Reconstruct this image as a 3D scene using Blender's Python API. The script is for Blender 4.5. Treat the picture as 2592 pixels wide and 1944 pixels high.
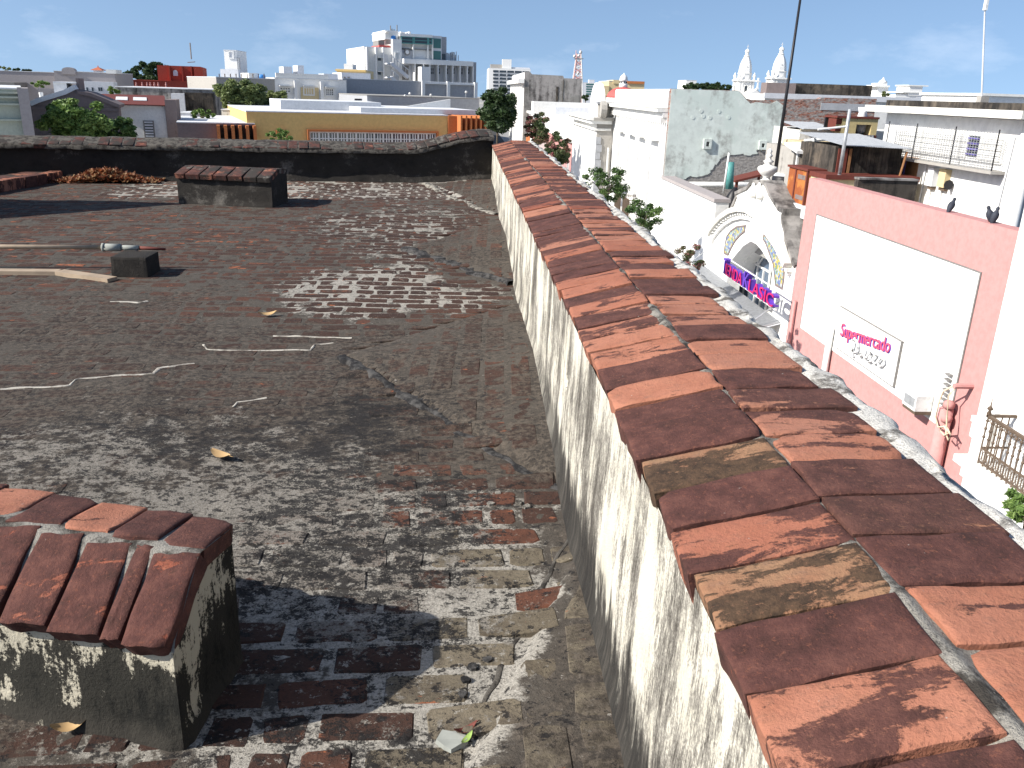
import bpy, bmesh, math, random
import numpy as np
from mathutils import Vector, Matrix
from mathutils.geometry import tessellate_polygon
random.seed(7)
for o in list(bpy.data.objects): bpy.data.objects.remove(o)
S = bpy.context.scene
C = S.collection

# ------------------------------------------------------------------ camera
W0, H0 = 2592.0, 1944.0
FPX = 2140.0; ROLL = math.radians(1.9); VP = (1180.0, 227.0); CX, CY = 1296.0, 972.0
def _cam():
    s = math.tan(ROLL)
    d = -((VP[1]-CY)-(VP[0]-CX)*s)*math.cos(ROLL)
    pitch = math.atan(d/FPX)
    footx = CX+math.sin(ROLL)*d
    a = (VP[0]-footx)/math.cos(ROLL)
    yaw = math.atan(-a/math.hypot(FPX, d))
    f = np.array([math.sin(yaw)*math.cos(pitch), math.cos(yaw)*math.cos(pitch), -math.sin(pitch)])
    r0 = np.array([math.cos(yaw), -math.sin(yaw), 0.]); u0 = np.cross(r0, f)
    return math.cos(ROLL)*r0+math.sin(ROLL)*u0, -math.sin(ROLL)*r0+math.cos(ROLL)*u0, f
CR, CU, CF = _cam()
cam = bpy.data.cameras.new('camera'); camo = bpy.data.objects.new('camera', cam); C.objects.link(camo)
cam.sensor_fit = 'HORIZONTAL'; cam.sensor_width = 36.0; cam.lens = FPX/W0*36.0
cam.clip_start = 0.05; cam.clip_end = 20000
m = Matrix.Identity(4)
for i in range(3):
    m[i][0] = CR[i]; m[i][1] = CU[i]; m[i][2] = -CF[i]
camo.matrix_world = m
S.camera = camo
S.render.resolution_x = 1024; S.render.resolution_y = 768

# ------------------------------------------------------------------ light
SUNV = np.array([1.35, .40, -1.0]); SUNV /= np.linalg.norm(SUNV)
elev = math.asin(-SUNV[2]); rot = math.atan2(-SUNV[0], -SUNV[1])
w = bpy.data.worlds.new('World'); S.world = w; w.use_nodes = True
nt = w.node_tree; nt.nodes.clear()
out = nt.nodes.new('ShaderNodeOutputWorld'); bg = nt.nodes.new('ShaderNodeBackground')
sky = nt.nodes.new('ShaderNodeTexSky'); sky.sky_type = 'NISHITA'; sky.sun_disc = False
sky.sun_elevation = elev; sky.sun_rotation = rot; sky.altitude = 20
sky.air_density = 1.0; sky.dust_density = 1.0; sky.ozone_density = 2.2
bg.inputs['Strength'].default_value = 0.108
tv = nt.nodes.new('ShaderNodeTexCoord'); lift = nt.nodes.new('ShaderNodeMapping'); lift.inputs['Location'].default_value = (0, 0, .20); lift.inputs['Scale'].default_value = (1, 1, .9)
nrm = nt.nodes.new('ShaderNodeVectorMath'); nrm.operation = 'NORMALIZE'
nt.links.new(tv.outputs['Generated'], lift.inputs['Vector']); nt.links.new(lift.outputs[0], nrm.inputs[0]); nt.links.new(nrm.outputs[0], sky.inputs['Vector'])
# thin wisps of cloud, the same all round the sky
tc = nt.nodes.new('ShaderNodeTexCoord'); mp = nt.nodes.new('ShaderNodeMapping'); mp.inputs['Scale'].default_value = (1.0, 1.0, 2.6)
mp.inputs['Location'].default_value = (0.35, 0.1, 0.0)
nt.links.new(tc.outputs['Generated'], mp.inputs['Vector'])
n1 = nt.nodes.new('ShaderNodeTexNoise'); n1.inputs['Scale'].default_value = 5.0; n1.inputs['Detail'].default_value = 8; n1.inputs['Roughness'].default_value = .62
nt.links.new(mp.outputs['Vector'], n1.inputs['Vector'])
r1 = nt.nodes.new('ShaderNodeValToRGB'); r1.color_ramp.elements[0].position = .56; r1.color_ramp.elements[1].position = .85
r1.color_ramp.elements[1].color = (.22, .22, .22, 1)
nt.links.new(n1.outputs['Fac'], r1.inputs['Fac'])
mx = nt.nodes.new('ShaderNodeMix'); mx.data_type = 'RGBA'
nt.links.new(r1.outputs['Color'], mx.inputs[0]); nt.links.new(sky.outputs['Color'], mx.inputs[6])
mx.inputs[7].default_value = (9.5, 9.7, 10.2, 1)
nt.links.new(mx.outputs[2], bg.inputs['Color']); nt.links.new(bg.outputs['Background'], out.inputs['Surface'])
sl = bpy.data.lights.new('sun', 'SUN'); sl.energy = 5.0; sl.angle = math.radians(.53); sl.color = (1, .955, .88)
so = bpy.data.objects.new('sun', sl); C.objects.link(so)
so.rotation_euler = Vector(SUNV).to_track_quat('-Z', 'Y').to_euler()
S.view_settings.view_transform = 'Standard'; S.view_settings.look = 'None'
S.view_settings.exposure = 0.70; S.view_settings.gamma = 1.0

# ------------------------------------------------------------------ pixels to places
def ray(p): return (p[0]-CX)/FPX*CR-(p[1]-CY)/FPX*CU+CF
def atz(p, z): d = ray(p); return d*(z/d[2])
def atx(p, x): d = ray(p); return d*(x/d[0])
def aty(p, y): d = ray(p); return d*(y/d[1])
def zoom(x0, y0, s): return lambda x, y: (x0+x*s, y0+y*s)
Z1 = zoom(0, 60, .29385); Z2 = zoom(550, 60, .31646); Z3 = zoom(1200, 60, .25322); Z4 = zoom(1650, 60, .25316)
Z5 = zoom(2050, 60, .32553); Z6 = zoom(1650, 380, .28939); Z7 = zoom(1950, 600, .43408); Z8 = zoom(1400, 250, .27132)
Z9 = zoom(1780, 440, .24116); Z10 = zoom(1900, 280, .18987); Z11 = zoom(2100, 780, .10848); Z12 = zoom(2400, 980, .21695)
Z13 = zoom(1240, 200, .15671); Z14 = zoom(900, 60, .15823); Z15 = zoom(1830, 100, .09646)
ZD = zoom(0, 0, W0/2212)      # the whole picture at 2212 px
GZ = -10.5                    # street level
def floor_z(x, y): return -1.4405+.017*y
def onfloor(p):
    d = ray(p); return d*(-1.4405/(d[2]-.017*d[1]))

# ------------------------------------------------------------------ noise for shapes
def _h(ix, iy, s):
    v = np.sin(ix*127.1+iy*311.7+s*74.7)*43758.5453
    return v-np.floor(v)
def vn(x, y, s=0):
    x = np.asarray(x, float); y = np.asarray(y, float)
    ix = np.floor(x); iy = np.floor(y); fx = x-ix; fy = y-iy
    fx = fx*fx*(3-2*fx); fy = fy*fy*(3-2*fy)
    a = _h(ix, iy, s); b = _h(ix+1, iy, s); c = _h(ix, iy+1, s); d = _h(ix+1, iy+1, s)
    return (a+(b-a)*fx)*(1-fy)+(c+(d-c)*fx)*fy
def fbm(x, y, s=0, o=4):
    t = 0; a = .5
    for k in range(o):
        t = t+a*vn(x*2**k, y*2**k, s+k*17); a *= .5
    return t
def sst(a, b, x):
    t = np.clip((x-a)/(b-a), 0, 1); return t*t*(3-2*t)

# ------------------------------------------------------------------ objects
def tag(o, label=None, cat=None, group=None, kind=None):
    if label: o['label'] = label
    if cat: o['category'] = cat
    if group: o['group'] = group
    if kind: o['kind'] = kind
    return o
def thing(name, label, cat, loc=(0, 0, 0), group=None):
    o = bpy.data.objects.new(name, None); C.objects.link(o); o.location = loc; o.empty_display_size = .2
    return tag(o, label, cat, group)
def adopt(o, parent):
    if parent is None: return o
    o.parent = parent
    o.matrix_parent_inverse = Matrix.Translation(-parent.location)
    return o
class MB:
    def __init__(s): s.v = []; s.f = []; s.a = []
    def add(s, vs, fs, att=None):
        n = len(s.v); s.v += [tuple(map(float, q)) for q in vs]; s.f += [tuple(i+n for i in q) for q in fs]
        if att is not None: s.a += [att]*len(vs)
        return s
    def box(s, x0, x1, y0, y1, z0, z1):
        v = [(x0,y0,z0),(x1,y0,z0),(x1,y1,z0),(x0,y1,z0),(x0,y0,z1),(x1,y0,z1),(x1,y1,z1),(x0,y1,z1)]
        return s.add(v, [(0,3,2,1),(4,5,6,7),(0,1,5,4),(1,2,6,5),(2,3,7,6),(3,0,4,7)])
    def prism(s, lower, upper):
        n = len(lower)
        if n > 6:
            tr = tessellate_polygon([[Vector(q) for q in lower]]); f = [tuple(t) for t in tr]+[tuple(n+i for i in t) for t in tr]
        else: f = [tuple(range(n-1, -1, -1)), tuple(range(n, 2*n))]
        f += [(i, (i+1) % n, n+(i+1) % n, n+i) for i in range(n)]
        return s.add(list(lower)+list(upper), f)
    def tube(s, pts, r, n=8, r1=None, cap=True):
        pts = [Vector(p) for p in pts]; k = len(pts); vs = []; r1 = r if r1 is None else r1
        for i, p in enumerate(pts):
            d = (pts[min(i+1, k-1)]-pts[max(i-1, 0)]).normalized()
            u = d.cross(Vector((0, 0, 1)));
            if u.length < 1e-3: u = d.cross(Vector((0, 1, 0)))
            u.normalize(); v = d.cross(u); rr = r+(r1-r)*i/max(1, k-1)
            vs += [p+u*rr*math.cos(2*math.pi*j/n)+v*rr*math.sin(2*math.pi*j/n) for j in range(n)]
        fs = [(i*n+j, i*n+(j+1) % n, (i+1)*n+(j+1) % n, (i+1)*n+j) for i in range(k-1) for j in range(n)]
        if cap: fs += [tuple(range(n-1, -1, -1)), tuple(range((k-1)*n, k*n))]
        return s.add(vs, fs)
    def lathe(s, prof, c=(0, 0, 0), n=16, rot=0.):
        vs = []; k = len(prof)
        for r, z in prof:
            vs += [(c[0]+r*math.cos(rot+2*math.pi*j/n), c[1]+r*math.sin(rot+2*math.pi*j/n), c[2]+z) for j in range(n)]
        fs = [(i*n+j, i*n+(j+1) % n, (i+1)*n+(j+1) % n, (i+1)*n+j) for i in range(k-1) for j in range(n)]
        fs += [tuple(range(n-1, -1, -1)), tuple(range((k-1)*n, k*n))]
        return s.add(vs, fs)
    def build(s, name, mat, parent=None, smooth=False, attn='bt'):
        me = bpy.data.meshes.new(name); me.from_pydata(s.v, [], s.f)
        bm = bmesh.new(); bm.from_mesh(me); bmesh.ops.recalc_face_normals(bm, faces=bm.faces); bm.to_mesh(me); bm.free()
        if s.a:
            at = me.attributes.new(attn, 'FLOAT_COLOR', 'POINT')
            at.data.foreach_set('color', np.array([list(q)+[1]*(4-len(q)) for q in s.a], 'f').ravel())
        if smooth:
            for p in me.polygons: p.use_smooth = True
        me.materials.append(mat if not isinstance(mat, str) else MT[mat])
        o = bpy.data.objects.new(name, me); C.objects.link(o)
        return adopt(o, parent)
class PL:
    """an upright plane: u along it (to the right as seen), z up, d towards the viewer"""
    def __init__(s, a, b):
        s.p = np.array(a[:2], float); t = np.array(b[:2], float)-s.p; s.L = float(np.linalg.norm(t)); s.t = t/s.L
        s.n = np.array([s.t[1], -s.t[0]])
    def at(s, u, z, d=0.):
        q = s.p+s.t*u+s.n*d; return (q[0], q[1], z)
    def px(s, p):
        r = ray(p); k = (s.p@s.n)/(r[:2]@s.n); q = r*k
        return float((q[:2]-s.p)@s.t), float(q[2])
    def rc(s, fn, x0, y0, x1, y1):
        xm = (x0+x1)/2; ym = (y0+y1)/2
        return s.px(fn(x0, ym))[0], s.px(fn(x1, ym))[0], s.px(fn(xm, y1))[1], s.px(fn(xm, y0))[1]
    def box(s, mb, u0, u1, z0, z1, d0, d1):
        lo = [s.at(u0, z0, d1), s.at(u1, z0, d1), s.at(u1, z0, d0), s.at(u0, z0, d0)]
        hi = [s.at(u0, z1, d1), s.at(u1, z1, d1), s.at(u1, z1, d0), s.at(u0, z1, d0)]
        return mb.prism(lo, hi)
    def poly(s, mb, uz, d0, d1):
        return mb.prism([s.at(u, z, d0) for u, z in uz], [s.at(u, z, d1) for u, z in uz])
    def strip(s, mb, uz, wd, d0, d1):
        """a band of width wd along a line of (u,z) points"""
        a = np.array(uz); t = np.gradient(a, axis=0); t /= np.linalg.norm(t, axis=1)[:, None]
        nn = np.stack([-t[:, 1], t[:, 0]], 1); A = a+nn*wd/2; B = a-nn*wd/2
        for i in range(len(a)-1):
            s.poly(mb, [tuple(A[i]), tuple(A[i+1]), tuple(B[i+1]), tuple(B[i])], d0, d1)
        return mb
def XP(x): return PL((x, 0), (x, -1))         # a street front facing -X
def YP(y): return PL((0, y), (1, y))          # a wall facing the viewer
def FP(fn, a, ya, b, yb):                     # an oblique front through two sight lines
    A = aty(fn(*a), ya); B = aty(fn(*b), yb); return PL(A, B)
# ------------------------------------------------------------------ materials
MT = {}
# scales the swatches below, mostly down, set against the raised exposure
TONE = {'coping_brick': .74, 'coping_brick_mouldy': .70, 'lime_mortar': .74, 'lime_edge': .85, 'old_mortar': .74, 'tar_fillet': .74, 'parapet_plaster': .86, 'black_render': .70, 'block_plaster': .72,
        'paving_brick': .64, 'paving_bed': .72, 'pink_paint': .76, 'yellow_paint': 1.0, 'orange_paint': .78, 'red_paint': .8, 'mauve_render': .8, 'grey_render': .85, 'dark_mould': .75, 'grey_mould': .85, 'rust_sheet': .8, 'rust_roof': .8, 'cream_paint': .85, 'iron': .75, 'tan_pvc': .8, 'leaf_litter': .75, 'dry_leaf': .8, 'lilac_grey': .85}
class NB:
    def __init__(s, name, rough=.9):
        s.m = bpy.data.materials.new(name); s.m.use_nodes = True; s.t = s.m.node_tree
        s.b = s.t.nodes['Principled BSDF']; s.b.inputs['Roughness'].default_value = rough
        s.b.inputs['Specular IOR Level'].default_value = .25
        MT[name] = s.m; s._o = None
    def put(s, sock, v):
        if hasattr(v, 'is_linked') or isinstance(v, bpy.types.NodeSocket): s.t.links.new(v, sock)
        elif isinstance(v, (tuple, list)) and len(v) == 3 and sock.type == 'RGBA': sock.default_value = (*v, 1)
        else: sock.default_value = v
    def obj(s):
        if s._o is None: s._o = s.t.nodes.new('ShaderNodeTexCoord').outputs['Object']
        return s._o
    def map(s, sc=(1, 1, 1), loc=(0, 0, 0), vec=None):
        n = s.t.nodes.new('ShaderNodeMapping'); s.put(n.inputs['Vector'], vec or s.obj())
        s.put(n.inputs['Scale'], sc); s.put(n.inputs['Location'], loc); return n.outputs[0]
    def noise(s, scale, detail=5, rough=.6, vec=None, dist=0.):
        n = s.t.nodes.new('ShaderNodeTexNoise'); s.put(n.inputs['Vector'], vec or s.obj())
        s.put(n.inputs['Scale'], scale); n.inputs['Detail'].default_value = detail; n.inputs['Roughness'].default_value = rough
        n.inputs['Distortion'].default_value = dist; return n.outputs['Fac']
    def vor(s, scale, vec=None, feat='F1', out='Distance'):
        n = s.t.nodes.new('ShaderNodeTexVoronoi'); n.feature = feat; s.put(n.inputs['Vector'], vec or s.obj()); s.put(n.inputs['Scale'], scale)
        return n.outputs[out]
    def ma(s, op, a, b=0., c=None, clamp=False):
        n = s.t.nodes.new('ShaderNodeMath'); n.operation = op; n.use_clamp = clamp
        s.put(n.inputs[0], a); s.put(n.inputs[1], b)
        if c is not None: s.put(n.inputs[2], c)
        return n.outputs[0]
    def ss(s, a, b, x):
        n = s.t.nodes.new('ShaderNodeMapRange'); n.interpolation_type = 'SMOOTHSTEP'
        s.put(n.inputs['Value'], x); s.put(n.inputs['From Min'], a); s.put(n.inputs['From Max'], b); return n.outputs[0]
    def mix(s, f, a, b):
        n = s.t.nodes.new('ShaderNodeMix'); n.data_type = 'RGBA'; s.put(n.inputs[0], f); s.put(n.inputs[6], a); s.put(n.inputs[7], b); return n.outputs[2]
    def ramp(s, f, stops):
        n = s.t.nodes.new('ShaderNodeValToRGB'); e = n.color_ramp.elements
        while len(e) < len(stops): e.new(.5)
        for i, (p, c) in enumerate(stops): e[i].position = p; e[i].color = (*c, 1)
        s.put(n.inputs[0], f); return n.outputs[0]
    def att(s, name):
        n = s.t.nodes.new('ShaderNodeAttribute'); n.attribute_name = name; return n
    def sep(s, col):
        n = s.t.nodes.new('ShaderNodeSeparateColor'); s.put(n.inputs[0], col); return n.outputs
    def sepv(s, v):
        n = s.t.nodes.new('ShaderNodeSeparateXYZ'); s.put(n.inputs[0], v); return n.outputs
    def bump(s, h, dist=.01, st=1.):
        n = s.t.nodes.new('ShaderNodeBump'); s.put(n.inputs['Height'], h); n.inputs['Distance'].default_value = dist; n.inputs['Strength'].default_value = st
        s.t.links.new(n.outputs[0], s.b.inputs['Normal'])
    def col(s, c):
        k = TONE.get(s.m.name, 1.)
        if k != 1.:
            n = s.t.nodes.new('ShaderNodeVectorMath'); n.operation = 'SCALE'; s.put(n.inputs[0], c); n.inputs['Scale'].default_value = k; c = n.outputs[0]
        s.put(s.b.inputs['Base Color'], c); return s.m

def plain(name, c, rough=.6, metal=0., spec=.3):
    b = NB(name, rough); b.b.inputs['Metallic'].default_value = metal; b.b.inputs['Specular IOR Level'].default_value = spec
    v = b.noise(9., 4); c2 = tuple(q*.72 for q in c)
    b.col(b.mix(b.ss(.35, .75, v), c, c2)); return b.m
def wall(name, c, stain=(.16, .15, .13), amt=.35, scale=.8, streak=.5, rough=.92, c2=None, bumpd=.012):
    """painted plaster with blotches, runs and specks"""
    b = NB(name, rough)
    n1 = b.noise(scale, 6, .65); n2 = b.noise(scale*6, 5, .7)
    st = b.noise(scale*2.2, 6, .65, b.map((2.2, 2.2, .22)))
    base = b.mix(b.ss(.35, .7, n2), c, tuple(q*.86 for q in c))
    if c2: base = b.mix(b.ss(.5, .58, b.noise(scale*1.3, 5, .6, b.map(loc=(5, 3, 8)))), base, c2)
    m1 = b.ma('ADD', b.ma('MULTIPLY', n1, 1-streak), b.ma('MULTIPLY', st, streak))
    m1 = b.ma('ADD', b.ma('MULTIPLY', m1, .8), b.ma('MULTIPLY', n2, .2))
    f = b.ss(.78-.42*amt, .9-.36*amt, m1)
    b.col(b.mix(b.ma('MULTIPLY', f, min(1., .45+amt)), base, stain))
    b.bump(n2, bumpd, .5); return b.m

# fired coping brick: clay body, dark weathered crust in patches, some lime
def coping_brick(name='coping_brick', mould=0.):
    b = NB(name, .93); at = b.att('bt'); r, g, bl = b.sep(at.outputs['Color'])[:3]
    off = b.t.nodes.new('ShaderNodeCombineXYZ'); k = b.ma('MULTIPLY', bl, 97.)
    b.put(off.inputs[0], k); b.put(off.inputs[1], b.ma('MULTIPLY', bl, 53.)); b.put(off.inputs[2], b.ma('MULTIPLY', bl, 31.))
    ad = b.t.nodes.new('ShaderNodeVectorMath'); ad.operation = 'ADD'; b.put(ad.inputs[0], b.obj()); b.put(ad.inputs[1], off.outputs[0]); V = ad.outputs[0]
    clay = b.ramp(r, [(0., (.27, .078, .047)), (.12, (.42, .16, .10)), (.3, (.49, .205, .128)), (.55, (.46, .205, .135)), (.75, (.40, .205, .115)), (1., (.34, .205, .115))])
    n0 = b.noise(9, 6, .62, V); n1 = b.noise(5.6, 9, .67, b.map((1., 2.6, 1.), vec=V), .5); nf = b.noise(150, 3, .7, V); nm = b.noise(38, 5, .7, V)
    clay = b.mix(b.ss(.3, .75, n0), clay, b.mix(.5, clay, (.30, .10, .055)))
    clay = b.mix(b.ma('MULTIPLY', b.ss(.45, .8, nm), .35), clay, (.52, .24, .13))
    crust = b.ramp(b.noise(16, 5, .7, V), [(.3, (.042, .020, .017)), (.5, (.092, .038, .032)), (.7, (.16, .068, .052))])
    crust = b.mix(b.ss(.68, .95, r), crust, b.ramp(nm, [(.35, (.024, .018, .013)), (.6, (.095, .058, .034))]))
    mm = b.ma('ADD', b.ma('MULTIPLY', n1, .78), b.ma('ADD', b.ma('MULTIPLY', nm, .16), b.ma('MULTIPLY', nf, .06)))
    th = b.ma('SUBTRACT', .80, b.ma('MULTIPLY', g, .60))
    f = b.ss(b.ma('SUBTRACT', th, .022), b.ma('ADD', th, .022), mm)
    # grime in the clay, clay showing through the crust
    gr = b.noise(75, 6, .78, V); clay = b.mix(b.ma('MULTIPLY', b.ss(.50, .66, gr), .55), clay, b.mix(.5, clay, (.075, .045, .034)))
    clay = b.mix(b.ma('MULTIPLY', b.ss(.52, .72, b.noise(21, 7, .75, b.map((1, 2.2, 1), (6, 1, 2), V))), .5), clay, (.23, .135, .10))
    crust = b.mix(b.ma('MULTIPLY', b.ss(.55, .64, b.noise(105, 5, .8, b.map(loc=(2, 2, 5), vec=V))), .55), crust, b.mix(.45, clay, (.13, .06, .04)))
    c = b.mix(b.ma('MULTIPLY', f, .95), clay, crust)
    # black growth in the pits, pale lime specks
    c = b.mix(b.ma('MULTIPLY', b.ss(.60, .70, b.noise(26, 6, .75, b.map((1, 2, 1), (3, 7, 1), V))), b.ma('MULTIPLY', g, .8)), c, (.030, .020, .016))
    c = b.mix(b.ma('MULTIPLY', b.ss(.73, .77, b.noise(60, 3, .6, V)), .55), c, (.55, .50, .44))
    if mould: c = b.mix(b.ss(.62-mould*.3, .74-mould*.3, b.noise(3.2, 6, .7)), c, (.05, .042, .036)); c = b.mix(b.ss(.56, .66, b.noise(5., 6, .7, b.map(loc=(9, 2, 4)))), c, (.19, .175, .15))
    b.col(c); h = b.ma('ADD', b.ma('MULTIPLY', nm, .6), b.ma('ADD', b.ma('MULTIPLY', gr, .7), b.ma('ADD', b.ma('MULTIPLY', nf, .35), b.ma('MULTIPLY', f, .25)))); b.bump(h, .0042, .9)
coping_brick(); coping_brick('coping_brick_mouldy', .6)

def granular(name, light, dark, sc=1., f0=.42, f1=.62):
    b = NB(name, .97); n1 = b.noise(14*sc, 6, .7); nf = b.noise(190*sc, 3, .75); v = b.vor(120*sc)
    c = b.mix(b.ss(f0, f1, n1), light, dark); c = b.mix(b.ss(.45, .75, nf), c, b.mix(.5, c, (.04, .035, .03)))
    c = b.mix(b.ss(.16, .06, v), c, tuple(min(1, q*1.5) for q in light))
    b.col(c); b.bump(b.ma('ADD', nf, b.ma('MULTIPLY', n1, .6)), .006, 1.)
granular('lime_mortar', (.36, .335, .29), (.055, .048, .04), 1., .44, .62)
granular('lime_edge', (.68, .655, .60), (.17, .155, .135), .9, .47, .62)
granular('old_mortar', (.15, .135, .115), (.04, .035, .03), 1.2)
granular('lime_line', (.52, .485, .42), (.16, .14, .115), 1.1, .45, .66)
granular('tar_fillet', (.11, .105, .10), (.022, .021, .022), 1.3, .40, .58)

# parapet render: cream limewash, black and grey growth hanging in runs
def parapet_plaster():
    b = NB('parapet_plaster', .95); V = b.obj(); x, y, z = b.sepv(V)[:3]
    run = b.noise(1., 8, .72, b.map((0, 6, .7))); run2 = b.noise(1., 8, .75, b.map((0, 34, 2.6), (3, 1, 7))); fine = b.noise(170, 3, .75); spk = b.noise(1., 4, .7, b.map((0, 150, 30)))
    big = b.noise(2.6, 7, .7, b.map((0, 1.3, .75), (0, 3.3, 1)))
    cream = b.mix(b.ss(.35, .7, b.noise(7, 5)), (.80, .755, .64), (.70, .65, .53))
    m = b.ma('ADD', b.ma('MULTIPLY', run, .30), b.ma('ADD', b.ma('MULTIPLY', run2, .15), b.ma('ADD', b.ma('MULTIPLY', big, .38), b.ma('MULTIPLY', spk, .17))))
    m = b.ma('ADD', m, b.ma('MULTIPLY', b.ma('SUBTRACT', fine, .5), .12))
    c = b.mix(b.ss(.475, .515, m), cream, (.36, .335, .285)); c = b.mix(b.ss(.500, .565, m), c, (.105, .093, .078)); c = b.mix(b.ss(.60, .66, m), c, (.03, .027, .023))
    # the wet foot of the wall: black growth with a torn upper edge
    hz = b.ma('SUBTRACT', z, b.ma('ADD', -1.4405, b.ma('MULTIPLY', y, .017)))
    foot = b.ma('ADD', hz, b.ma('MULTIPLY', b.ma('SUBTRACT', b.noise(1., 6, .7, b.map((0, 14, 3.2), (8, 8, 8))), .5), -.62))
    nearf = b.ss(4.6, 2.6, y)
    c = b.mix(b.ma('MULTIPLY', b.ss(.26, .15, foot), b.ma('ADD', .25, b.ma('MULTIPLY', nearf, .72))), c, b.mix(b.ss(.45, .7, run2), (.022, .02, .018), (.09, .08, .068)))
    b.col(c); b.bump(b.ma('ADD', fine, b.ma('ADD', b.ma('MULTIPLY', spk, .5), b.ma('MULTIPLY', run2, .6))), .007, .9)
parapet_plaster()
# render gone black with growth
def black_wall(name, pale=.5):
    b = NB(name, .96); big = b.noise(1.5, 7, .68, b.map((1, 1, 1.3), (2.2, 0, 4))); nm = b.noise(9, 6, .72); nf = b.noise(110, 3, .7)
    m = b.ma('ADD', b.ma('MULTIPLY', big, .62), b.ma('ADD', b.ma('MULTIPLY', nm, .28), b.ma('MULTIPLY', nf, .10)))
    c = b.mix(b.ss(.36, .52, m), (.020, .018, .016), (.042, .037, .032))
    c = b.mix(b.ss(.60-.08*pale, .70-.08*pale, m), c, (.17, .155, .135)); c = b.mix(b.ss(.70-.1*pale, .78-.1*pale, m), c, (.42, .38, .32))
    b.col(c); b.bump(b.ma('ADD', nm, nf), .01, .9)
black_wall('black_render', .80)
def block_plaster():
    b = NB('block_plaster', .96); nm = b.noise(7, 7, .7); nf = b.noise(120, 3, .75); run = b.noise(1., 7, .7, b.map((16, 16, 2.6)))
    z = b.sepv(b.obj())[2]
    m = b.ma('ADD', b.ma('MULTIPLY', nm, .45), b.ma('ADD', b.ma('MULTIPLY', run, .40), b.ma('MULTIPLY', nf, .15)))
    m = b.ma('ADD', m, b.ma('MULTIPLY', b.ss(-1.34, -1.14, z), .085))
    c = b.mix(b.ss(.42, .50, m), (.010, .010, .008), (.030, .028, .022)); c = b.mix(b.ss(.55, .58, m), c, (.58, .53, .41))
    c = b.mix(b.ma('MULTIPLY', b.ss(-1.35, -1.42, z), .5), c, (.06, .052, .042))
    b.col(c); b.bump(b.ma('ADD', nm, nf), .004, 1.)
block_plaster()

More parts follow.
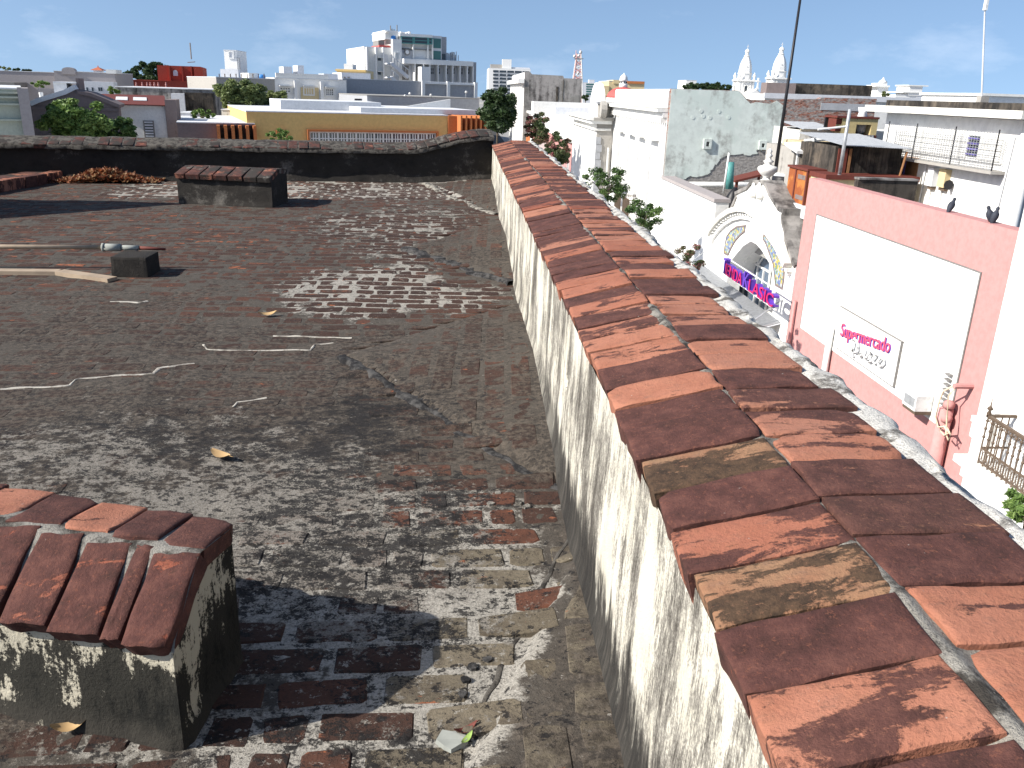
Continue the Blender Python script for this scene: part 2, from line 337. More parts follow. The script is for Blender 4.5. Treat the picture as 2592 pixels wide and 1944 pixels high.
# roof paving: brick or bedding, with the grime that lies over both ('zn' = lime, grey lichen, black, worn clean)
def paving(name, brick):
    b = NB(name, .97); zn = b.sep(b.att('zn').outputs['Color']); wq, gq, kq = zn[0], zn[1], zn[2]; rq = b.att('zn').outputs['Alpha']
    V = b.obj(); nb = b.noise(2.4, 6, .66); nm = b.noise(13, 7, .72, None, .3); n3 = b.noise(37, 6, .74); nf = b.noise(160, 3, .75); nl = b.noise(8.5, 7, .7, b.map(loc=(4, 9, 1)))
    if brick:
        at = b.sep(b.att('bt').outputs['Color']); hue, sd = at[0], at[2]
        c = b.ramp(hue, [(0., (.060, .030, .022)), (.35, (.105, .052, .036)), (.65, (.165, .066, .040)), (.82, (.20, .078, .046)), (.9, (.20, .165, .115)), (1., (.27, .225, .16))])
        c = b.mix(b.ss(.4, .72, nm), c, b.mix(.55, c, (.05, .034, .026)))
        chip = b.ss(.66, .69, b.ma('ADD', b.noise(11, 5, .6, b.map((.7, 1.5, 1), (7, 2, 3))), b.ma('MULTIPLY', b.att('bt').outputs['Alpha'], .12)))
        c = b.mix(b.ma('MULTIPLY', chip, .9), c, (.46, .155, .072))
    else:
        c = b.mix(b.ss(.3, .7, nm), (.082, .069, .056), (.125, .108, .088))
        lim = b.ss(b.ma('SUBTRACT', .80, b.ma('MULTIPLY', wq, .52)), b.ma('SUBTRACT', .88, b.ma('MULTIPLY', wq, .50)), b.ma('ADD', b.ma('MULTIPLY', nm, .6), b.ma('MULTIPLY', n3, .4)))
        c = b.mix(lim, c, b.mix(b.ss(.35, .65, nf), (.50, .465, .405), (.33, .305, .26)))
    # brown growth where the bricks are not worn clean
    dm = b.ma('ADD', b.ma('MULTIPLY', nb, .45), b.ma('ADD', b.ma('MULTIPLY', nm, .35), b.ma('MULTIPLY', n3, .20)))
    th = b.ma('ADD', .26, b.ma('MULTIPLY', rq, .50)); fcov = b.ss(b.ma('SUBTRACT', th, .05), b.ma('ADD', th, .07), dm)
    c = b.mix(b.ma('MULTIPLY', fcov, .80), c, b.mix(b.ss(.40, .60, n3), (.030, .024, .020), (.150, .122, .095)))
    # grey lichen
    lm = b.ma('ADD', b.ma('MULTIPLY', nl, .48), b.ma('ADD', b.ma('MULTIPLY', n3, .40), b.ma('MULTIPLY', nf, .12)))
    tg = b.ma('SUBTRACT', .68, b.ma('MULTIPLY', gq, .25)); fg = b.ss(b.ma('SUBTRACT', tg, .016), b.ma('ADD', tg, .024), lm)
    c = b.mix(b.ma('MULTIPLY', fg, .85), c, b.mix(b.ss(.3, .7, nf), (.42, .385, .33), (.20, .178, .15)))
    # black growth and tar, painted heavier where the low wall's shadow falls
    km = b.ma('ADD', b.ma('MULTIPLY', b.noise(7.5, 8, .74, b.map((1., 1.5, 1.), (1, 5, 2))), .55), b.ma('ADD', b.ma('MULTIPLY', n3, .27), b.ma('MULTIPLY', nf, .18)))
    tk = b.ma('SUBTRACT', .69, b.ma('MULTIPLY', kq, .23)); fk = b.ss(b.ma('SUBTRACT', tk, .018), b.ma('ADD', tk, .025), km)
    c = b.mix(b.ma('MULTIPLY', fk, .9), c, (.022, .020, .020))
    c = b.mix(b.ma('MULTIPLY', b.ss(.70, .73, b.noise(44, 4, .6, b.map((1, 1.3, 1), (8, 8, 8)))), .7), c, (.46, .43, .38))
    l2 = b.noise(30, 7, .78, b.map((1, 1.2, 1), (1, 7, 4))); tl = b.ma('SUBTRACT', .70, b.ma('MULTIPLY', wq, .15 if not brick else .115))
    c = b.mix(b.ma('MULTIPLY', b.ss(b.ma('SUBTRACT', tl, .012), b.ma('ADD', tl, .014), l2), .88), c, b.mix(b.ss(.4, .6, nf), (.52, .485, .42), (.36, .33, .285)))
    k2 = b.noise(23, 8, .76, b.map((1, 1.25, 1), (5, 2, 8))); t2 = b.ma('SUBTRACT', .655, b.ma('MULTIPLY', kq, .15))
    c = b.mix(b.ma('MULTIPLY', b.ss(b.ma('SUBTRACT', t2, .010), b.ma('ADD', t2, .014), k2), .90), c, (.020, .018, .018))
    sp = b.noise(70, 6, .8, b.map((1, 1.25, 1), (3, 3, 3))); c = b.mix(b.ma('MULTIPLY', b.ss(.52, .60, sp), .62), c, b.mix(.65, c, (.022, .019, .017)))
    c = b.mix(b.ma('MULTIPLY', b.ss(.60, .66, b.noise(52, 7, .8, b.map((1, 1.4, 1), (9, 1, 6)))), b.ma('ADD', .16, b.ma('MULTIPLY', gq, .5))), c, (.40, .375, .335))
    b.col(c); b.bump(b.ma('ADD', b.ma('MULTIPLY', sp, .6), b.ma('ADD', b.ma('MULTIPLY', n3, .8), b.ma('ADD', b.ma('MULTIPLY', nf, .5), b.ma('MULTIPLY', fk, .25)))), .0055, 1.)
paving('paving_brick', True); paving('paving_bed', False)

# ------------------------------------------------------------------ town materials
wall('white_paint', (.79, .78, .75), (.40, .38, .34), .24, .7, .75)
wall('white_old', (.76, .75, .71), (.20, .19, .17), .34, .7)
wall('white_mouldy', (.66, .64, .58), (.15, .13, .11), .60, .9)
wall('grey_mould', (.34, .32, .30), (.055, .05, .048), .80, .35, .55, c2=(.24, .23, .21))
wall('dark_mould', (.10, .085, .07), (.022, .02, .018), .85, .7, c2=(.16, .13, .10))
wall('pink_paint', (.66, .335, .315), (.42, .19, .17), .42, 1.1, .6, bumpd=.004)
wall('green_paint', (.62, .67, .62), (.20, .19, .17), .74, .42, .30, c2=(.55, .61, .56))
wall('pale_green', (.44, .47, .39), (.25, .24, .20), .30, .8)
wall('lilac_grey', (.42, .38, .37), (.20, .17, .16), .40, .8)
wall('mauve_render', (.25, .20, .19), (.08, .068, .062), .55, .8)
wall('grey_render', (.42, .43, .45), (.22, .22, .22), .30, .5, .3)
wall('light_grey', (.62, .63, .65), (.30, .30, .29), .25, .6)
wall('concrete', (.36, .34, .31), (.09, .08, .07), .55, .7)
wall('yellow_paint', (.62, .43, .17), (.42, .28, .12), .35, .5)
wall('orange_paint', (.60, .21, .075), (.36, .12, .045), .25, .9)
wall('red_paint', (.47, .085, .055), (.28, .055, .04), .35, .8)
wall('cream_paint', (.72, .58, .34), (.40, .32, .2), .2, .8)
wall('roof_white', (.62, .63, .64), (.33, .32, .30), .35, .5, 0.)
wall('roof_grey', (.30, .29, .27), (.10, .095, .09), .5, .6, 0.)
wall('rust_sheet', (.36, .105, .035), (.10, .05, .035), .50, 1.3, .4, .75, c2=(.50, .19, .05))
wall('rust_roof', (.17, .045, .032), (.10, .045, .035), .4, 1., .2, .7)
wall('wood_brown', (.26, .13, .06), (.07, .04, .025), .5, 1.2)
wall('olive_sheet', (.50, .40, .20), (.22, .12, .06), .35, 1.5)
wall('asphalt', (.055, .053, .05), (.03, .03, .03), .4, .3, 0.)
wall('pavement', (.30, .29, .27), (.15, .14, .13), .4, .5, 0.)
plain('glass_dark', (.035, .045, .055), .12, 0, .6); plain('glass_teal', (.045, .14, .125), .10, 0, .6); plain('glass_blue', (.08, .12, .18), .15, 0, .6)
plain('black_metal', (.018, .017, .02), .45); plain('iron', (.17, .12, .085), .65); plain('grey_metal', (.42, .43, .44), .45, .4); plain('white_metal', (.74, .74, .72), .45)
plain('blue_plastic', (.05, .22, .55), .4); plain('tan_pvc', (.47, .36, .25), .6); plain('sign_pink', (.72, .10, .17), .5); plain('sign_magenta', (.55, .015, .13), .45); plain('sign_violet', (.12, .05, .42), .45); plain('sign_white', (.80, .80, .78), .5); plain('line_grey', (.22, .21, .20), .7)
plain('terracotta', (.42, .13, .07), .8); plain('dome_red', (.52, .10, .09), .7); plain('rope', (.66, .55, .40), .9); plain('pigeon_feather', (.035, .04, .055), .7); plain('purple_paint', (.16, .13, .45), .7); plain('teal_trim', (.10, .30, .28), .5)
plain('dry_leaf', (.55, .36, .17), .75); plain('fresh_leaf', (.28, .40, .10), .6); plain('flake_grey', (.30, .31, .28), .9); plain('bark', (.14, .11, .085), .95)
def rubble():
    b = NB('rubble', .96); n = b.noise(.9, 7, .7); v = b.vor(4.5, b.map((1, 1, 2.2))); nf = b.noise(8, 6, .75)
    c = b.mix(b.ss(.3, .7, nf), (.36, .34, .32), (.17, .155, .145)); c = b.mix(b.ma('MULTIPLY', b.ss(.60, .72, n), .6), c, (.11, .10, .09))
    z = b.sepv(b.obj())[2]; br = b.ma('MULTIPLY', b.ss(-2.6, -1.5, z), b.ss(.40, .60, b.noise(3.2, 6, .7, b.map((1, 1, 3)))))
    c = b.mix(br, c, b.ramp(b.noise(7, 4, .7, b.map((1, 1, 3.))), [(.35, (.05, .04, .035)), (.5, (.26, .09, .055)), (.65, (.34, .28, .24))]))
    b.col(c); b.bump(b.ma('ADD', v, nf), .02, .6)
rubble()
def mosaic():
    b = NB('mosaic_glass', .5); c = b.vor(11, None, 'F1', 'Color'); s = b.sep(c)
    q = b.ramp(s[0], [(0, (.10, .14, .30)), (.25, (.20, .30, .36)), (.45, (.45, .36, .05)), (.62, (.12, .20, .10)), (.8, (.40, .42, .40)), (1, (.30, .13, .05))])
    q.node.color_ramp.interpolation = 'CONSTANT'
    d = b.vor(11, None, 'DISTANCE_TO_EDGE'); b.col(b.mix(b.ss(.05, .02, d), q, (.40, .38, .35)))
mosaic()
def leafmat(name, c0, c1, c2):
    b = NB(name, .55); r = b.sep(b.att('bt').outputs['Color'])[0]
    c = b.ramp(r, [(0, c0), (.5, c1), (1, c2)]); b.col(c)
    b.b.inputs['Specular IOR Level'].default_value = .35
    tr = b.t.nodes.new('ShaderNodeBsdfTranslucent'); b.put(tr.inputs[0], c); ms = b.t.nodes.new('ShaderNodeMixShader'); ms.inputs[0].default_value = .25
    b.t.links.new(b.b.outputs[0], ms.inputs[1]); b.t.links.new(tr.outputs[0], ms.inputs[2]); b.t.links.new(ms.outputs[0], b.t.nodes['Material Output'].inputs[0])
leafmat('leaf_bright', (.065, .12, .03), (.15, .24, .06), (.27, .36, .11))
plain('tower_pink', (.62, .36, .33), .6)
leafmat('leaf_mid', (.03, .065, .018), (.07, .13, .035), (.14, .21, .06))
leafmat('leaf_dark', (.016, .034, .012), (.034, .064, .02), (.07, .10, .04))
leafmat('leaf_olive', (.075, .105, .035), (.16, .20, .07), (.26, .29, .12))
leafmat('bougainvillea', (.035, .06, .022), (.09, .12, .045), (.45, .12, .16))
leafmat('leaf_litter', (.13, .035, .015), (.33, .10, .04), (.58, .40, .22))
# ================================================================== the roof terrace
WX = .385                                             # inner face of the street parapet
CRK = [(-2.6, 2.50, -.10, -.60, .075), (2.78, 5.55, 4.35, -.64, .085), (6.07, 8.95, 7.28, -.50, .08), (9.30, 12.6, 11.76, -.54, .08)]
def _bary(x, y, A, B, Cc):
    d = (B[1]-Cc[1])*(A[0]-Cc[0])+(Cc[0]-B[0])*(A[1]-Cc[1])
    a = ((B[1]-Cc[1])*(x-Cc[0])+(Cc[0]-B[0])*(y-Cc[1]))/d
    b = ((Cc[1]-A[1])*(x-Cc[0])+(A[0]-Cc[0])*(y-Cc[1]))/d
    return a, b, 1-a-b
def cricket(x, y):
    """height of the sloped fillets between the rain outlets, and an inside mask"""
    h = np.zeros_like(x); ins = np.zeros_like(x)
    for y0, y1, ya, xa, H in CRK:
        Mp = (WX+.03, (y0+y1)/2)
        for D in ((WX+.03, y0), (WX+.03, y1)):
            a, b, c = _bary(x, y, (xa, ya), D, Mp)
            k = (a >= 0) & (b >= 0) & (c >= 0)
            edge = np.clip(np.minimum(c, 1)/.02, 0, 1)
            h = np.where(k, H*c+.024*edge, h); ins = np.where(k, np.clip(c/.10, 0, 1), ins)
    return h, ins
def fz(x, y):
    x = np.asarray(x, float); y = np.asarray(y, float)
    h, _ = cricket(x, y)
    return -1.4405+.017*y+h+(fbm(x*1.3, y*1.3, 3)-.47)*.035+(fbm(x*9, y*9, 5, 3)-.44)*.010
def ell(x, y, cx, cy, rx, ry, soft=.5, a=0.):
    ca, sa = math.cos(a), math.sin(a); X = (x-cx)*ca+(y-cy)*sa; Y = -(x-cx)*sa+(y-cy)*ca
    d = np.sqrt((X/rx)**2+(Y/ry)**2)+(fbm(x*2.2, y*2.2, 11)-.47)*1.3+(fbm(x*8, y*8, 12)-.47)*.5
    return sst(1+soft*1.3, 1-soft*1.3, d)
def zones(x, y):
    """lime, grey lichen, black growth, worn clean: where the old paving is what"""
    x = np.asarray(x, float); y = np.asarray(y, float); _, ins = cricket(x, y)
    mid = ell(x, y, -.62, 5.72, .72, .72); near = ell(x, y, -.12, 1.85, .62, .95, .4); back = sst(10.2, 10.9, y+.185*(-x)*.9+(fbm(x*2, y*2, 4)-.5)*.5)*sst(-4.6, -3.6, x)
    rt = ell(x, y, -.55, 8.3, .9, 1.6); far = sst(5.6, 6.8, y-.12*x)
    grey = ell(x, y, -1.15, 2.75, 1.0, .75); grey2 = ell(x, y, -.55, 2.2, .55, .6)
    blk = ell(x, y, -.20, 3.35, .30, .85, .5, .45); blk2 = ell(x, y, -.75, 3.35, .5, .35)
    w = .30+.55*mid+.62*near+.85*back+.40*rt
    g = .28+.50*grey+.26*grey2+.12*near-.12*far
    k = .30+.20*blk+.16*blk2+.30*near+.34*grey+.10*far+.12*sst(2.9, 3.6, y)+.15*ell(x, y, -.6, 1.4, .5, .5)  # near terms: black spots, plus black that deepens the low wall's shadow
    r = .42+.55*mid+.56*near+.19*far+.5*back+.2*rt-.20*grey*(1-near)-.03*sst(5.6, 4.8, y)*(1-near)
    w = w*(1-.55*ins); r = r*(1-ins)+.40*ins; g = g*(1-.7*ins)+.16*ins; k = k*(1-.35*ins)+.14*ins
    return [np.clip(q, 0, 1) for q in (w, g, k, r)]
def setcol(me, name, arr):
    at = me.attributes.new(name, 'FLOAT_COLOR', 'POINT'); at.data.foreach_set('color', np.asarray(arr, 'f').ravel())
def gridmesh(name, P, mat, parent=None, smooth=True, zn=None):
    n, m_ = P.shape[:2]; idx = np.arange(n*m_).reshape(n, m_)
    f = np.stack([idx[:-1, :-1], idx[1:, :-1], idx[1:, 1:], idx[:-1, 1:]], -1).reshape(-1, 4)
    me = bpy.data.meshes.new(name); me.from_pydata(P.reshape(-1, 3).tolist(), [], f.tolist())
    if zn is not None: setcol(me, 'zn', zn)
    if smooth: me.polygons.foreach_set('use_smooth', [True]*len(me.polygons))
    me.materials.append(MT[mat]); o = bpy.data.objects.new(name, me); C.objects.link(o); return adopt(o, parent)

BA = np.array([-9.6, 12.30-.185*10.0]); BB = np.array([.40, 12.30])          # foot of the rear parapet
def backy(x): return 12.30-.185*(.40-x)
xs = np.concatenate([np.arange(-9.6, -3, .12), np.arange(-3, -1.6, .05), np.arange(-1.6, .47, .026)])
ys = np.concatenate([np.arange(-2.4, 1.2, .12), np.arange(1.2, 4.2, .026), np.arange(4.2, 7, .045), np.arange(7, 12.5, .09)])
X, Y = np.meshgrid(xs, ys, indexing='ij')
Y = np.where(Y > 7, 7+(Y-7)*((backy(X)+.05-7)/(ys[-1]-7)), Y)
Zf = fz(X, Y); zz = zones(X, Y)
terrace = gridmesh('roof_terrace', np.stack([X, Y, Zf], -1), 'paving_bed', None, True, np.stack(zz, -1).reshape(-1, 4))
tag(terrace, kind='structure')
# the paving bricks
def paver(cx, cy, L, Wd, ang, rng, lift):
    ca, sa = math.cos(ang), math.sin(ang); ch = rng.uniform(.005, .015)
    l, q = L/2, Wd/2
    o8 = [(-l+ch, -q), (l-ch, -q), (l, -q+ch), (l, q-ch), (l-ch, q), (-l+ch, q), (-l, q-ch), (-l, -q+ch)]
    o8 = [(a+rng.uniform(-.006, .006), b+rng.uniform(-.005, .005)) for a, b in o8]
    vs = []
    for sc, dz in ((.965, 0.), (1., -.005), (1.01, -.03)):
        for a, b in o8:
            a2 = a*sc if sc != .965 else a-math.copysign(.006, a); b2 = b*sc if sc != .965 else b-math.copysign(.006, b)
            vs.append((cx+a2*ca-b2*sa, cy+a2*sa+b2*ca, lift+dz))
    fs = [tuple(range(8))]
    for rI in range(2):
        fs += [(rI*8+j, (rI+1)*8+j, (rI+1)*8+(j+1) % 8, rI*8+(j+1) % 8) for j in range(8)]
    return vs, fs
pav = []
rng = random.Random(3)
def lay(ang, ox, oy, test, pu, pv, joint):
    ca, sa = math.cos(ang), math.sin(ang)
    for j in range(-40, 130):
        sh = (j % 2)*pu*.5+rng.uniform(-.03, .03)
        for i in range(-60, 60):
            u = i*pu+sh; v = j*pv; x = ox+u*ca-v*sa; y = oy+u*sa+v*ca
            if not (-8.4 < x < WX-.02 and .9 < y < backy(x)-.05): continue
            if not test(x, y): continue
            if rng.random() < .06: continue
            if rng.random() < .16:
                hl = (pu-joint)*rng.uniform(.40, .55); s1 = (pu-joint-hl)/2; ll = pu-joint-hl-.016
                pav.append((x-ca*s1, y-sa*s1, hl, pv-joint*.85-rng.uniform(0, .012), ang)); pav.append((x+ca*(pu-joint-ll)/2, y+sa*(pu-joint-ll)/2, ll, pv-joint*.85-rng.uniform(0, .012), ang)); continue
            pav.append((x, y, pu-joint-rng.uniform(0, .018), pv-joint*.85-rng.uniform(0, .012), ang+rng.uniform(-.02, .02)))
def incr(x, y):
    _, i = cricket(np.array([x]), np.array([y])); return i[0]
lay(math.radians(2.2), -.1, 1.75, lambda x, y: incr(x, y) < .01 and y > 1.0, .252, .1225, .019)
lay(math.radians(88), 0, 3.0, lambda x, y: incr(x, y) > .6, .252, .125, .018)
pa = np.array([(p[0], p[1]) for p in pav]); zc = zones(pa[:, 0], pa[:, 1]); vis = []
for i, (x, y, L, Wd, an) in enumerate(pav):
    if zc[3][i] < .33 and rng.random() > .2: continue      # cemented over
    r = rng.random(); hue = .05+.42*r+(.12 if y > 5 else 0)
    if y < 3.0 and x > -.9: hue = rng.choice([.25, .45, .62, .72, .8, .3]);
    if y < 2.35 and x < -.15: hue = rng.choice([.05, .15, .3, .5, .2])  # dark bricks, hues also lowered to deepen the low wall's shadow
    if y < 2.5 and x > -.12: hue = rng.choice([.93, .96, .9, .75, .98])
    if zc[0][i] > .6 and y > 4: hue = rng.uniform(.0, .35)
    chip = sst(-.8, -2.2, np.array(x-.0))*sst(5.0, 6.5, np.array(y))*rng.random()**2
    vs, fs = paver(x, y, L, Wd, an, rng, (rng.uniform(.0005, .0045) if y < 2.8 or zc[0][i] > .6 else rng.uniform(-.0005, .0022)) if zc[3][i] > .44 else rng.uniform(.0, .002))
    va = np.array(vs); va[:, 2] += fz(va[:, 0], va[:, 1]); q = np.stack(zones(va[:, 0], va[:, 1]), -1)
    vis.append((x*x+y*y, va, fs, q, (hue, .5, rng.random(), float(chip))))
vis.sort(key=lambda t: t[0])
def pavmesh(name, items):
    V = []; Fc = []; Zn = []; Bt = []; n = 0
    for _, va, fs, q, bt in items:
        V.append(va); Fc += [tuple(i+n for i in f) for f in fs]; Zn.append(q); Bt += [bt]*len(va); n += len(va)
    me = bpy.data.meshes.new(name); me.from_pydata(np.concatenate(V).tolist(), [], Fc)
    setcol(me, 'zn', np.concatenate(Zn)); setcol(me, 'bt', np.array(Bt)); me.materials.append(MT['paving_brick'])
    o = bpy.data.objects.new(name, me); C.objects.link(o); adopt(o, terrace); return o
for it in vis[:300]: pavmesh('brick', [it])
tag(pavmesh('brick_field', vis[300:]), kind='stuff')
# ragged mortar lines standing on the fillet edges by the rain outlets
def ridge_line(name, pts, wd, ht, mat, parent, seed=0, n=60):
    pts = np.array(pts, float); d = np.r_[0, np.cumsum(np.linalg.norm(np.diff(pts, axis=0), axis=1))]
    t = np.linspace(0, d[-1], n); px = np.interp(t, d, pts[:, 0]); py = np.interp(t, d, pts[:, 1])
    tx = np.gradient(px); ty = np.gradient(py); L = np.hypot(tx, ty); nx, ny = -ty/L, tx/L
    zm = np.full(n, -9.)
    for q in (-.5, -.2, .2, .5): zm = np.maximum(zm, fz(px+nx*wd*q, py+ny*wd*q))
    prof = np.array([-1, -.72, -.3, .1, .5, .8, 1.]); hp = np.array([-.012, .45, .9, 1., .8, .4, -.012]); P = np.zeros((n, 7, 3))
    for j in range(7):
        ww = wd/2*(.12+1.5*vn(t*17, t*0+j*.7, seed)); o = prof[j]*ww+(vn(t*9, t*0, seed+5)-.5)*wd*.6
        P[:, j, 0] = px+nx*o; P[:, j, 1] = py+ny*o
        zf_ = fz(P[:, j, 0], P[:, j, 1]); P[:, j, 2] = np.maximum(zf_, zm-.006)+hp[j]*ht*(.5+1.*vn(t*16, t*0+j*.4, seed+9)) if hp[j] > 0 else zf_-.01
    return gridmesh(name, P, mat, parent)
ridge_line('tar_ridge', [(.37, 2.80), (.05, 3.27), (-.33, 3.86), (-.64, 4.34)], .06, .0045, 'tar_fillet', terrace, 1, 200)
ridge_line('tar_ridge', [(.37, 6.10), (.02, 6.52), (-.30, 6.98), (-.49, 7.27)], .10, .008, 'tar_fillet', terrace, 2, 160)
ridge_line('tar_ridge', [(.36, 2.49), (.20, 2.07), (-.02, 1.49), (-.20, .98)], .018, .002, 'old_mortar', terrace, 3, 200)
ridge_line('mortar_ridge', [(.36, 9.28), (.0, 10.2), (-.3, 11.0), (-.53, 11.75)], .10, .018, 'lime_mortar', terrace, 4, 60)
# white lines of fresh lime run along a few open joints
def lime(ptsD, wd, seed):
    ridge_line('lime_joint', [onfloor(ZD(*p))[:2] for p in ptsD], wd, .004, 'lime_line', terrace, seed, 40)
lime([(0, 838), (60, 835), (150, 832), (165, 818), (260, 812), (330, 808), (345, 796), (420, 785)], .022, 21)
lime([(441, 742), (446, 753), (560, 755), (670, 754), (680, 740), (720, 737)], .018, 22)
lime([(590, 724), (680, 725), (760, 726)], .020, 24)
lime([(505, 880), (512, 868), (575, 858)], .020, 25)
lime([(240, 653), (300, 655), (318, 651)], .03, 26)

# ------------------------------------------------------------------ street parapet
par = thing('street_parapet', 'plastered parapet with two rows of red coping bricks along the street edge', 'parapet', (.62, 5.5, -1.35))
ysw = np.arange(-1.2, 12.46, .0135); zsw = np.linspace(0, 1, 56)
Yw, Tw = np.meshgrid(ysw, zsw, indexing='ij')
zb = fz(np.full_like(ysw, WX), ysw)-.05; zt = -.748+(fbm(ysw*7, ysw*0, 8)-.47)*.014
Zw = zb[:, None]+(zt-zb)[:, None]*Tw
dep = sst(-.80, -1.15, Zw)
Xw = .379-dep*(.007*(1-sst(6.10, 6.14, Yw))+.004*(1-sst(2.80, 2.95, Yw)))-.010*sst(.10, .0, Zw-zb[:, None]-.05)**2
Xw += (fbm(Yw*1.6, Zw*1.1, 31)-.47)*.012+(fbm(Yw*14, Zw*6, 33, 3)-.44)*.004
hp = atx((1437, 968), .375)
dh = np.hypot((Yw-hp[1])/.020, (Zw-hp[2])/.030)+(fbm(Yw*40, Zw*40, 2)-.47)*.9
Xw += .05*sst(1.1, .6, dh)
gridmesh('wall_face', np.stack([Xw, Yw, Zw], -1), 'parapet_plaster', par)
mb = MB(); mb.box(.43, .93, -1.2, 12.46, GZ, -.78); mb.build('wall_core', 'white_old', par)
def bedz(x): return np.interp(x, [.36, .385, .622, .66, .88, .905, .945, .965], [-.80, -.731, -.668, -.668, -.664, -.655, -.662, -.80])
ybd = np.arange(-1.2, 12.46, .018); xbd = np.array([.394, .402, .42, .5, .585, .600, .612, .622, .632, .645, .66, .7, .8, .868])
Yb, Xb = np.meshgrid(ybd, xbd, indexing='ij'); cen = np.exp(-((Xb-.622)/.022)**2)
Zb = bedz(Xb)+(fbm(Yb*16, Xb*16, 41)-.47)*.012+cen*(.004+.010*sst(1.25, .95, Yb)+.010*sst(.56, .66, fbm(Yb*1.9, Xb*0, 43)))
gridmesh('mortar_bed', np.stack([Xb+(fbm(Yb*20, Xb*20, 44)-.47)*.006, Yb, Zb], -1), 'lime_mortar', par)
xed = np.array([.845, .862, .882, .898, .912, .926, .940, .950, .952, .948]); zed = np.array([-.674, -.668, -.663, -.659, -.657, -.658, -.662, -.672, -.70, -.80])
Ye, Je = np.meshgrid(ybd, np.arange(len(xed)), indexing='ij'); wob = (fbm(Ye*7, Ye*0, 51, 5)-.47)*.075
Xe = xed[Je]+wob*(Je > 4)+(fbm(Ye*26, Je*.9, 52)-.47)*.012; Ze = zed[Je]+(fbm(Ye*13, Je*.8, 53)-.47)*.02*(Je < 8)
gridmesh('mortar_edge', np.stack([Xe, Ye, Ze], -1), 'lime_edge', par)

def brick_geo(L, Wd, T, nx, ny, seed, wob=.0030, rnd=.0035):
    """a hand-made brick: worn edges, slightly dished, chipped corners"""
    def axis(n, ln):
        e1, e2 = .003/ln, .012/ln; q = np.linspace(e2, 1-e2, max(2, n-3)); return np.r_[0, e1, q, 1-e1, 1]
    a = axis(nx, L); b = axis(ny, Wd); A, B = np.meshgrid(a, b, indexing='ij')
    ea = np.minimum(A, 1-A)*L; eb = np.minimum(B, 1-B)*Wd; e = np.minimum(ea, eb)
    x = A*L; y = B*Wd
    x += np.where(A < .5, 1, -1)*(A*(1-A) < .06)*(vn(B*3.1+seed, B*0, seed)-.4)*wob*2.2
    y += np.where(B < .5, 1, -1)*(B*(1-B) < .09)*(vn(A*4.3+seed, A*0, seed+3)-.4)*wob*2.2
    z = -rnd*np.exp(-e/.0025)+(fbm(A*3+seed, B*2+seed, seed)-.47)*.006
    for c, (ca_, cb_) in enumerate(((0, 0), (1, 0), (0, 1), (1, 1))):
        h = float(_h(np.float64(c), np.float64(seed % 991), 5)); k = np.exp(-(((A-ca_)*L)**2+((B-cb_)*Wd)**2)/(.006+.014*h)**2)*(h > .82)
        x += (1 if ca_ == 0 else -1)*k*.007*h; y += (1 if cb_ == 0 else -1)*k*.007*h; z -= k*.007*h
    top = np.stack([x, y, z], -1); n, m_ = A.shape; idx = np.arange(n*m_).reshape(n, m_)
    fs = np.stack([idx[:-1, :-1], idx[1:, :-1], idx[1:, 1:], idx[:-1, 1:]], -1).reshape(-1, 4).tolist()
    loop = list(idx[:, 0])+list(idx[-1, 1:])+list(idx[-2::-1, -1])+list(idx[0, -2:0:-1])
    V = top.reshape(-1, 3); low = V[loop].copy(); cen = np.array([L/2, Wd/2])
    low[:, 2] = -T; low[:, :2] = cen+(low[:, :2]-cen)*.985
    k = len(loop); o = len(V); V = np.concatenate([V, low])
    fs += [(loop[(i+1) % k], loop[i], o+i, o+(i+1) % k) for i in range(k)]+[tuple(o+i for i in range(k))[::-1]]
    return V, fs
def put_brick(name, org, ex, ey, L, Wd, T, bt, parent, mat='coping_brick', nx=10, ny=6, seed=0):
    V, fs = brick_geo(L, Wd, T, nx, ny, seed); ex = np.array(ex, float); ey = np.array(ey, float); ez = np.cross(ex, ey)
    P = np.array(org)+V[:, :1]*ex+V[:, 1:2]*ey+V[:, 2:3]*ez
    me = bpy.data.meshes.new(name); me.from_pydata(P.tolist(), [], fs); me.polygons.foreach_set('use_smooth', [True]*len(me.polygons))
    me.set_sharp_from_angle(angle=.6); setcol(me, 'bt', np.array([(*bt, 0.)[:4]]*len(P))); me.materials.append(MT[mat]); o = bpy.data.objects.new(name, me); C.objects.link(o)
    return adopt(o, parent)
rng = random.Random(11)
LEFTJ = [.445, .59, .728, .870, 1.010, 1.157, 1.299, 1.443, 1.592, 1.758, 1.893, 2.033, 2.191, 2.357, 2.490, 2.622]
LHC = [(.3, .5), (.1, .75), (.33, .46), (.05, .72), (.95, .52), (.12, .50), (.06, .95), (.97, .55), (.1, .72), (.12, .78), (.3, .36), (.2, .72), (.3, .45), (.35, .40), (.4, .55)]
RIGHTJ = [.46, .60, .745, .888, 1.028, 1.168, 1.312, 1.455, 1.60, 1.745, 1.885, 2.03, 2.165, 2.30, 2.45, 2.59]
RHC = [(.3, .5), (.15, .6), (.35, .38), (.3, .42), (.08, .98), (.72, .66), (.62, .70), (.38, .42), (.55, .52), (.6, .60), (.1, .95), (.5, .42), (.35, .36), (.1, .92), (.55, .45)]
def fillj(js, hc):
    js = list(js); hc = list(hc); y = js[-1]
    while y < 12.2:
        y += rng.uniform(.128, .150); js.append(y); hc.append((rng.choice([.02, .1, .15, .2, .3, .35, .45, .55]), rng.choice([.38, .45, .52, .62, .72, .88, .95])))
    return js, hc
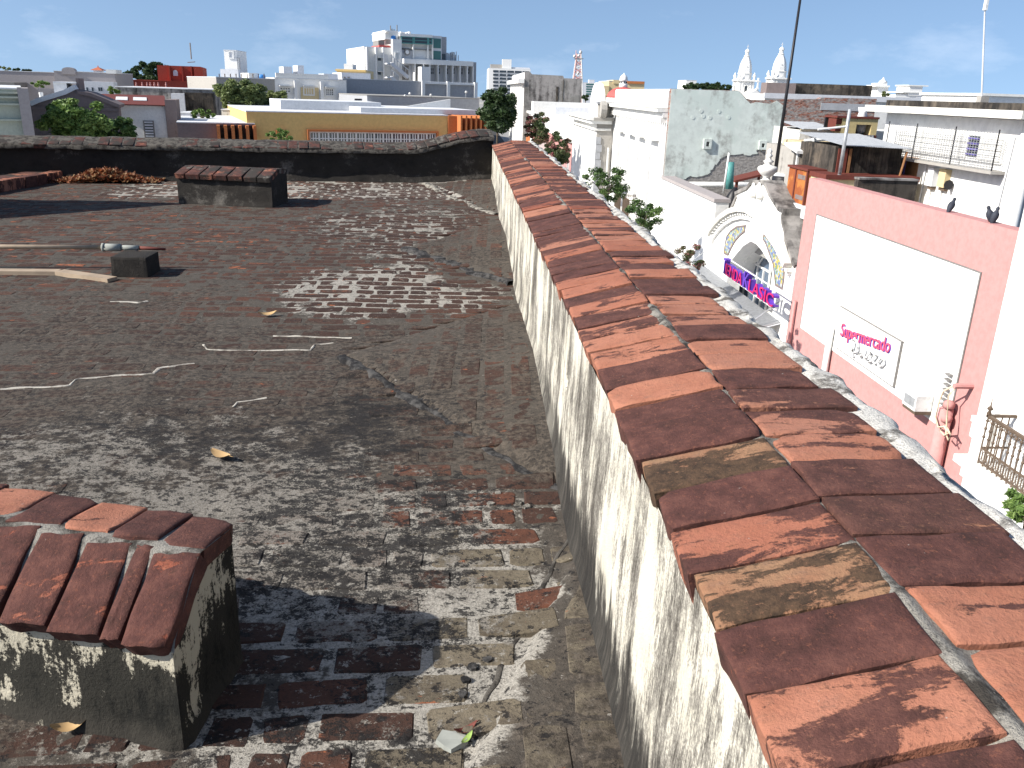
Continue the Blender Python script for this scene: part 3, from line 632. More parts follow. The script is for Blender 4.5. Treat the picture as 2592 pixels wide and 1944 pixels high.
for row in (0, 1):
    js, hc = fillj(LEFTJ, LHC) if row == 0 else fillj(RIGHTJ, RHC)
    for i in range(len(js)-1):
        y0, y1 = js[i]+rng.uniform(.0018, .0052), js[i+1]-rng.uniform(.0018, .0052)
        if row == 0: a = np.array([.367+rng.uniform(-.0035, .0035), y0, -.716+rng.uniform(-.003, .003)]); b = np.array([.626+rng.uniform(-.005, .001)-(.012 if y0 < .9 else 0), y0+rng.uniform(-.003, .003), -.654+rng.uniform(-.004, .004)])
        else: a = np.array([.630+rng.uniform(-.001, .008)+(.012 if y0 < .9 else 0), y0, -.655+rng.uniform(-.003, .003)]); b = np.array([.886+rng.uniform(-.030, .016), y0+rng.uniform(-.003, .003), -.648+rng.uniform(-.004, .004)])
        ex = b-a; L = np.linalg.norm(ex); ex /= L; ey = np.array([0, 1, rng.uniform(-.03, .03)]); ey -= ex*(ey@ex); ey /= np.linalg.norm(ey)
        fine = y0 < 3; md = y0 < 6
        put_brick('coping_brick', a, ex, ey, L, y1-y0, .062, (hc[i][0], hc[i][1], rng.random()), par, 'coping_brick', 22 if fine else 10 if md else 6, 12 if fine else 6 if md else 4, rng.randint(0, 9999))

# ------------------------------------------------------------------ rear parapet
rear = thing('rear_parapet', 'black stained rear parapet with weathered brick coping curving up at the corner', 'parapet', (-4.5, 11.6, -1.3))
PB = PL(BA, BB)
zfr = .5*(PB.px((0, 357))[1]+PB.px((1150, 383))[1])
def rise(u): return .20*sst(PB.L-1.25, PB.L-.10, np.asarray(u, float))
us = np.arange(0, PB.L+.03, .04); ts = np.linspace(0, 1, 26); U, T = np.meshgrid(us, ts, indexing='ij')
gx = PB.p[0]+PB.t[0]*us; gy = PB.p[1]+PB.t[1]*us; zlo = fz(gx, gy)-.08; zhi = zfr-.02+rise(us)
Zr = zlo[:, None]+(zhi-zlo)[:, None]*T; Dr = (fbm(U*1.4, Zr*1.4, 61)-.47)*.05+(fbm(U*8, Zr*8, 62)-.47)*.018+.04*sst(.15, 0, Zr-zlo[:, None]-.05)
gridmesh('wall_face', np.stack([PB.p[0]+PB.t[0]*U+PB.n[0]*Dr, PB.p[1]+PB.t[1]*U+PB.n[1]*Dr, Zr], -1), 'black_render', rear)
mb = MB(); PB.box(mb, 0, PB.L+.4, GZ, zfr-.06, -.46, -.08); mb.build('wall_core', 'grey_mould', rear)
ds = np.array([.055, .06, .03, -.10, -.22, -.30, -.45, -.50]); dzz = np.array([-.06, -.015, .0, .045, .075, .075, .02, -.10])
U2, J2 = np.meshgrid(us, np.arange(8), indexing='ij'); D2 = ds[J2]+(fbm(U2*5, J2*.7, 64)-.47)*.03; Z2_ = zfr+dzz[J2]+rise(U2)+(fbm(U2*6, J2*.9, 65)-.47)*.028
gridmesh('mortar_bed', np.stack([PB.p[0]+PB.t[0]*U2+PB.n[0]*D2, PB.p[1]+PB.t[1]*U2+PB.n[1]*D2, Z2_], -1), 'old_mortar', rear)
u = 3.0
while u < PB.L-.12:
    wd = rng.uniform(.13, .16); z0 = zfr+float(rise(u+wd/2)); t3 = np.array([PB.t[0], PB.t[1], (float(rise(u+wd))-float(rise(u)))/wd]); t3 /= np.linalg.norm(t3)
    a = np.array(PB.at(u, z0-.002+rng.uniform(-.005, .006), .055+rng.uniform(-.012, .012))); ey = np.array([-PB.n[0], -PB.n[1], .30]); ey -= t3*(ey@t3); ey /= np.linalg.norm(ey)
    put_brick('coping_brick', a, t3, ey, wd-.014, .26, .055, (rng.choice([.1, .25, .4]), rng.choice([.6, .8, .95, .98]), rng.random()), rear, 'coping_brick_mouldy', 5, 6, rng.randint(0, 9999))
    u += wd

# ------------------------------------------------------------------ low coped walls and blocks on the terrace
def coped(name, label, cat, org, t, c, L, Wd, zf, z1, z2, z3, fracr, mat, bmat, pitch, over=.025, nx=(12, 8), hues=None, mld=False):
    """a low wall: org = front right foot, t runs left along it, c runs back; z1 front edge, z2 ridge, z3 rear edge of the coping"""
    o = thing(name, label, cat, (float(org[0]), float(org[1]), float(zf)))
    t = np.array([*t, 0.]); t /= np.linalg.norm(t); c = np.array([*c, 0.]); c /= np.linalg.norm(c); g = np.array([org[0], org[1], 0.])
    n = max(8, int(L/.03)); m2 = 14; U, T = np.meshgrid(np.linspace(0, L, n), np.linspace(0, 1, m2), indexing='ij')
    def face(p0, dr, ln, outn, zt):
        k = max(6, int(ln/.025)); u = np.linspace(0, ln, k); U, T = np.meshgrid(u, np.linspace(0, 1, 22), indexing='ij')
        ztv = np.interp(u, *zt) if isinstance(zt, tuple) else np.full(k, zt)
        P = p0+U[..., None]*dr; zlo = fz(P[:, 0, 0], P[:, 0, 1])-.04; Z = zlo[:, None]+(ztv-zlo)[:, None]*T
        dd = (fbm(U*4+p0[0], Z*4, 71)-.47)*.03+.018*sst(.10, 0, Z-zlo[:, None]-.03)**2; dd = dd*np.minimum(1, np.minimum(U, ln-U)/.02+.0)
        P = P+dd[..., None]*outn; P[..., 2] = Z; return P
    outf = np.array([t[1], -t[0], 0.]);
    if outf@c > 0: outf = -outf
    oute = np.array([c[1], -c[0], 0.]);
    if oute@t > 0: oute = -oute
    prof = ([0, Wd*fracr, Wd], [z1-.03, z2-.045, z3-.035])
    for P in (face(g, t, L, outf, z1-.03), face(g, c, Wd, oute, prof), face(g+c*Wd, t, L, -outf, z3-.035), face(g+t*L, c, Wd, -oute, prof)):
        gridmesh('wall_face', P, mat, o)
    # mortar under and between the coping bricks
    pr = [(-.0, z1-.035), (.01, z1-.006), (Wd*fracr-.02, z2-.008), (Wd*fracr, z2-.005), (Wd*fracr+.02, z2-.008), (Wd-.01, z3-.006), (Wd, z3-.035)]
    uu = np.linspace(-.004, L+.004, max(10, int(L/.02))); P = np.zeros((len(uu), len(pr), 3))
    for j, (q, z) in enumerate(pr): P[:, j] = g+uu[:, None]*t+q*c; P[:, j, 2] = z+(fbm(uu*14, uu*0+j*.8, 74)-.47)*.012
    gridmesh('mortar_bed', P, 'lime_mortar' if not mld else 'old_mortar', o)
    for row in (0, 1):
        u = -.002; i = 0
        while u < L-.03:
            wd = rng.uniform(*pitch); wd = min(wd, L+.012-u)
            if row == 0 and hues and i < len(hues[0]) and len(hues[0][i]) > 2: wd = hues[0][i][2]
            if row == 0: a = g+t*u-c*over; a[2] = z1; b = g+t*u+c*(Wd*fracr-.012); b[2] = z2
            else: a = g+t*u+c*(Wd*fracr+.014); a[2] = z2-.002; b = g+t*u+c*(Wd+over); b[2] = z3
            a[2] += rng.uniform(-.004, .005); ey = b-a; Lb = np.linalg.norm(ey); ey /= Lb
            hc = hues[row][i][:2] if hues and i < len(hues[row]) else (rng.choice([.1, .25, .4]), rng.choice([.6, .8, .95]))
            ex = t-ey*(t@ey); ex /= np.linalg.norm(ex)
            if np.cross(ex, ey)[2] < 0: put_brick('coping_brick', a+ex*(wd-.012), -ex, ey, wd-.012, Lb, .055, (*hc, rng.random()), o, bmat, nx[1], nx[0], rng.randint(0, 9999))
            else: put_brick('coping_brick', a, ex, ey, wd-.012, Lb, .055, (*hc, rng.random()), o, bmat, nx[1], nx[0], rng.randint(0, 9999))
            u += wd; i += 1
    return o
coped('low_wall', 'low plastered wall with a gabled top of big red bricks beside the lone curled leaf', 'low wall', (-.612, 1.555), (-.957, .29), (.13, .99), 1.9, .34, -1.41, -1.125, -1.005, -1.035, .5,
      'block_plaster', 'coping_brick', (.12, .15), .03, (14, 10),
      ([(.0, .66, .118), (.1, .66, .052), (.03, .64, .13), (.06, .66, .125), (.02, .6, .13), (.1, .7, .14)], [(.3, .72), (.1, .85), (.3, .35), (.1, .8), (.3, .42), (.2, .6), (.3, .4)]))
bl = onfloor((690, 526)); bl2 = onfloor((453, 515))
coped('brick_topped_block', 'long black block with a gabled brick top standing before the rear parapet', 'masonry block', bl[:2], bl2[:2]-bl[:2], (.14, .99), float(np.linalg.norm(bl2[:2]-bl[:2])), .50, bl[2], bl[2]+.325, bl[2]+.395, bl[2]+.37, .5,
      'black_render', 'coping_brick_mouldy', (.14, .17), .045, (6, 5), None, True)
# small concrete block carrying the pipe
b0 = onfloor((281, 703)); b1 = onfloor((373, 704.5)); tpz = -1.192
o = thing('concrete_block', 'small square concrete block under the end of the pipe', 'concrete block', (float(b0[0]), float(b0[1]), float(b0[2])))
bm = bmesh.new(); bmesh.ops.create_cube(bm, size=1); bmesh.ops.subdivide_edges(bm, edges=bm.edges, cuts=9, use_grid_fill=True)
for v in bm.verts:
    p = v.co.copy(); e = sorted([abs(p.x), abs(p.y), abs(p.z)])[1]
    if e > .46: p *= .965
    x = (b0[0]+b1[0])/2+p.x*(b1[0]-b0[0])*1.02; y = b0[1]+.15+p.y*.27; z0 = b0[2]-.03; z = z0+(p.z+.5)*(tpz-z0)
    k = float(fbm(np.float64(x*19+z*7), np.float64(y*19+z*11), 5))-.47
    v.co = (x+k*.012, y+k*.012, z+k*.008)
me = bpy.data.meshes.new('block'); bm.to_mesh(me); bm.free(); me.materials.append(MT['black_render']); q = bpy.data.objects.new('block', me); C.objects.link(q); adopt(q, o)
# pipe with its coupling
pipe = thing('roof_pipe', 'long tan pipe with a white taped coupling lying across the terrace', 'pipe', (-3.2, 6.35, -1.2))
p0 = aty((-260, 620), 6.22); p1 = aty((262, 626), 6.33); p2 = aty((306, 626.5), 6.34); p3 = aty((352, 627.5), 6.35); p4 = aty((419, 631), 6.37)
MB().tube([p0, (p0+p1)/2+np.array([0, 0, -.004]), p1], .0165, 10).build('pipe', 'tan_pvc', pipe, True)
MB().tube([p1, p2], .027, 12).tube([p1+np.array([-.008, 0, 0]), p1+np.array([.01, 0, 0])], .031, 12).build('coupling', 'flake_grey', pipe, True)
MB().tube([p2, p3], .018, 10).build('taped_joint', 'flake_grey', pipe, True)
MB().tube([p3, (p3+p4)/2, p4], .014, 8, .010).build('pipe_end', 'rust_roof', pipe, True)
MB().tube([(p3[0]-.01, p3[1], p3[2]), (p3[0]-.01, p3[1]-.05, tpz-.01)], .008, 6).build('strap', 'black_metal', pipe)
# the flat board along the floor
f0 = onfloor((-200, 690)); f1 = onfloor((150, 693)); f2 = onfloor((285, 712)); o = thing('timber_strip', 'flat weathered tan timber strip lying on the paving up to the concrete block', 'timber strip', (float(f1[0]), float(f1[1]), float(f1[2])))
for a, b in ((f0, f1), (f1, f2)):
    d = (b-a)[:2]; L = np.linalg.norm(d); d /= L; n2 = np.array([-d[1], d[0]]); mb = MB()
    lo = [(*(a[:2]+d*.004-n2*.045), a[2]-.02), (*(b[:2]-n2*.045), b[2]-.02), (*(b[:2]+n2*.045), b[2]-.02), (*(a[:2]+d*.004+n2*.045), a[2]-.02)]
    mb.prism(lo, [(x, y, z+.045) for x, y, z in lo]).build('board', 'tan_pvc', o)
# brick kerb at the far left
k0 = onfloor((-330, 556)); k1 = onfloor((0, 489)); k2 = onfloor((236, 441)); o = thing('brick_kerb', 'raised kerb of old bricks running towards the leaf pile', 'kerb', (float(k1[0]), float(k1[1]), float(k1[2])))
d = (k2-k0)[:2]; L = np.linalg.norm(d); d /= L; nb = np.array([-d[1], d[0]]); u = 0.
mb = MB(); q = [(*(k0[:2]+nb*.02), -1.4), (*(k2[:2]+nb*.02), -1.4), (*(k2[:2]+nb*.42), -1.4), (*(k0[:2]+nb*.42), -1.4)]
zk = lambda p: float(fz(p[0], p[1]))
mb.prism(q, [(x, y, zk((x, y))+.085) for x, y, z in q]).build('kerb_bed', 'black_render', o)
while u < L:
    wd = rng.uniform(.22, .27); pc = k0[:2]+d*u
    put_brick('kerb_brick', np.array([*pc, zk(pc)+.125]), np.array([*d, .0]), np.array([*nb, 0.]), wd-.012, .13, .14, (rng.choice([.2, .3, .4]), rng.choice([.35, .5, .7]), rng.random()), o, 'coping_brick', 6, 4, rng.randint(0, 9999))
    pc2 = pc+nb*.14
    put_brick('kerb_brick', np.array([*pc2, zk(pc2)+.118]), np.array([*d, .0]), np.array([*nb, 0.]), wd-.012, .26, .10, (rng.choice([.2, .3, .4]), rng.choice([.5, .7, .8]), rng.random()), o, 'coping_brick_mouldy', 6, 4, rng.randint(0, 9999))
    u += wd
# unseen hut added out of view, shaped so its shadow crosses the paving
o = thing('shadow_hut', 'unseen hut added beyond the kerb to cast a wedge of shadow', 'hut', (-7.6, 8.0, -1.3))
gq = [(8.15, -1.4), (9.25, -1.4), (9.25, -.72), (8.9, .44), (8.15, -.60)]
mb = MB(); mb.prism([(-7.9, y, z) for y, z in gq], [(-5.42, y, z) for y, z in gq]); mb.build('walls', 'white_mouldy', o)
mb = MB(); lo = [(-8., 8.05, -.73), (-5.36, 8.05, -.73), (-5.36, 8.9, .45), (-8., 8.9, .45)]; mb.prism(lo, [(x, y, z+.05) for x, y, z in lo]); mb.build('roof_slope', 'concrete', o)
mb = MB(); mb.box(-7.3, -6.7, 8.10, 8.147, -1.35, -.78); mb.build('door', 'wood_brown', o)

# ------------------------------------------------------------------ leaves
def leaf_geo(L, Wd, curl, n=6):
    vs = []; fs = []
    for i in range(n+1):
        t = i/n; x = (t-.5)*L; wd = Wd*math.sin(math.pi*min(1, t*.93+.05))**.8*.5; z = curl*L*((t-.5)**2*2.2)
        vs += [(x, -wd, z+curl*Wd*.45), (x, 0, z), (x, wd, z+curl*Wd*.45)]
    for i in range(n):
        a = i*3; fs += [(a, a+3, a+4, a+1), (a+1, a+4, a+5, a+2)]
    return vs, fs
def leaf(name, label, px, L, Wd, rz, mat, curl=.35, tilt=.1, grp=None):
    p = onfloor(px); p[2] = float(fz(p[0], p[1]))+.012; vs, fs = leaf_geo(L, Wd, curl); mb = MB(); mb.add(vs, fs)
    mb.tube([(L*.48, 0, curl*L*.5), (L*.66, .004, curl*L*.42)], .0016, 5, .001)
    o = mb.build(name, mat, None, True); o.location = p; o.rotation_euler = (tilt, 0, rz); tag(o, label, 'leaf', grp); return o
leaf('dry_leaf', 'curled tan leaf lying in front of the low wall', ZD(150, 1577), .075, .030, .25, 'dry_leaf')
leaf('dry_leaf', 'tan leaf on grey paving behind the low wall', ZD(478, 988), .105, .045, -.6, 'dry_leaf', .25)
leaf('dry_leaf', 'small folded leaf on dark paving beside the lime streaked bricks', ZD(578, 684), .11, .05, .4, 'dry_leaf', .3)
leaf('fresh_leaf', 'small green leaf beside the loose grey mortar flake', ZD(1008, 1600), .045, .014, 1.0, 'fresh_leaf', .3)
leaf('dry_leaf', 'curled red brown leaf by the loose grey mortar flake', ZD(1005, 1583), .06, .018, .5, 'rust_roof', .5)
rl = random.Random(5)
def flake(label, px, r, mat, grp=None, th=.008):
    p = onfloor(px); z = float(fz(p[0], p[1])); n = rl.randint(6, 9)
    pts = [(p[0]+r*rl.uniform(.6, 1.15)*math.cos(2*math.pi*i/n), p[1]+r*rl.uniform(.6, 1.15)*math.sin(2*math.pi*i/n)) for i in range(n)]
    mb = MB(); mb.prism([(x, y, z-.004) for x, y in pts], [(p[0]+(x-p[0])*.9, p[1]+(y-p[1])*.9, z+th+rl.uniform(0, .004)) for x, y in pts]); o = mb.build('mortar_flake', mat); tag(o, label, 'mortar flake', grp)
flake('loose grey mortar flake beside the small green leaf', ZD(975, 1600), .040, 'flake_grey', None, .012)
for px in [(1075, 1068), (1120, 1090), (1138, 1100), (1060, 1092)]: flake('pale mortar flake on the paving at the rain outlet', ZD(*px), .017, 'lime_mortar', 'pale flakes at the rain outlet', .005)
for px in [(1020, 1440), (1005, 1470), (1055, 1425), (1000, 1500), (985, 1535)]: flake('black tar crumb beside the cracked fillet', ZD(*px), .015, 'tar_fillet', 'tar crumbs beside the cracked fillet', .006)
# heap of dry leaves against the rear parapet
pc = onfloor((330, 443)); mb = MB(); rl = random.Random(9)
for i in range(900):
    a = rl.gauss(0, .30); a = max(-.62, min(.62, a)); hmax = .15*math.exp(-(a/.36)**2); v = rl.uniform(-.16, .14)
    x = pc[0]+a; y = backy(pc[0]+a)-.16+v; z = float(floor_z(x, y))+.012+rl.random()**.6*hmax*max(.1, 1-(abs(v)/.2)**2)
    vs, fs = leaf_geo(rl.uniform(.06, .11), rl.uniform(.025, .045), rl.uniform(.1, .6), 3); Mx = Matrix.Rotation(rl.uniform(0, 6.28), 3, 'Z') @ Matrix.Rotation(rl.uniform(-.9, .9), 3, 'X') @ Matrix.Rotation(rl.uniform(-.7, .7), 3, 'Y')
    mb.add([tuple(Mx @ Vector(q)+Vector((x, y, z))) for q in vs], fs, (rl.random(), 0, 0, 1))
o = mb.build('leaf_heap', 'leaf_litter', None, True); tag(o, 'heap of rust brown dry leaves against the rear parapet', 'leaf heap', kind='stuff')
YS = 1.0      # depth of relief, larger for the distant blocks
# ================================================================== the street front opposite
def part(name, mat, parent, fn=None, **k):
    mb = MB(); fn(mb); return mb.build(name, mat, parent, **k)
def pbox(name, mat, parent, pl, u0, u1, z0, z1, d0, d1):
    mb = MB(); pl.box(mb, min(u0, u1), max(u0, u1), min(z0, z1), max(z0, z1), d0*YS, d1*YS); return mb.build(name, mat, parent)
def ppoly(name, mat, parent, pl, uz, d0, d1):
    mb = MB(); pl.poly(mb, uz, d0*YS, d1*YS); return mb.build(name, mat, parent)
def pxs(pl, fn, pts): return [pl.px(fn(*p)) for p in pts]
def window(pl, parent, r, frame='white_metal', glass='glass_dark', nx=1, ny=1, fw=.06, d=.05, name='window', base=0.):
    u0, u1, z0, z1 = r; w_ = pbox(name, glass, parent, pl, u0, u1, z0, z1, base-.05, base+.012); fw *= YS; d *= YS; base *= YS
    mb = MB(); pl.box(mb, u0-fw, u1+fw, z1, z1+fw, base-.02*YS, base+d); pl.box(mb, u0-fw, u1+fw, z0-fw, z0, base-.02*YS, base+d)
    pl.box(mb, u0-fw, u0, z0, z1, base-.02*YS, base+d); pl.box(mb, u1, u1+fw, z0, z1, base-.02*YS, base+d)
    for i in range(1, nx): c = u0+(u1-u0)*i/nx; pl.box(mb, c-fw*.3, c+fw*.3, z0, z1, base-.02*YS, base+d*.7)
    for j in range(1, ny): c = z0+(z1-z0)*j/ny; pl.box(mb, u0, u1, c-fw*.3, c+fw*.3, base-.02*YS, base+d*.6)
    mb.build('frame', frame, w_); return w_
def text_on(pl, body, u0, u1, z0, z1, d, depth, mat, name, parent, shear=0., space=1., rise=0.):
    cu = bpy.data.curves.new('t', 'FONT'); cu.body = body; cu.extrude = .02; cu.shear = shear; cu.offset = .0; cu.space_character = space
    ob = bpy.data.objects.new('t', cu); C.objects.link(ob); dg = bpy.context.evaluated_depsgraph_get(); me = bpy.data.meshes.new_from_object(ob.evaluated_get(dg))
    V = np.array([v.co[:] for v in me.vertices]); F = [tuple(p.vertices) for p in me.polygons]
    bpy.data.objects.remove(ob); bpy.data.curves.remove(cu); bpy.data.meshes.remove(me)
    a = V.min(0); b = V.max(0); mb = MB(); s = (V-a)/(b-a)
    mb.add([pl.at(u0+(u1-u0)*q[0], z0+(z1-z0)*q[1]+rise*q[0], d+depth*q[2]) for q in s], F); return mb.build(name, mat, parent)
def loc(pl, u, z=GZ, d=0.): return tuple(float(q) for q in pl.at(u, z, d))
PF = XP(10.5)
# ---- pink supermarket
sm = thing('supermarket', 'salmon pink shop wall with a large white panel and red lettered sign', 'shop', loc(PF, -20.7))
pbox('wall', 'pink_paint', sm, PF, -25.95, -15.45, GZ, -2.21, -.35, 0)
pbox('roof', 'roof_grey', sm, PF, -25.90, -15.50, -5.2, -5.0, -6.0, -.352)
pbox('side_wall', 'pink_paint', sm, PF, -25.95, -25.65, GZ, -5.0, -6.0, -.352)
pbox('white_panel', 'white_paint', sm, PF, -24.95, -16.47, -6.67, -3.20, -.01, .02)
mb = MB()
for a in ((-24.99, -16.43, -3.20, -3.17), (-24.99, -24.95, -6.67, -3.2), (-16.47, -16.43, -6.67, -3.2)): PF.box(mb, *a, -.01, .028)
mb.build('panel_edge', 'line_grey', sm)
sg = PF.rc(Z7, 400, 408, 760, 865)
c_ = pxs(PF, Z7, [(425, 408), (780, 610), (735, 865), (385, 640)])
su0, su1 = (c_[0][0]+c_[3][0])/2, (c_[1][0]+c_[2][0])/2; sz1, sz0 = (c_[0][1]+c_[1][1])/2, (c_[2][1]+c_[3][1])/2
sb = pbox('sign_board', 'sign_white', sm, PF, su0, su1, sz0, sz1, .0, .075)
mb = MB(); PF.box(mb, su0-.03, su1+.03, sz1, sz1+.014, 0, .085); PF.box(mb, su0-.03, su1+.03, sz0-.014, sz0, 0, .085); PF.box(mb, su1, su1+.014, sz0, sz1, 0, .085); mb.build('sign_frame', 'line_grey', sb)
tu0 = PF.px(Z11(335, 650))[0]; tu1 = PF.px(Z11(1510, 930))[0]; tz0 = PF.px(Z11(520, 890))[1]; tz1 = PF.px(Z11(400, 372))[1]
tr_ = PF.px(Z11(1440, 1088))[1]-PF.px(Z11(360, 717))[1]
text_on(PF, 'Supermercado', tu0, tu1, tz0, tz1, .076, .02, 'sign_violet', 'letters_shadow', sb, rise=tr_)
text_on(PF, 'Supermercado', tu0-.012, tu1-.012, tz0+.015, tz1+.015, .097, .02, 'sign_pink', 'letters', sb, rise=tr_)
mb = MB()
for st in ([(690, 790), (660, 940), (635, 1035), (640, 1090), (655, 1150)], [(665, 775), (700, 732), (745, 770), (782, 900), (772, 990), (740, 1042), (690, 1055)],
           [(905, 1045), (850, 1050), (785, 1100), (835, 1142), (905, 1085), (960, 985), (915, 1100), (950, 1182), (1000, 1160), (1090, 1060), (1060, 1140), (1060, 1200), (1020, 1225), (1040, 1277), (1110, 1245), (1190, 1160), (1220, 1110), (1180, 1110), (1125, 1235), (1160, 1295), (1210, 1305), (1270, 1270), (1340, 1180), (1290, 1210), (1250, 1295), (1280, 1368), (1330, 1370), (1395, 1290), (1400, 1210), (1340, 1180)]):
    mb.tube([PF.at(*PF.px(Z11(*q)), .12) for q in st], .026, 6)
mb.build('script_letters', 'light_grey', sb, True)
mb2 = MB(); mb2.v = [(x-.025, y+.012, z+.012) for x, y, z in mb.v]; mb2.f = list(mb.f); mb2.build('script_face', 'sign_white', sb, True)
def vpipe(name, mat, par_, fn, a, b, r, d=.09):
    A = PF.px(fn(*a)); B = PF.px(fn(*b)); return MB().tube([PF.at(A[0], A[1], d), PF.at(A[0], min(B[1], A[1]-.2)-1.5, d)], r, 10).build(name, mat, par_, True)
vpipe('downpipe', 'pink_paint', sm, Z7, (160, 372), (125, 620), .05)
vpipe('downpipe', 'white_paint', sm, Z7, (380, 530), (340, 790), .09, .12)
A = PF.px(Z7(1085, 1010)); MB().tube([PF.at(A[0]-.1, A[1], .16), PF.at(A[0]-.1, GZ, .16)], .15, 12).build('downpipe', 'pink_paint', sm, True)
for q in ((1090, 975), (1075, 1055)):
    A = PF.px(Z7(*q)); mb = MB(); mb.lathe([(.02, -.10), (.11, -.08), (.12, 0), (.10, .06), (.03, .09)], PF.at(A[0], A[1], .18), 12); mb.build('pipe_head', 'pink_paint', sm, True)
mb = MB()
for i in range(7): A = PF.px(Z7(1058-i*5.5, 803+i*29)); PF.box(mb, A[0]-.09, A[0]+.09, A[1]-.02, A[1]+.02, .0, .10)
mb.build('climbing_iron', 'line_grey', sm)
ac = thing('air_conditioner', 'white wall air conditioner on a bracket low on the white panel', 'air conditioner', loc(PF, -18.2, -6.0))
r = PF.rc(Z7, 875, 900, 960, 1000); pbox('case', 'white_metal', ac, PF, r[0], r[1], r[2], r[3], .04, .42); pbox('grille', 'grey_metal', ac, PF, r[0]+.08, r[1]-.06, r[2]+.08, r[3]-.08, .421, .44)
pbox('bracket', 'iron', ac, PF, r[0], r[1], r[2]-.08, r[2]-.003, .02, .40)
mb = MB(); pts = [(1185, 860), (1110, 900), (1085, 960), (1060, 1050), (1070, 1110), (1120, 1105), (1140, 1140), (1115, 1160), (1090, 1130), (1110, 1105), (1145, 1150), (1130, 1185), (1118, 1150), (1130, 1060), (1140, 930), (1180, 880)]
mb.tube([PF.at(*PF.px(Z7(*q)), .36+.02*math.sin(i)) for i, q in enumerate(pts)], .020, 6); o = mb.build('cable', 'rope', None, True); tag(o, 'loose coil of pale cable hanging beside the fat pink downpipe', 'cable')
A = PF.px(Z7(1180, 870)); mb = MB(); mb.tube([PF.at(A[0], A[1], 0), PF.at(A[0], A[1], .40)], .06, 8); mb.build('cable_hook', 'pink_paint', sm)

# ---- white house with the iron balcony
bh = thing('balcony_house', 'white house front with an iron railed balcony beside the pink wall', 'house', loc(PF, -11))
pbox('wall', 'white_paint', bh, PF, -15.445, -3.0, GZ, .6, -.8, 0)
zs = -6.50; pbox('pilaster', 'white_paint', bh, PF, -15.44, -14.9, GZ, .3, .0, .10)
for z0, z1, dd in ((-6.35, -6.0, .16), (-6.02, -5.9, .20), (-1.4, -1.1, .2)): pbox('moulding', 'white_old', bh, PF, -15.46, -14.85, z0, z1, .1, dd)
cw = atx((2578, 1033), 10.5); cc = aty((2511, 1033), cw[1]); xb = float(cc[0])-.03; yb = float(cw[1])
mb = MB(); mb.box(xb-.22, 10.51, 3., yb+.45, zs-.14, zs); mb.build('balcony_slab', 'white_old', bh)
mb = MB(); mb.box(xb-.06, 10.51, 3., yb+.38, zs-.42, zs-.142); mb.box(xb+.08, 10.51, 3., yb+.28, zs-.75, zs-.422); mb.build('balcony_cornice', 'white_paint', bh)
bal = MB(); zr = zs+.98
bal.box(xb-.03, xb+.03, 3., yb, zr-.03, zr+.02); bal.box(xb-.03, 10.5, yb-.03, yb+.03, zr-.031, zr+.019); bal.box(xb-.02, xb+.02, 3., yb, zs+.31, zs+.34); bal.box(xb-.02, xb+.02, 3., yb, zs+.04, zs+.07)
bal.box(xb, 10.5, yb-.02, yb+.02, zs+.31, zs+.34); rail = bal.build('railing', 'iron', bh)
y = yb; i = 0
while y > 11.0:
    mb = MB(); mb.tube([(xb, y, zs), (xb, y, zr)], .016, 6)
    for zz_ in (.55, .72, .88): mb.lathe([(.012, -.03), (.032, -.01), (.032, .01), (.012, .03)], (xb, y, zs+zz_), 6)
    mb.build('baluster', 'iron', rail)
    for k in (-.04, .04):
        mb = MB(); mb.tube([(xb, y-.075+k+.036*math.cos(a), zs+.19+.10*math.sin(a)) for a in np.linspace(0, 6.28, 11)], .010, 4, cap=False); mb.build('scroll', 'iron', rail)
        mb = MB(); mb.tube([(xb, y-.075+k*.9+.030*math.cos(a), zr-.08+.035*math.sin(a)) for a in np.linspace(0, 6.28, 9)], .008, 4, cap=False); mb.build('scroll', 'iron', rail)
    y -= .15; i += 1
for x in np.arange(xb+.14, 10.48, .14):
    mb = MB(); mb.tube([(x, yb, zs), (x, yb, zr)], .014, 6); mb.build('baluster', 'iron', rail)
mb = MB(); mb.lathe([(.02, 0), (.05, .04), (.02, .10), (.06, .14), (.015, .20), (.005, .34)], (xb, yb, zr), 8); mb.build('finial', 'iron', rail, True)

# ---- white shop with the curved gable
ks = thing('gabled_shop', 'white shop front with curved gable, mosaic panels and purple lettered sign', 'shop', loc(PF, -30.6))
GL = [(120, 640), (125, 590), (190, 480), (290, 385), (330, 300), (352, 245), (345, 205), (400, 178), (465, 148), (500, 105), (540, 85), (640, 85), (672, 130), (705, 215), (760, 300), (805, 372), (850, 385), (838, 440), (845, 520), (868, 600), (872, 690), (905, 780), (930, 880), (950, 960)]
OP = [(245, 1130), (262, 1000), (285, 925), (335, 858), (420, 757), (500, 707), (560, 740), (620, 812), (690, 930), (740, 1070), (762, 1200)]
go = pxs(PF, Z9, GL); oo = pxs(PF, Z9, OP)
ul, ur = -35.32, -26.02
go[0] = (ul, go[0][1]); go[-1] = (ur, go[-1][1])
poly = [(ul, GZ)]+go+[(ur, GZ), (oo[-1][0], GZ)]+oo[::-1]+[(oo[0][0], GZ)]
ppoly('front', 'white_paint', ks, PF, poly, -.55, 0)
mb = MB(); PF.strip(mb, go, .13, -.66, .06); mb.build('gable_coping', 'grey_mould', ks)
AR = [(112, 640), (130, 590), (185, 515), (250, 450), (340, 392), (430, 368), (520, 378), (610, 432), (700, 532), (780, 642), (850, 762), (905, 880), (935, 965)]
ar = pxs(PF, Z9, AR)
mb = MB(); PF.strip(mb, ar, .20, 0, .30); mb.build('arch_cornice', 'white_mouldy', ks)
ar2 = [(u, z-.30) for u, z in ar]; mb = MB(); PF.strip(mb, ar2, .14, 0, .12); mb.build('arch_moulding', 'white_paint', ks)
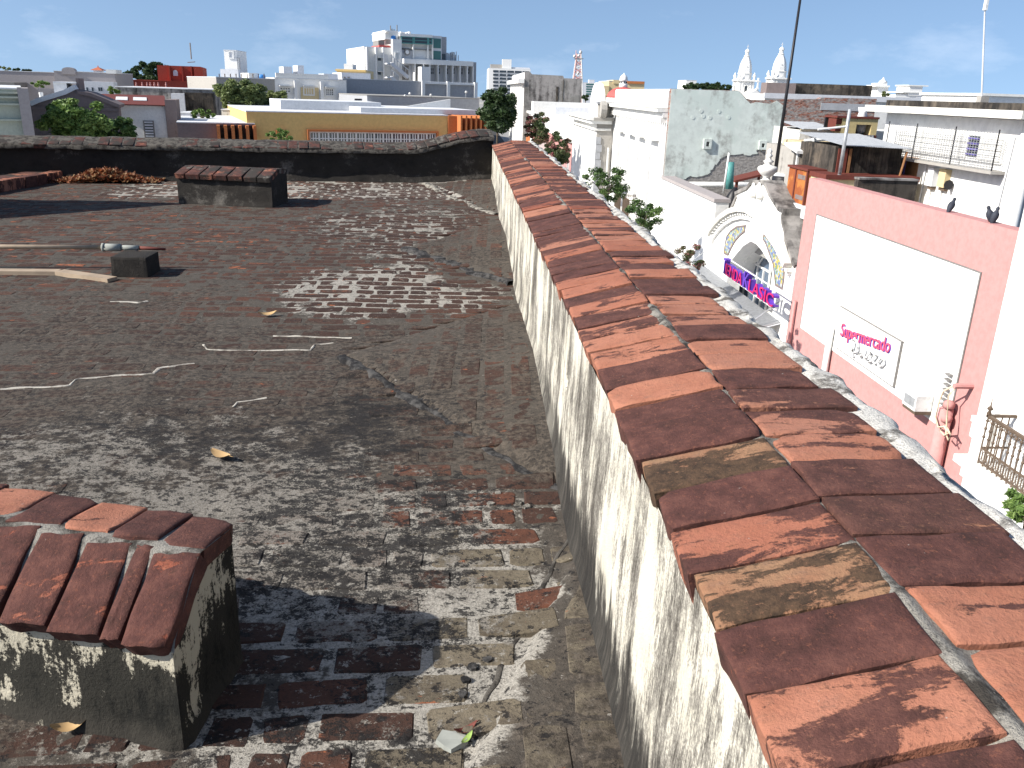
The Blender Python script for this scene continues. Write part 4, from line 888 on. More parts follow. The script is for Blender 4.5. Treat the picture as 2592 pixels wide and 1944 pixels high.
aa = np.array(ar2); dl = np.r_[0, np.cumsum(np.linalg.norm(np.diff(aa, axis=0), axis=1))]
for t in np.arange(.2, dl[-1], .30):
    u = np.interp(t, dl, aa[:, 0]); z = np.interp(t, dl, aa[:, 1])+.15; pbox('dentil', 'white_old', ks, PF, u-.07, u+.07, z-.06, z+.06, .0, .20)
ML = [(225, 832), (235, 740), (252, 660), (292, 602), (360, 556), (450, 546), (440, 602), (392, 640), (340, 700), (300, 770), (265, 850)]
MR = [(645, 635), (700, 700), (760, 790), (820, 890), (858, 990), (850, 1100), (835, 1205), (765, 1165), (755, 1050), (740, 940), (700, 830), (665, 730), (635, 680)]
for q in (ML, MR):
    z_ = pxs(PF, Z9, q); ppoly('mosaic', 'mosaic_glass', ks, PF, z_, -.02, .02)
    mb = MB(); PF.strip(mb, z_+[z_[0]], .07, 0, .035); mb.build('mosaic_border', 'mauve_render', ks)
# recess with an arched window
pbox('recess_wall', 'white_old', ks, PF, oo[0][0]-.3, oo[-1][0]+.3, GZ, max(q[1] for q in oo)+.3, -1.25, -1.10)
mb = MB(); PF.strip(mb, oo, .05, -1.1, -.552); mb.build('reveal', 'white_paint', ks)
PR = XP(10.5+1.08); wq = PR.rc(Z9, 455, 890, 715, 1215)
uc = (wq[0]+wq[1])/2; hw = (wq[1]-wq[0])/2; zsp = wq[2]+.9
arc = [(uc+hw*math.cos(a), zsp+hw*.95*math.sin(a)) for a in np.linspace(math.pi, 0, 13)]
fan = ppoly('window', 'glass_blue', ks, PR, [(uc-hw, GZ+2)]+arc+[(uc+hw, GZ+2)], -.02, .02)
mb = MB(); PR.strip(mb, arc, .12, .02, .09)
for a in (.25, .5, .75): PR.strip(mb, [(uc, zsp), (uc+hw*math.cos(math.pi*a), zsp+hw*.95*math.sin(math.pi*a))], .06, .02, .07)
for k in range(5): u = uc-hw+2*hw*k/4; PR.box(mb, u-.04, u+.04, GZ+2, zsp, .02, .08)
for z in (zsp, zsp-.9, zsp-1.8): PR.box(mb, uc-hw, uc+hw, z-.035, z+.035, .02, .075)
mb.build('frame', 'white_metal', fan)
# urn on the gable
ap = PF.px(Z9(600, 85)); ut = PF.px(Z4(1178, 1250)); H = ut[1]-ap[1]; ux, uy, _ = PF.at(ap[0]-.12, 0, -.25)
mb = MB(); mb.lathe([(.30, 0), (.30, .05), (.16, .09), (.13, .16), (.26, .22), (.40, .34), (.42, .42), (.36, .47), (.22, .50), (.12, .55), (.20, .60), (.22, .63), (.10, .67), (.09, .74), (.15, .78), (.10, .82), (.07, .86), (.11, .91), (.07, .96), (.01, 1.0)], (0, 0, 0), 16)
mb.v = [(ux+x*H*.72, uy+y*H*.72, ap[1]-.02+z*H) for x, y, z in mb.v]; mb.build('urn', 'white_old', ks, True)
for q in ((548, 100, 556, 240), (610, 100, 628, 255)):
    A = PF.px(Z9(q[0], q[1])); B = PF.px(Z9(q[2], q[3])); mb = MB(); mb.tube([PF.at(A[0], A[1], .06), PF.at(B[0], B[1], .10)], .06, 8, .14); mb.build('bracket_scroll', 'white_paint', ks, True)
# sign letters on their rack
PT = XP(10.5-.55)
l0 = PT.px(Z9(236, 960)); l1 = PT.px(Z9(768, 1320)); k0_ = PT.px(Z9(470, 1120)); zt1 = PT.px(Z9(250, 880))[1]; zb1 = PT.px(Z9(235, 1035))[1]; hh = zt1-zb1
sgn = pbox('sign_rack', 'white_metal', ks, PT, l0[0]-.1, l1[0]+.1, zb1-.08, zb1-.03, -.03, .03)
pbox('rack_rail', 'white_metal', sgn, PT, l0[0]+.6, l1[0]+.1, zt1-.02, zt1+.01, -.02, .02)
zb1 = zb1-.02
def word(t, a, b, z1, mat): text_on(PT, t, a, b, zb1, z1, -.10, .20, 'sign_violet', 'letters', sgn); text_on(PT, t, a+.015, b+.015, zb1+.012, z1+.012, .102, .02, mat, 'letter_faces', sgn)
wT = (l1[0]-l0[0])
word('T', l0[0], l0[0]+wT*.065, zb1+hh, 'sign_violet'); word('IENDA', l0[0]+wT*.068, l0[0]+wT*.42, zb1+hh*.74, 'sign_magenta')
word('K', l0[0]+wT*.455, l0[0]+wT*.56, zb1+hh, 'sign_violet'); word('LASIC', l0[0]+wT*.565, l1[0], zb1+hh*.74, 'sign_magenta')
# ribbed awning
aw = thing('awning', 'grey ribbed metal awning below the purple lettered sign', 'awning', loc(PF, -31, -7.2))
a0, a1 = -36.1, -26.6; mb = MB(); n = 96
for i in range(n):
    u0 = a0+(a1-a0)*i/n; u1 = u0+(a1-a0)/n*.62; lo = [PF.at(u0, -7.42, 1.55), PF.at(u1, -7.42, 1.55), PF.at(u1, -6.98, .02), PF.at(u0, -6.98, .02)]; rb = MB(); rb.prism(lo, [(x, y, z+.05) for x, y, z in lo]); rb.build('rib', 'grey_metal', aw)
lo = [PF.at(a0, -7.45, 1.6), PF.at(a1, -7.45, 1.6), PF.at(a1, -7.01, .02), PF.at(a0, -7.01, .02)]; mb.prism(lo, [(x, y, z+.02) for x, y, z in lo]); mb.build('sheet', 'light_grey', aw)
pbox('gutter', 'white_metal', aw, PF, a0, a1, -7.52, -7.38, 1.58, 1.72)
for u in (a0+.2, a1-.1): MB().tube([PF.at(u, -7.42, 1.5), PF.at(u, -6.2, .02)], .025, 6).build('stay', 'grey_metal', aw)
# ---- low white front with panels
lw = thing('low_white_shop', 'low blank white shop front with sunk panels between gabled shop and tall house', 'shop', loc(PF, -40.6))
pbox('wall', 'white_paint', lw, PF, -45.62, -35.42, GZ, -4.12, -.55, 0); pbox('coping', 'lilac_grey', lw, PF, -45.6, -35.38, -4.118, -3.98, -.60, .10)
for q in ((120, 430, 185, 700), (215, 480, 320, 775), (360, 560, 455, 860)):
    A = PF.px(Z6(q[0], (q[1]+q[3])/2)); B = PF.px(Z6(q[2], (q[1]+q[3])/2)); z1, z0 = -4.75, -6.55
    mb = MB()
    for a in ((A[0], A[0]+.035, z0, z1), (B[0]-.035, B[0], z0, z1), (A[0], B[0], z1, z1+.03), (A[0], B[0], z0, z0+.03)): PF.box(mb, *a, 0, .03)
    mb.build('panel_bead', 'light_grey', lw)
pbox('plinth_band', 'grey_mould', lw, PF, -45.6, -35.5, -7.75, -7.55, 0, .5)
pbox('roof', 'roof_grey', lw, PF, -45.6, -26.1, -5.55, -5.3, -12., -.62)
# ---- clutter on the low roof
def post(name, label, cat, fn, base, top, y, r, mat, extra=None, r1=None):
    A = aty(fn(*base), y); B = aty(fn(*top), y); o = thing(name, label, cat, tuple(float(q) for q in A)); MB().tube([A, B], r, 8, r1).build('shaft', mat, o, True); return o, A, B
post('green_post', 'short thick green post rising from the low shop roof', 'post', Z4, (775, 1650), (785, 1385), 40, .19, 'teal_trim')
post('thin_pole', 'thin pale pole beside the green post', 'pole', Z4, (715, 1690), (772, 1290), 38.5, .045, 'white_metal')
A = aty(Z4(345, 1605), 44.8); B = aty(Z4(1360, 1612), 44.8); mb = MB(); mb.tube([A, B], .13, 10); o = mb.build('roof_duct', 'white_metal', None, True); tag(o, 'horizontal pale pipe along the foot of the pale green wall', 'pipe')
A = aty(Z4(830, 1560), 41); mb = MB(); mb.prism([(A[0]-.1, 40.6, A[2]-.1), (A[0]+1.6, 40.6, A[2]+.35), (A[0]+1.6, 42, A[2]+.35), (A[0]-.1, 42, A[2]-.1)], [(A[0]-.1, 40.6, A[2]), (A[0]+1.6, 40.6, A[2]+.45), (A[0]+1.6, 42, A[2]+.45), (A[0]-.1, 42, A[2])]); mb.box(A[0], A[0]+.12, 40.8, 40.9, -5.3, A[2]-.05); mb.box(A[0]+1.4, A[0]+1.5, 41.8, 41.9, -5.3, A[2]+.3); tag(mb.build('sheet_cover', 'rust_roof'), 'small tilted rusty sheet cover on the low shop roof', 'sheet')
A = atx(Z6(705, 470), 12.2); mb = MB(); mb.lathe([(.1, 0), (.34, .05), (.42, .3), (.36, .6), (.22, .85), (.08, 1.0)], (A[0], A[1], -5.3), 9); mb.v = [(x+.05*math.sin(9*z+3*y), y, z*1.0+(A[2]+5.3)*0) for x, y, z in mb.v]; mb.v = [(x, y, -5.3+(z+5.3)*1.5) for x, y, z in mb.v]; tag(mb.build('rubbish_bag', 'black_metal', None, True), 'black plastic bag slumped on the roof behind the gable', 'bag')
o, A, B = post('mast', 'tall black tapered mast rising behind the urn', 'mast', zoom(0, 0, 1), (1957, 470), (2027, -10), 32.5, .075, 'black_metal', r1=.045)
MB().tube([B, B+(B-A)*.35], .045, 8, .03).build('mast_tip', 'black_metal', o, True); MB().tube([A, (A[0], A[1], -5.3)], .10, 8).build('mast_foot', 'black_metal', o, True)

# ---- tall white house with the pale green flank
tw = thing('tall_white_house', 'tall white house front with dentil cornice and peeling pale green flank', 'house', loc(PF, -54))
pbox('wall', 'white_paint', tw, PF, -62.28, -45.80, GZ, .36, -.6, 0); pbox('attic_band', 'white_paint', tw, PF, -62.27, -45.79, -.60, .30, 0, .05)
pbox('cornice', 'white_old', tw, PF, -62.25, -45.78, -.78, -.60, 0, .55); pbox('cornice_edge', 'white_mouldy', tw, PF, -62.25, -45.78, -.60, -.56, 0, .60); pbox('frieze', 'white_paint', tw, PF, -62.2, -45.8, -1.05, -.782, 0, .25)
for u in np.arange(-62.0, -45.9, .50): pbox('dentil', 'white_old', tw, PF, u-.13, u+.13, -1.32, -1.052, 0, .32)
for q in ((1490, 1060), (1590, 1085), (1690, 1110), (1815, 1140)):
    A = PF.px(Z3(*q)); pbox('window_hood', 'white_old', tw, PF, A[0]-.95, A[0]+.95, A[1]-.12, A[1]+.05, 0, .45)
    w_ = pbox('shaded_reveal', 'grey_render', tw, PF, A[0]-.60, A[0]+.60, -7.4, A[1]-.75, -.1, .03); mb = MB()  # grey strip paints the jamb shadow of a narrow window reveal
    for z in np.arange(-7.3, A[1]-.8, .16): PF.box(mb, A[0]-.52, A[0]+.52, z, z+.09, .03, .05)
    mb.build('slat_field', 'light_grey', w_); tag(w_.children[0], kind='stuff')
    for s_ in (-1, 1): pbox('window_jamb', 'white_paint', tw, PF, A[0]+s_*.66-.06, A[0]+s_*.66+.06, -7.4, A[1]-.55, 0, .22)
bz = PF.px(Z8(900, 1010))[1]
for u in (-50.4, -53.2):
    bl_ = pbox('balcony_slab', 'white_old', tw, PF, u-1.1, u+1.1, bz-.9, bz-.75, 0, 1.0); mb = MB(); PF.box(mb, u-1.1, u+1.1, bz+.2, bz+.24, .95, .99); PF.box(mb, u-1.1, u-1.06, bz+.2, bz+.24, 0, .95); PF.box(mb, u+1.06, u+1.1, bz+.2, bz+.24, 0, .95)
    for k in np.arange(-1.08, 1.1, .135): PF.box(mb, u+k-.011, u+k+.011, bz-.75, bz+.2, .96, .982)
    for k in np.arange(.1, .95, .135): PF.box(mb, u+1.07, u+1.09, bz-.75, bz+.2, k-.01, k+.01)
    mb.build('balcony_rail', 'iron', bl_)
PG = YP(45.5)
top = [(195, 650), (860, 668), (905, 702), (945, 748), (1000, 762), (1180, 765), (1340, 758), (1680, 752), (1700, 738), (2000, 745), (2250, 752)]
tp_ = pxs(PG, Z4, top); tp_[0] = (10.52, tp_[0][1]); ur_ = tp_[-1][0]
ppoly('flank_wall', 'rubble', tw, PG, [(10.52, GZ)]+tp_+[(ur_, GZ)], -.55, 0)
gr = [(195, 652), (860, 672), (902, 708), (940, 756), (985, 800), (1040, 782), (1110, 792), (1180, 802), (1250, 772), (1318, 800), (1312, 900), (1290, 1100), (1255, 1205), (1150, 1240), (1050, 1268), (1040, 1310), (870, 1302), (700, 1342), (650, 1400), (560, 1500), (420, 1530), (270, 1562), (90, 1600)]
g2 = pxs(PG, Z4, gr); rj = random.Random(4); g3 = []
for i in range(len(g2)):
    a, b = np.array(g2[i]), np.array(g2[(i+1) % len(g2)]); nn_ = 5 if 8 < i < 22 else 1
    for k in range(nn_): p = a+(b-a)*k/nn_; g3.append((float(p[0]+(rj.uniform(-.09, .09) if nn_ > 1 else 0)), float(p[1]+(rj.uniform(-.08, .08) if nn_ > 1 else 0))))
g3[0] = (10.53, g3[0][1]); g3 = [(max(10.53, u), z) for u, z in g3]
ppoly('green_plaster', 'green_paint', tw, PG, g3, -.01, .035)
for q in ((512, 1150, 590, 1250), (1065, 1168, 1142, 1258)):
    r = PG.rc(Z4, *q); n_ = pbox('niche', 'grey_mould', tw, PG, r[0]+.1, r[1]-.1, r[2]+.1, r[3]-.1, .03, .045); mb = MB()
    for a in ((r[0], r[1], r[3]-.14, r[3]), (r[0], r[1], r[2], r[2]+.12), (r[0], r[0]+.13, r[2]+.12, r[3]-.14), (r[1]-.12, r[1], r[2]+.12, r[3]-.14)): PG.box(mb, *a, .03, .16)
    mb.build('niche_frame', 'green_paint', n_)
for q in ((490, 875), (668, 878), (408, 938), (578, 940), (765, 938), (512, 925)):
    A = PG.px(Z4(*q)); mb = MB(); mb.tube([PG.at(A[0], A[1], .03), PG.at(A[0], A[1], .05)], .10, 10); mb.build('tie_plate', 'green_paint', tw)
A = PG.px(Z4(1700, 740)); B = PG.px(Z4(2240, 1000)); pbox('grey_patch', 'grey_render', tw, PG, A[0], B[0], B[1]+.6, A[1]-.25, .0, .03)
pbox('roof', 'roof_grey', tw, PG, 10.9, ur_, -2.6, -2.4, -17, -.56)

# ---- corner house with quoins, further up the street
PQ = XP(9.3); PQS = YP(62.35)
qh = thing('quoined_house', 'white corner house with stone quoins and scrolled parapet beyond the tall house', 'house', loc(PQ, -68))
pbox('wall', 'white_paint', qh, PQ, -76, -62.4, GZ, -2.0, -6, 0); 
uq = (9.3, 10.48)
pbox('side_wall', 'concrete', qh, PQS, 9.32, 10.45, GZ, -2.0, 0, .03)  # concrete tone also carries the shade of this side
for k in range(12):
    z = -2.9-k*.52; pbox('quoin', 'grey_render', qh, PQS, 9.28, 9.28+(.46 if k % 2 else .36), z-.49, z, .031, .10)  # quoins greyed along with the shaded side
for z0, z1, dd in ((-2.0, -1.75, .45), (-1.75, -1.55, .62), (-2.45, -2.3, .18)): pbox('cornice', 'white_old', qh, PQ, -76, -62.3+dd*.6, z0, z1, -1, dd)
for z0, z1, dd in ((-2.0, -1.76, .30), (-1.76, -1.56, .44)): pbox('side_cornice', 'concrete', qh, PQS, 9.0, 10.46, z0, z1, .02, dd)
pbox('parapet', 'concrete', qh, PQS, 9.35, 10.46, -1.55, -.65, -.6, .1); pbox('parapet_cap', 'grey_render', qh, PQS, 9.2, 10.5, -.65, -.5, -.8, .2)
for u in (9.62, 10.1): pbox('parapet_panel', 'concrete', qh, PQS, u-.15, u+.15, -1.4, -.8, .1, .16)
A = PQ.px(Z3(1180, 800)); mb = MB(); PQ.poly(mb, [(A[0]-2.6, -1.55), (A[0]+2.6, -1.55)]+[(A[0]+2.6*math.cos(a), -1.2+2.0*math.sin(a)) for a in np.linspace(0, math.pi, 15)], -.6, -.2); mb.build('arched_pediment', 'white_paint', qh)
mb = MB(); mb.tube([PQ.at(A[0]+3.6, -1.5+.5, -.1), PQ.at(A[0]+3.6, -1.0, -.5)], .55, 12); mb.build('scroll', 'concrete', qh)
MB().tube([(10.2, 62.2, -10), (10.2, 62.2, -3.6)], .07, 8).build('downpipe', 'white_metal', qh)
# ---- pink and white houses further on
ph = thing('pink_house', 'pale pink and white low house behind the flowering street tree', 'house', loc(PQ, -88))
pbox('wall', 'pink_paint', ph, PQ, -100, -76.05, GZ, -3.9, -6, -.05); pbox('upper_wall', 'white_paint', ph, PQ, -100, -76.05, -3.9, -2.3, -6, -.02); pbox('string_course', 'white_old', ph, PQ, -100, -76.05, -4.1, -3.9, -.05, .25)
for u in (-78.5, -84, -90): window(PQ, ph, (u-.5, u+.5, -9.5, -5.9), 'white_metal', 'glass_dark', 2, 4, .1, .1, base=-.05)
wh = thing('far_white_house', 'long white house front with orange shop awnings at the far end of the street', 'house', loc(PQ, -130))
pbox('wall', 'white_paint', wh, PQ, -165, -100.1, GZ, -2.9, -8, .05); pbox('cornice', 'white_old', wh, PQ, -165, -100.1, -2.9, -2.6, -1, .4); pbox('orange_panel', 'orange_paint', wh, PQ, -128, -104, -7.5, -6.0, .05, .5)
for u in np.arange(-162, -102, 5.): window(PQ, wh, (u-.6, u+.6, -6.0, -3.6), 'white_metal', 'glass_dark', 2, 2, .1, .1, base=.05)
PW = YP(100.); rf = thing('low_walled_roof', 'low whitewashed roof walls in front of the grey mouldy house', 'house', (13, 100, GZ))
r = PW.rc(Z3, 590, 785, 1060, 990); pbox('wall', 'white_old', rf, PW, r[0], r[1]+2, GZ, r[3], -3, 0); pbox('grey_end', 'light_grey', rf, PW, r[0]+(r[1]-r[0])*.45, r[1]+2, GZ, r[3]-.5, 0, 1.2)
PGW = YP(130.); gw = thing('grey_mouldy_house', 'tall house with blackened grey flank and white pilastered front', 'house', (14, 130, GZ))
r = PGW.rc(Z3, 500, 500, 1075, 810); z_l = PGW.px(Z3(500, 478))[1]
ppoly('flank', 'grey_mould', gw, PGW, [(r[0], GZ), (r[0], z_l), PGW.px(Z3(560, 482)), PGW.px(Z3(580, 505)), PGW.px(Z3(890, 520)), PGW.px(Z3(900, 545)), (r[1], PGW.px(Z3(1075, 550))[1]), (r[1], GZ)], -.5, 0)
PWW = XP(r[0]-.02); pbox('front', 'white_paint', gw, PWW, -165, -130.1, GZ, z_l-.1, -.4, 0); pbox('cornice', 'white_old', gw, PWW, -165, -129.8, z_l-1.6, z_l-1.0, 0, .9)
for k in range(9): u = -163+k*3.9; pbox('pilaster', 'white_paint', gw, PWW, u-.5, u+.5, GZ, z_l-1.6, 0, .35)
for q in ((818, 630, 840, 810), (885, 560, 890, 800)): rr = PGW.rc(Z3, *q); pbox('stain_chase', 'dark_mould', gw, PGW, rr[0], rr[1], rr[2], rr[3], 0, .06)
# ================================================================== roofs and yards behind the pink wall
# white house with the grilled gallery
HX = 14.5; PH = XP(HX)
hs = thing('grilled_house', 'white house with a wire grilled louvre gallery and stained roof edge', 'house', loc(PH, -19))
uL = PH.px(Z5(585, 800))[0]; uR = PH.px(Z5(1630, 1100))[0]; zt_ = PH.px(Z5(1100, 720))[1]
pbox('wall', 'white_paint', hs, PH, uL, uR, GZ, zt_, -9, 0)
zc0 = PH.px(Z5(1100, 712))[1]; zc1 = PH.px(Z5(1100, 655))[1]; zc2 = PH.px(Z5(1100, 605))[1]
pbox('roof_slab', 'white_mouldy', hs, PH, uL-.6, uR+.5, zc0, zc1, -9.2, .55); pbox('roof_edge', 'dark_mould', hs, PH, uL+.0, uR+.5, zc1, zc2, -.6, .1); pbox('roof_deck', 'roof_grey', hs, PH, uL, uR, zc1, zc1+.1, -9, -.61)
gl = PH.rc(Z5, 690, 800, 1520, 1120); gz1 = (PH.px(Z5(670, 780))[1]+PH.px(Z5(1560, 850))[1])/2; gz0 = (PH.px(Z5(705, 1020))[1]+PH.px(Z5(1500, 1145))[1])/2; gu0 = PH.px(Z5(680, 890))[0]; gu1 = PH.px(Z5(1540, 1000))[0]
lv = pbox('louvre_panel', 'white_metal', hs, PH, gu0+.15, gu1-.15, gz0+.15, gz1-.1, .0, .05)
ud0, ud1 = PH.px(Z5(1240, 970))[0], PH.px(Z5(1330, 970))[0]
for z in np.arange(gz0+.2, gz1-.15, .145):
    pbox('louvre', 'white_old', lv, PH, gu0+.2, ud0, z, z+.128, .05, .085); pbox('louvre', 'white_old', lv, PH, ud1, gu1-.2, z, z+.128, .05, .085)
op = pbox('dark_opening', 'glass_dark', hs, PH, ud0+.02, ud1-.02, gz0+.25, gz1-.15, .05, .06)
for z in np.arange(gz0+.3, gz1-.2, .145): pbox('louvre', 'purple_paint', op, PH, ud0+.03, ud1-.03, z, z+.045, .061, .12)
mb = MB()
for u in np.linspace(gu0, gu1, 46): PH.box(mb, u-.005, u+.005, gz0, gz1, .34, .35)
for z in np.linspace(gz0, gz1, 17): PH.box(mb, gu0, gu1, z-.005, z+.005, .351, .361)
gr_ = mb.build('wire_grille', 'grey_metal', hs)
for u in (gu0, gu0+(gu1-gu0)*.30, gu0+(gu1-gu0)*.66, gu1): pbox('grille_post', 'black_metal', gr_, PH, u-.013, u+.013, gz0-.05, gz1+.08, .338, .364)
pbox('gallery_sill', 'concrete', hs, PH, gu0-.1, gu1+.1, gz0-.1, gz0-.02, 0, .42)
dr = PH.rc(Z5, 735, 1035, 840, 1225); pbox('door', 'wood_brown', hs, PH, dr[0]+.12, dr[1], dr[2], dr[3], 0, .04); pbox('door_post', 'purple_paint', hs, PH, dr[0]-.05, dr[0]+.118, dr[2], dr[3], 0, .08)
for i, (a, b, c, d, mt) in enumerate(((955, 1120, 1000, 1265, 'light_grey'), (1040, 1130, 1095, 1275, 'cream_paint'))):
    rr = PH.rc(Z5, a, b, c, d); o = thing('meter_box', ('slim grey meter box on the white house wall' if i == 0 else 'cream meter box with a torn cover on the white house wall'), 'meter box', loc(PH, rr[0], rr[2])); pbox('box', mt, o, PH, rr[0], rr[1], rr[2], rr[3], .0, .18); pbox('cap', 'iron', o, PH, rr[0]+.02, rr[1]-.02, rr[2]-.10, rr[2]-.003, .0, .12)
    MB().tube([PH.at(rr[0]+.08, rr[2]-.1, .05), PH.at(rr[0]+.02, rr[2]-1.4, .05)], .02, 6).build('conduit', 'white_metal', o)
A = PH.px(Z5(1100, 1250)); o = thing('flood_lamp', 'black flood lamp beside the cream meter box', 'lamp', loc(PH, A[0], A[1])); mb = MB(); mb.lathe([(.03, 0), (.05, .05), (.14, .16), (.15, .2)], (0, 0, 0), 8); mb.v = [PH.at(A[0]+z*.9, A[1]+y, .18+x) for x, y, z in mb.v]; mb.build('shade', 'black_metal', o)
MB().tube([PH.at(A[0], A[1], 0), PH.at(A[0], A[1], .2)], .03, 6).build('arm', 'black_metal', o)
for q in (((1605, 880), (1440, 1560)), ((920, 1080), (855, 1400))): MB().tube([PH.at(*PH.px(Z5(*q[0])), .04), PH.at(*PH.px(Z5(*q[1])), .04)], .022, 6).build('wall_conduit', 'light_grey', hs)
PHS = YP(-uR-.02); pbox('end_wall', 'grey_render', hs, PHS, HX+.02, HX+9, GZ, zt_, -.2, 0)  # painted greyer than the white front to give its shaded side
A = PH.px(Z5(1640, 1000)); mb = MB(); mb.tube([PH.at(uR-.05, zt_, -.12), PH.at(uR-.05, GZ, -.12)], .20, 16); mb.build('rounded_corner', 'white_paint', hs, True)
A = PH.px(Z5(1240, 605)); o = thing('antenna_pole', 'thin tall pale antenna pole on the white house roof', 'antenna', loc(PH, A[0], zc1)); B = aty((2493, 26), -A[0]); P0 = np.array(PH.at(A[0], zc1, -.4)); MB().tube([P0, (P0+B)/2, B], .026, 6, .02).build('pole', 'light_grey', o); pbox('base', 'concrete', o, PH, A[0]-.12, A[0]+.12, zc1, zc1+.35, -.5, -.26); MB().tube([B, B+np.array([0, 0, .3])], .07, 6).build('tip', 'white_metal', o)
A = PH.px(Z5(1620, 565)); o = thing('satellite_dish', 'round grey satellite dish on the white house roof', 'satellite dish', loc(PH, A[0], zc2)); mb = MB(); mb.lathe([(.01, .0), (.2, .03), (.36, .09), (.45, .15)], (0, 0, 0), 20); mb.v = [(HX+.6-z*.7+x*.25, -A[0]+y-.1, A[1]+x*.95+.0) for x, y, z in mb.v]; mb.build('dish', 'light_grey', o, True)
MB().tube([(HX+.6, -A[0]-.1, zc2-.1), (HX+.62, -A[0]-.1, A[1])], .03, 6).build('mount', 'white_metal', o); MB().tube([(HX+.6, -A[0]-.1, A[1]-.3), (HX+.15, -A[0]-.1, A[1]-.15)], .018, 6).build('feed_arm', 'white_metal', o)
A = aty(Z5(1350, 560), 36); B = aty(Z5(1700, 630), 36); mb = MB(); mb.box(A[0], A[0]+6, 36, 41, B[2]-3, A[2]); o = thing('white_penthouse', 'plain white roof room with rounded edge behind the satellite dish', 'roof room', (float(A[0]+2), 36, float(B[2]-3))); mb.build('walls', 'white_paint', o); mb = MB(); mb.box(A[0]-.1, A[0]+6.1, 35.9, 41.1, A[2]+.002, A[2]+.1); mb.build('roof', 'white_old', o)
# dark yard wall
PD = YP(23.4); z1 = PD.px(Z5(500, 1215))[1]; u0 = 10.86; u1 = min(14.48, PD.px(Z5(838, 1235))[0]); o = thing('yard_wall', 'low black stained yard wall behind the pink parapet', 'wall', (12.5, 23.4, GZ)); pbox('wall', 'dark_mould', o, PD, u0, u1, GZ, z1, -.25, 0); pbox('coping', 'grey_mould', o, PD, u0, u1, z1, z1+.05, -.30, .04)
# black shed with tin roof
PS = YP(27.2); r = PS.rc(Z10, 1335, 480, 1990, 1000); sh = thing('tin_shed', 'black weathered board shed with an overhanging tin roof', 'shed', (15, 27.2, -5)); n = 13
for i in range(n): a = r[0]+(r[1]-r[0])*i/n; pbox('board', 'dark_mould', sh, PS, a+.006, a+(r[1]-r[0])/n-.006, -5.2, r[3], -.04-.012*(i % 2), 0)
pbox('wall', 'dark_mould', sh, PS, r[0]-.55, r[1], -5.2, r[3]-.03, -3, -.06)
e0 = PS.px(Z10(1140, 440)); e1 = PS.px(Z10(2035, 490)); n = 40
mb = MB(); xs_ = np.linspace(e0[0], e1[0], n*2+1); P = np.array([[(x, 26.55, e0[1]+(e1[1]-e0[1])*(i/(2*n))+.03*(i % 2)-.03), (x, 30.5, e0[1]+.18+.03*(i % 2))] for i, x in enumerate(xs_)]); gridmesh('tin_roof', P, 'grey_metal', sh, False)
MB().tube([(e1[0]-.15, 26.62, e1[1]-.1), (e1[0]-.55, 26.62, -4.4)], .035, 6).build('prop', 'wood_brown', sh)
for i, x in enumerate((1165, 1205, 1255, 1310)):
    a, b = PS.px(Z10(x-14, 650))[0], PS.px(Z10(x+28, 650))[0]; pbox('door_leaf', 'wood_brown' if i % 2 else 'rust_roof', sh, PS, a, b-.02, -5., PS.px(Z10(x, 505))[1], .0, .05)
# timber house with louvres
PV = YP(31.0); lh = thing('louvred_annex', 'pale wooden annex with louvred windows under a white sheet canopy', 'annex', (13.6, 31, -5)); r = PV.rc(Z10, 560, 540, 1160, 900)
pbox('wall', 'concrete', lh, PV, r[0], r[1]+.2, -5.4, r[3]+.1, -3, 0); up = PV.rc(Z10, 690, 425, 1180, 520); pbox('upper_wall', 'cream_paint', lh, PV, up[0], up[1], up[2]-.1, up[3], -2, -.1)
for q in ((740, 560, 815, 740), (850, 570, 950, 750)):
    rr = PV.rc(Z10, *q); w_ = pbox('window', 'glass_dark', lh, PV, rr[0], rr[1], rr[2], rr[3], 0, .03)
    for z in np.arange(rr[2], rr[3]-.05, .13): pbox('slat', 'white_old', w_, PV, rr[0], rr[1], z, z+.085, .03, .08)
    pbox('jamb', 'black_metal', w_, PV, rr[1], rr[1]+.12, rr[2], rr[3], 0, .05)
for x in (580, 655): a = PV.px(Z10(x, 650))[0]; pbox('post', 'white_metal', lh, PV, a-.05, a+.05, -5.4, PV.px(Z10(x, 545))[1], .3, .4)
c0 = PV.px(Z10(470, 505)); c1 = PV.px(Z10(1150, 590)); mb = MB(); lo = [(c0[0], 29.9, c0[1]-.1), (c1[0], 29.9, c1[1]), (c1[0], 31.2, c1[1]+.32), (c0[0], 31.2, c0[1]+.12)]; mb.prism(lo, [(x, y, z+.09) for x, y, z in lo]); mb.build('canopy', 'white_metal', lh)
A = PV.px(Z10(690, 400)); B = PV.px(Z10(1100, 365)); MB().tube([PV.at(*A, .2), PV.at(*B, .2)], .07, 6).build('beam', 'white_metal', lh); A = PV.px(Z10(800, 360)); B = PV.px(Z10(815, 490)); MB().tube([PV.at(*A, .25), PV.at(*B, .25)], .06, 6).build('strut', 'white_metal', lh)
PU = YP(34.0); r = PU.rc(Z10, 650, 280, 1760, 420); o = thing('ledge_wall', 'stained concrete ledge carrying the old air handling unit', 'wall', (15.5, 34, -5.4)); pbox('wall', 'white_mouldy', o, PU, r[0], r[1]+2, -5.4, r[2]+.45, -3, 0)
n = 26; xs_ = np.linspace(r[0], PU.px(Z10(1115, 270))[0], n*2+1); zz1 = PU.px(Z10(880, 255))[1]; P = np.array([[(x, 33.7, zz1+.05*(i % 2)), (x, 36, zz1+.2+.05*(i % 2))] for i, x in enumerate(xs_)]); gridmesh('corrugated_roof', P, 'grey_metal', o, False)
pbox('roof_fascia', 'cream_paint', o, PU, r[0], xs_[-1], r[2]+.45, zz1-.02, -1.5, .05)
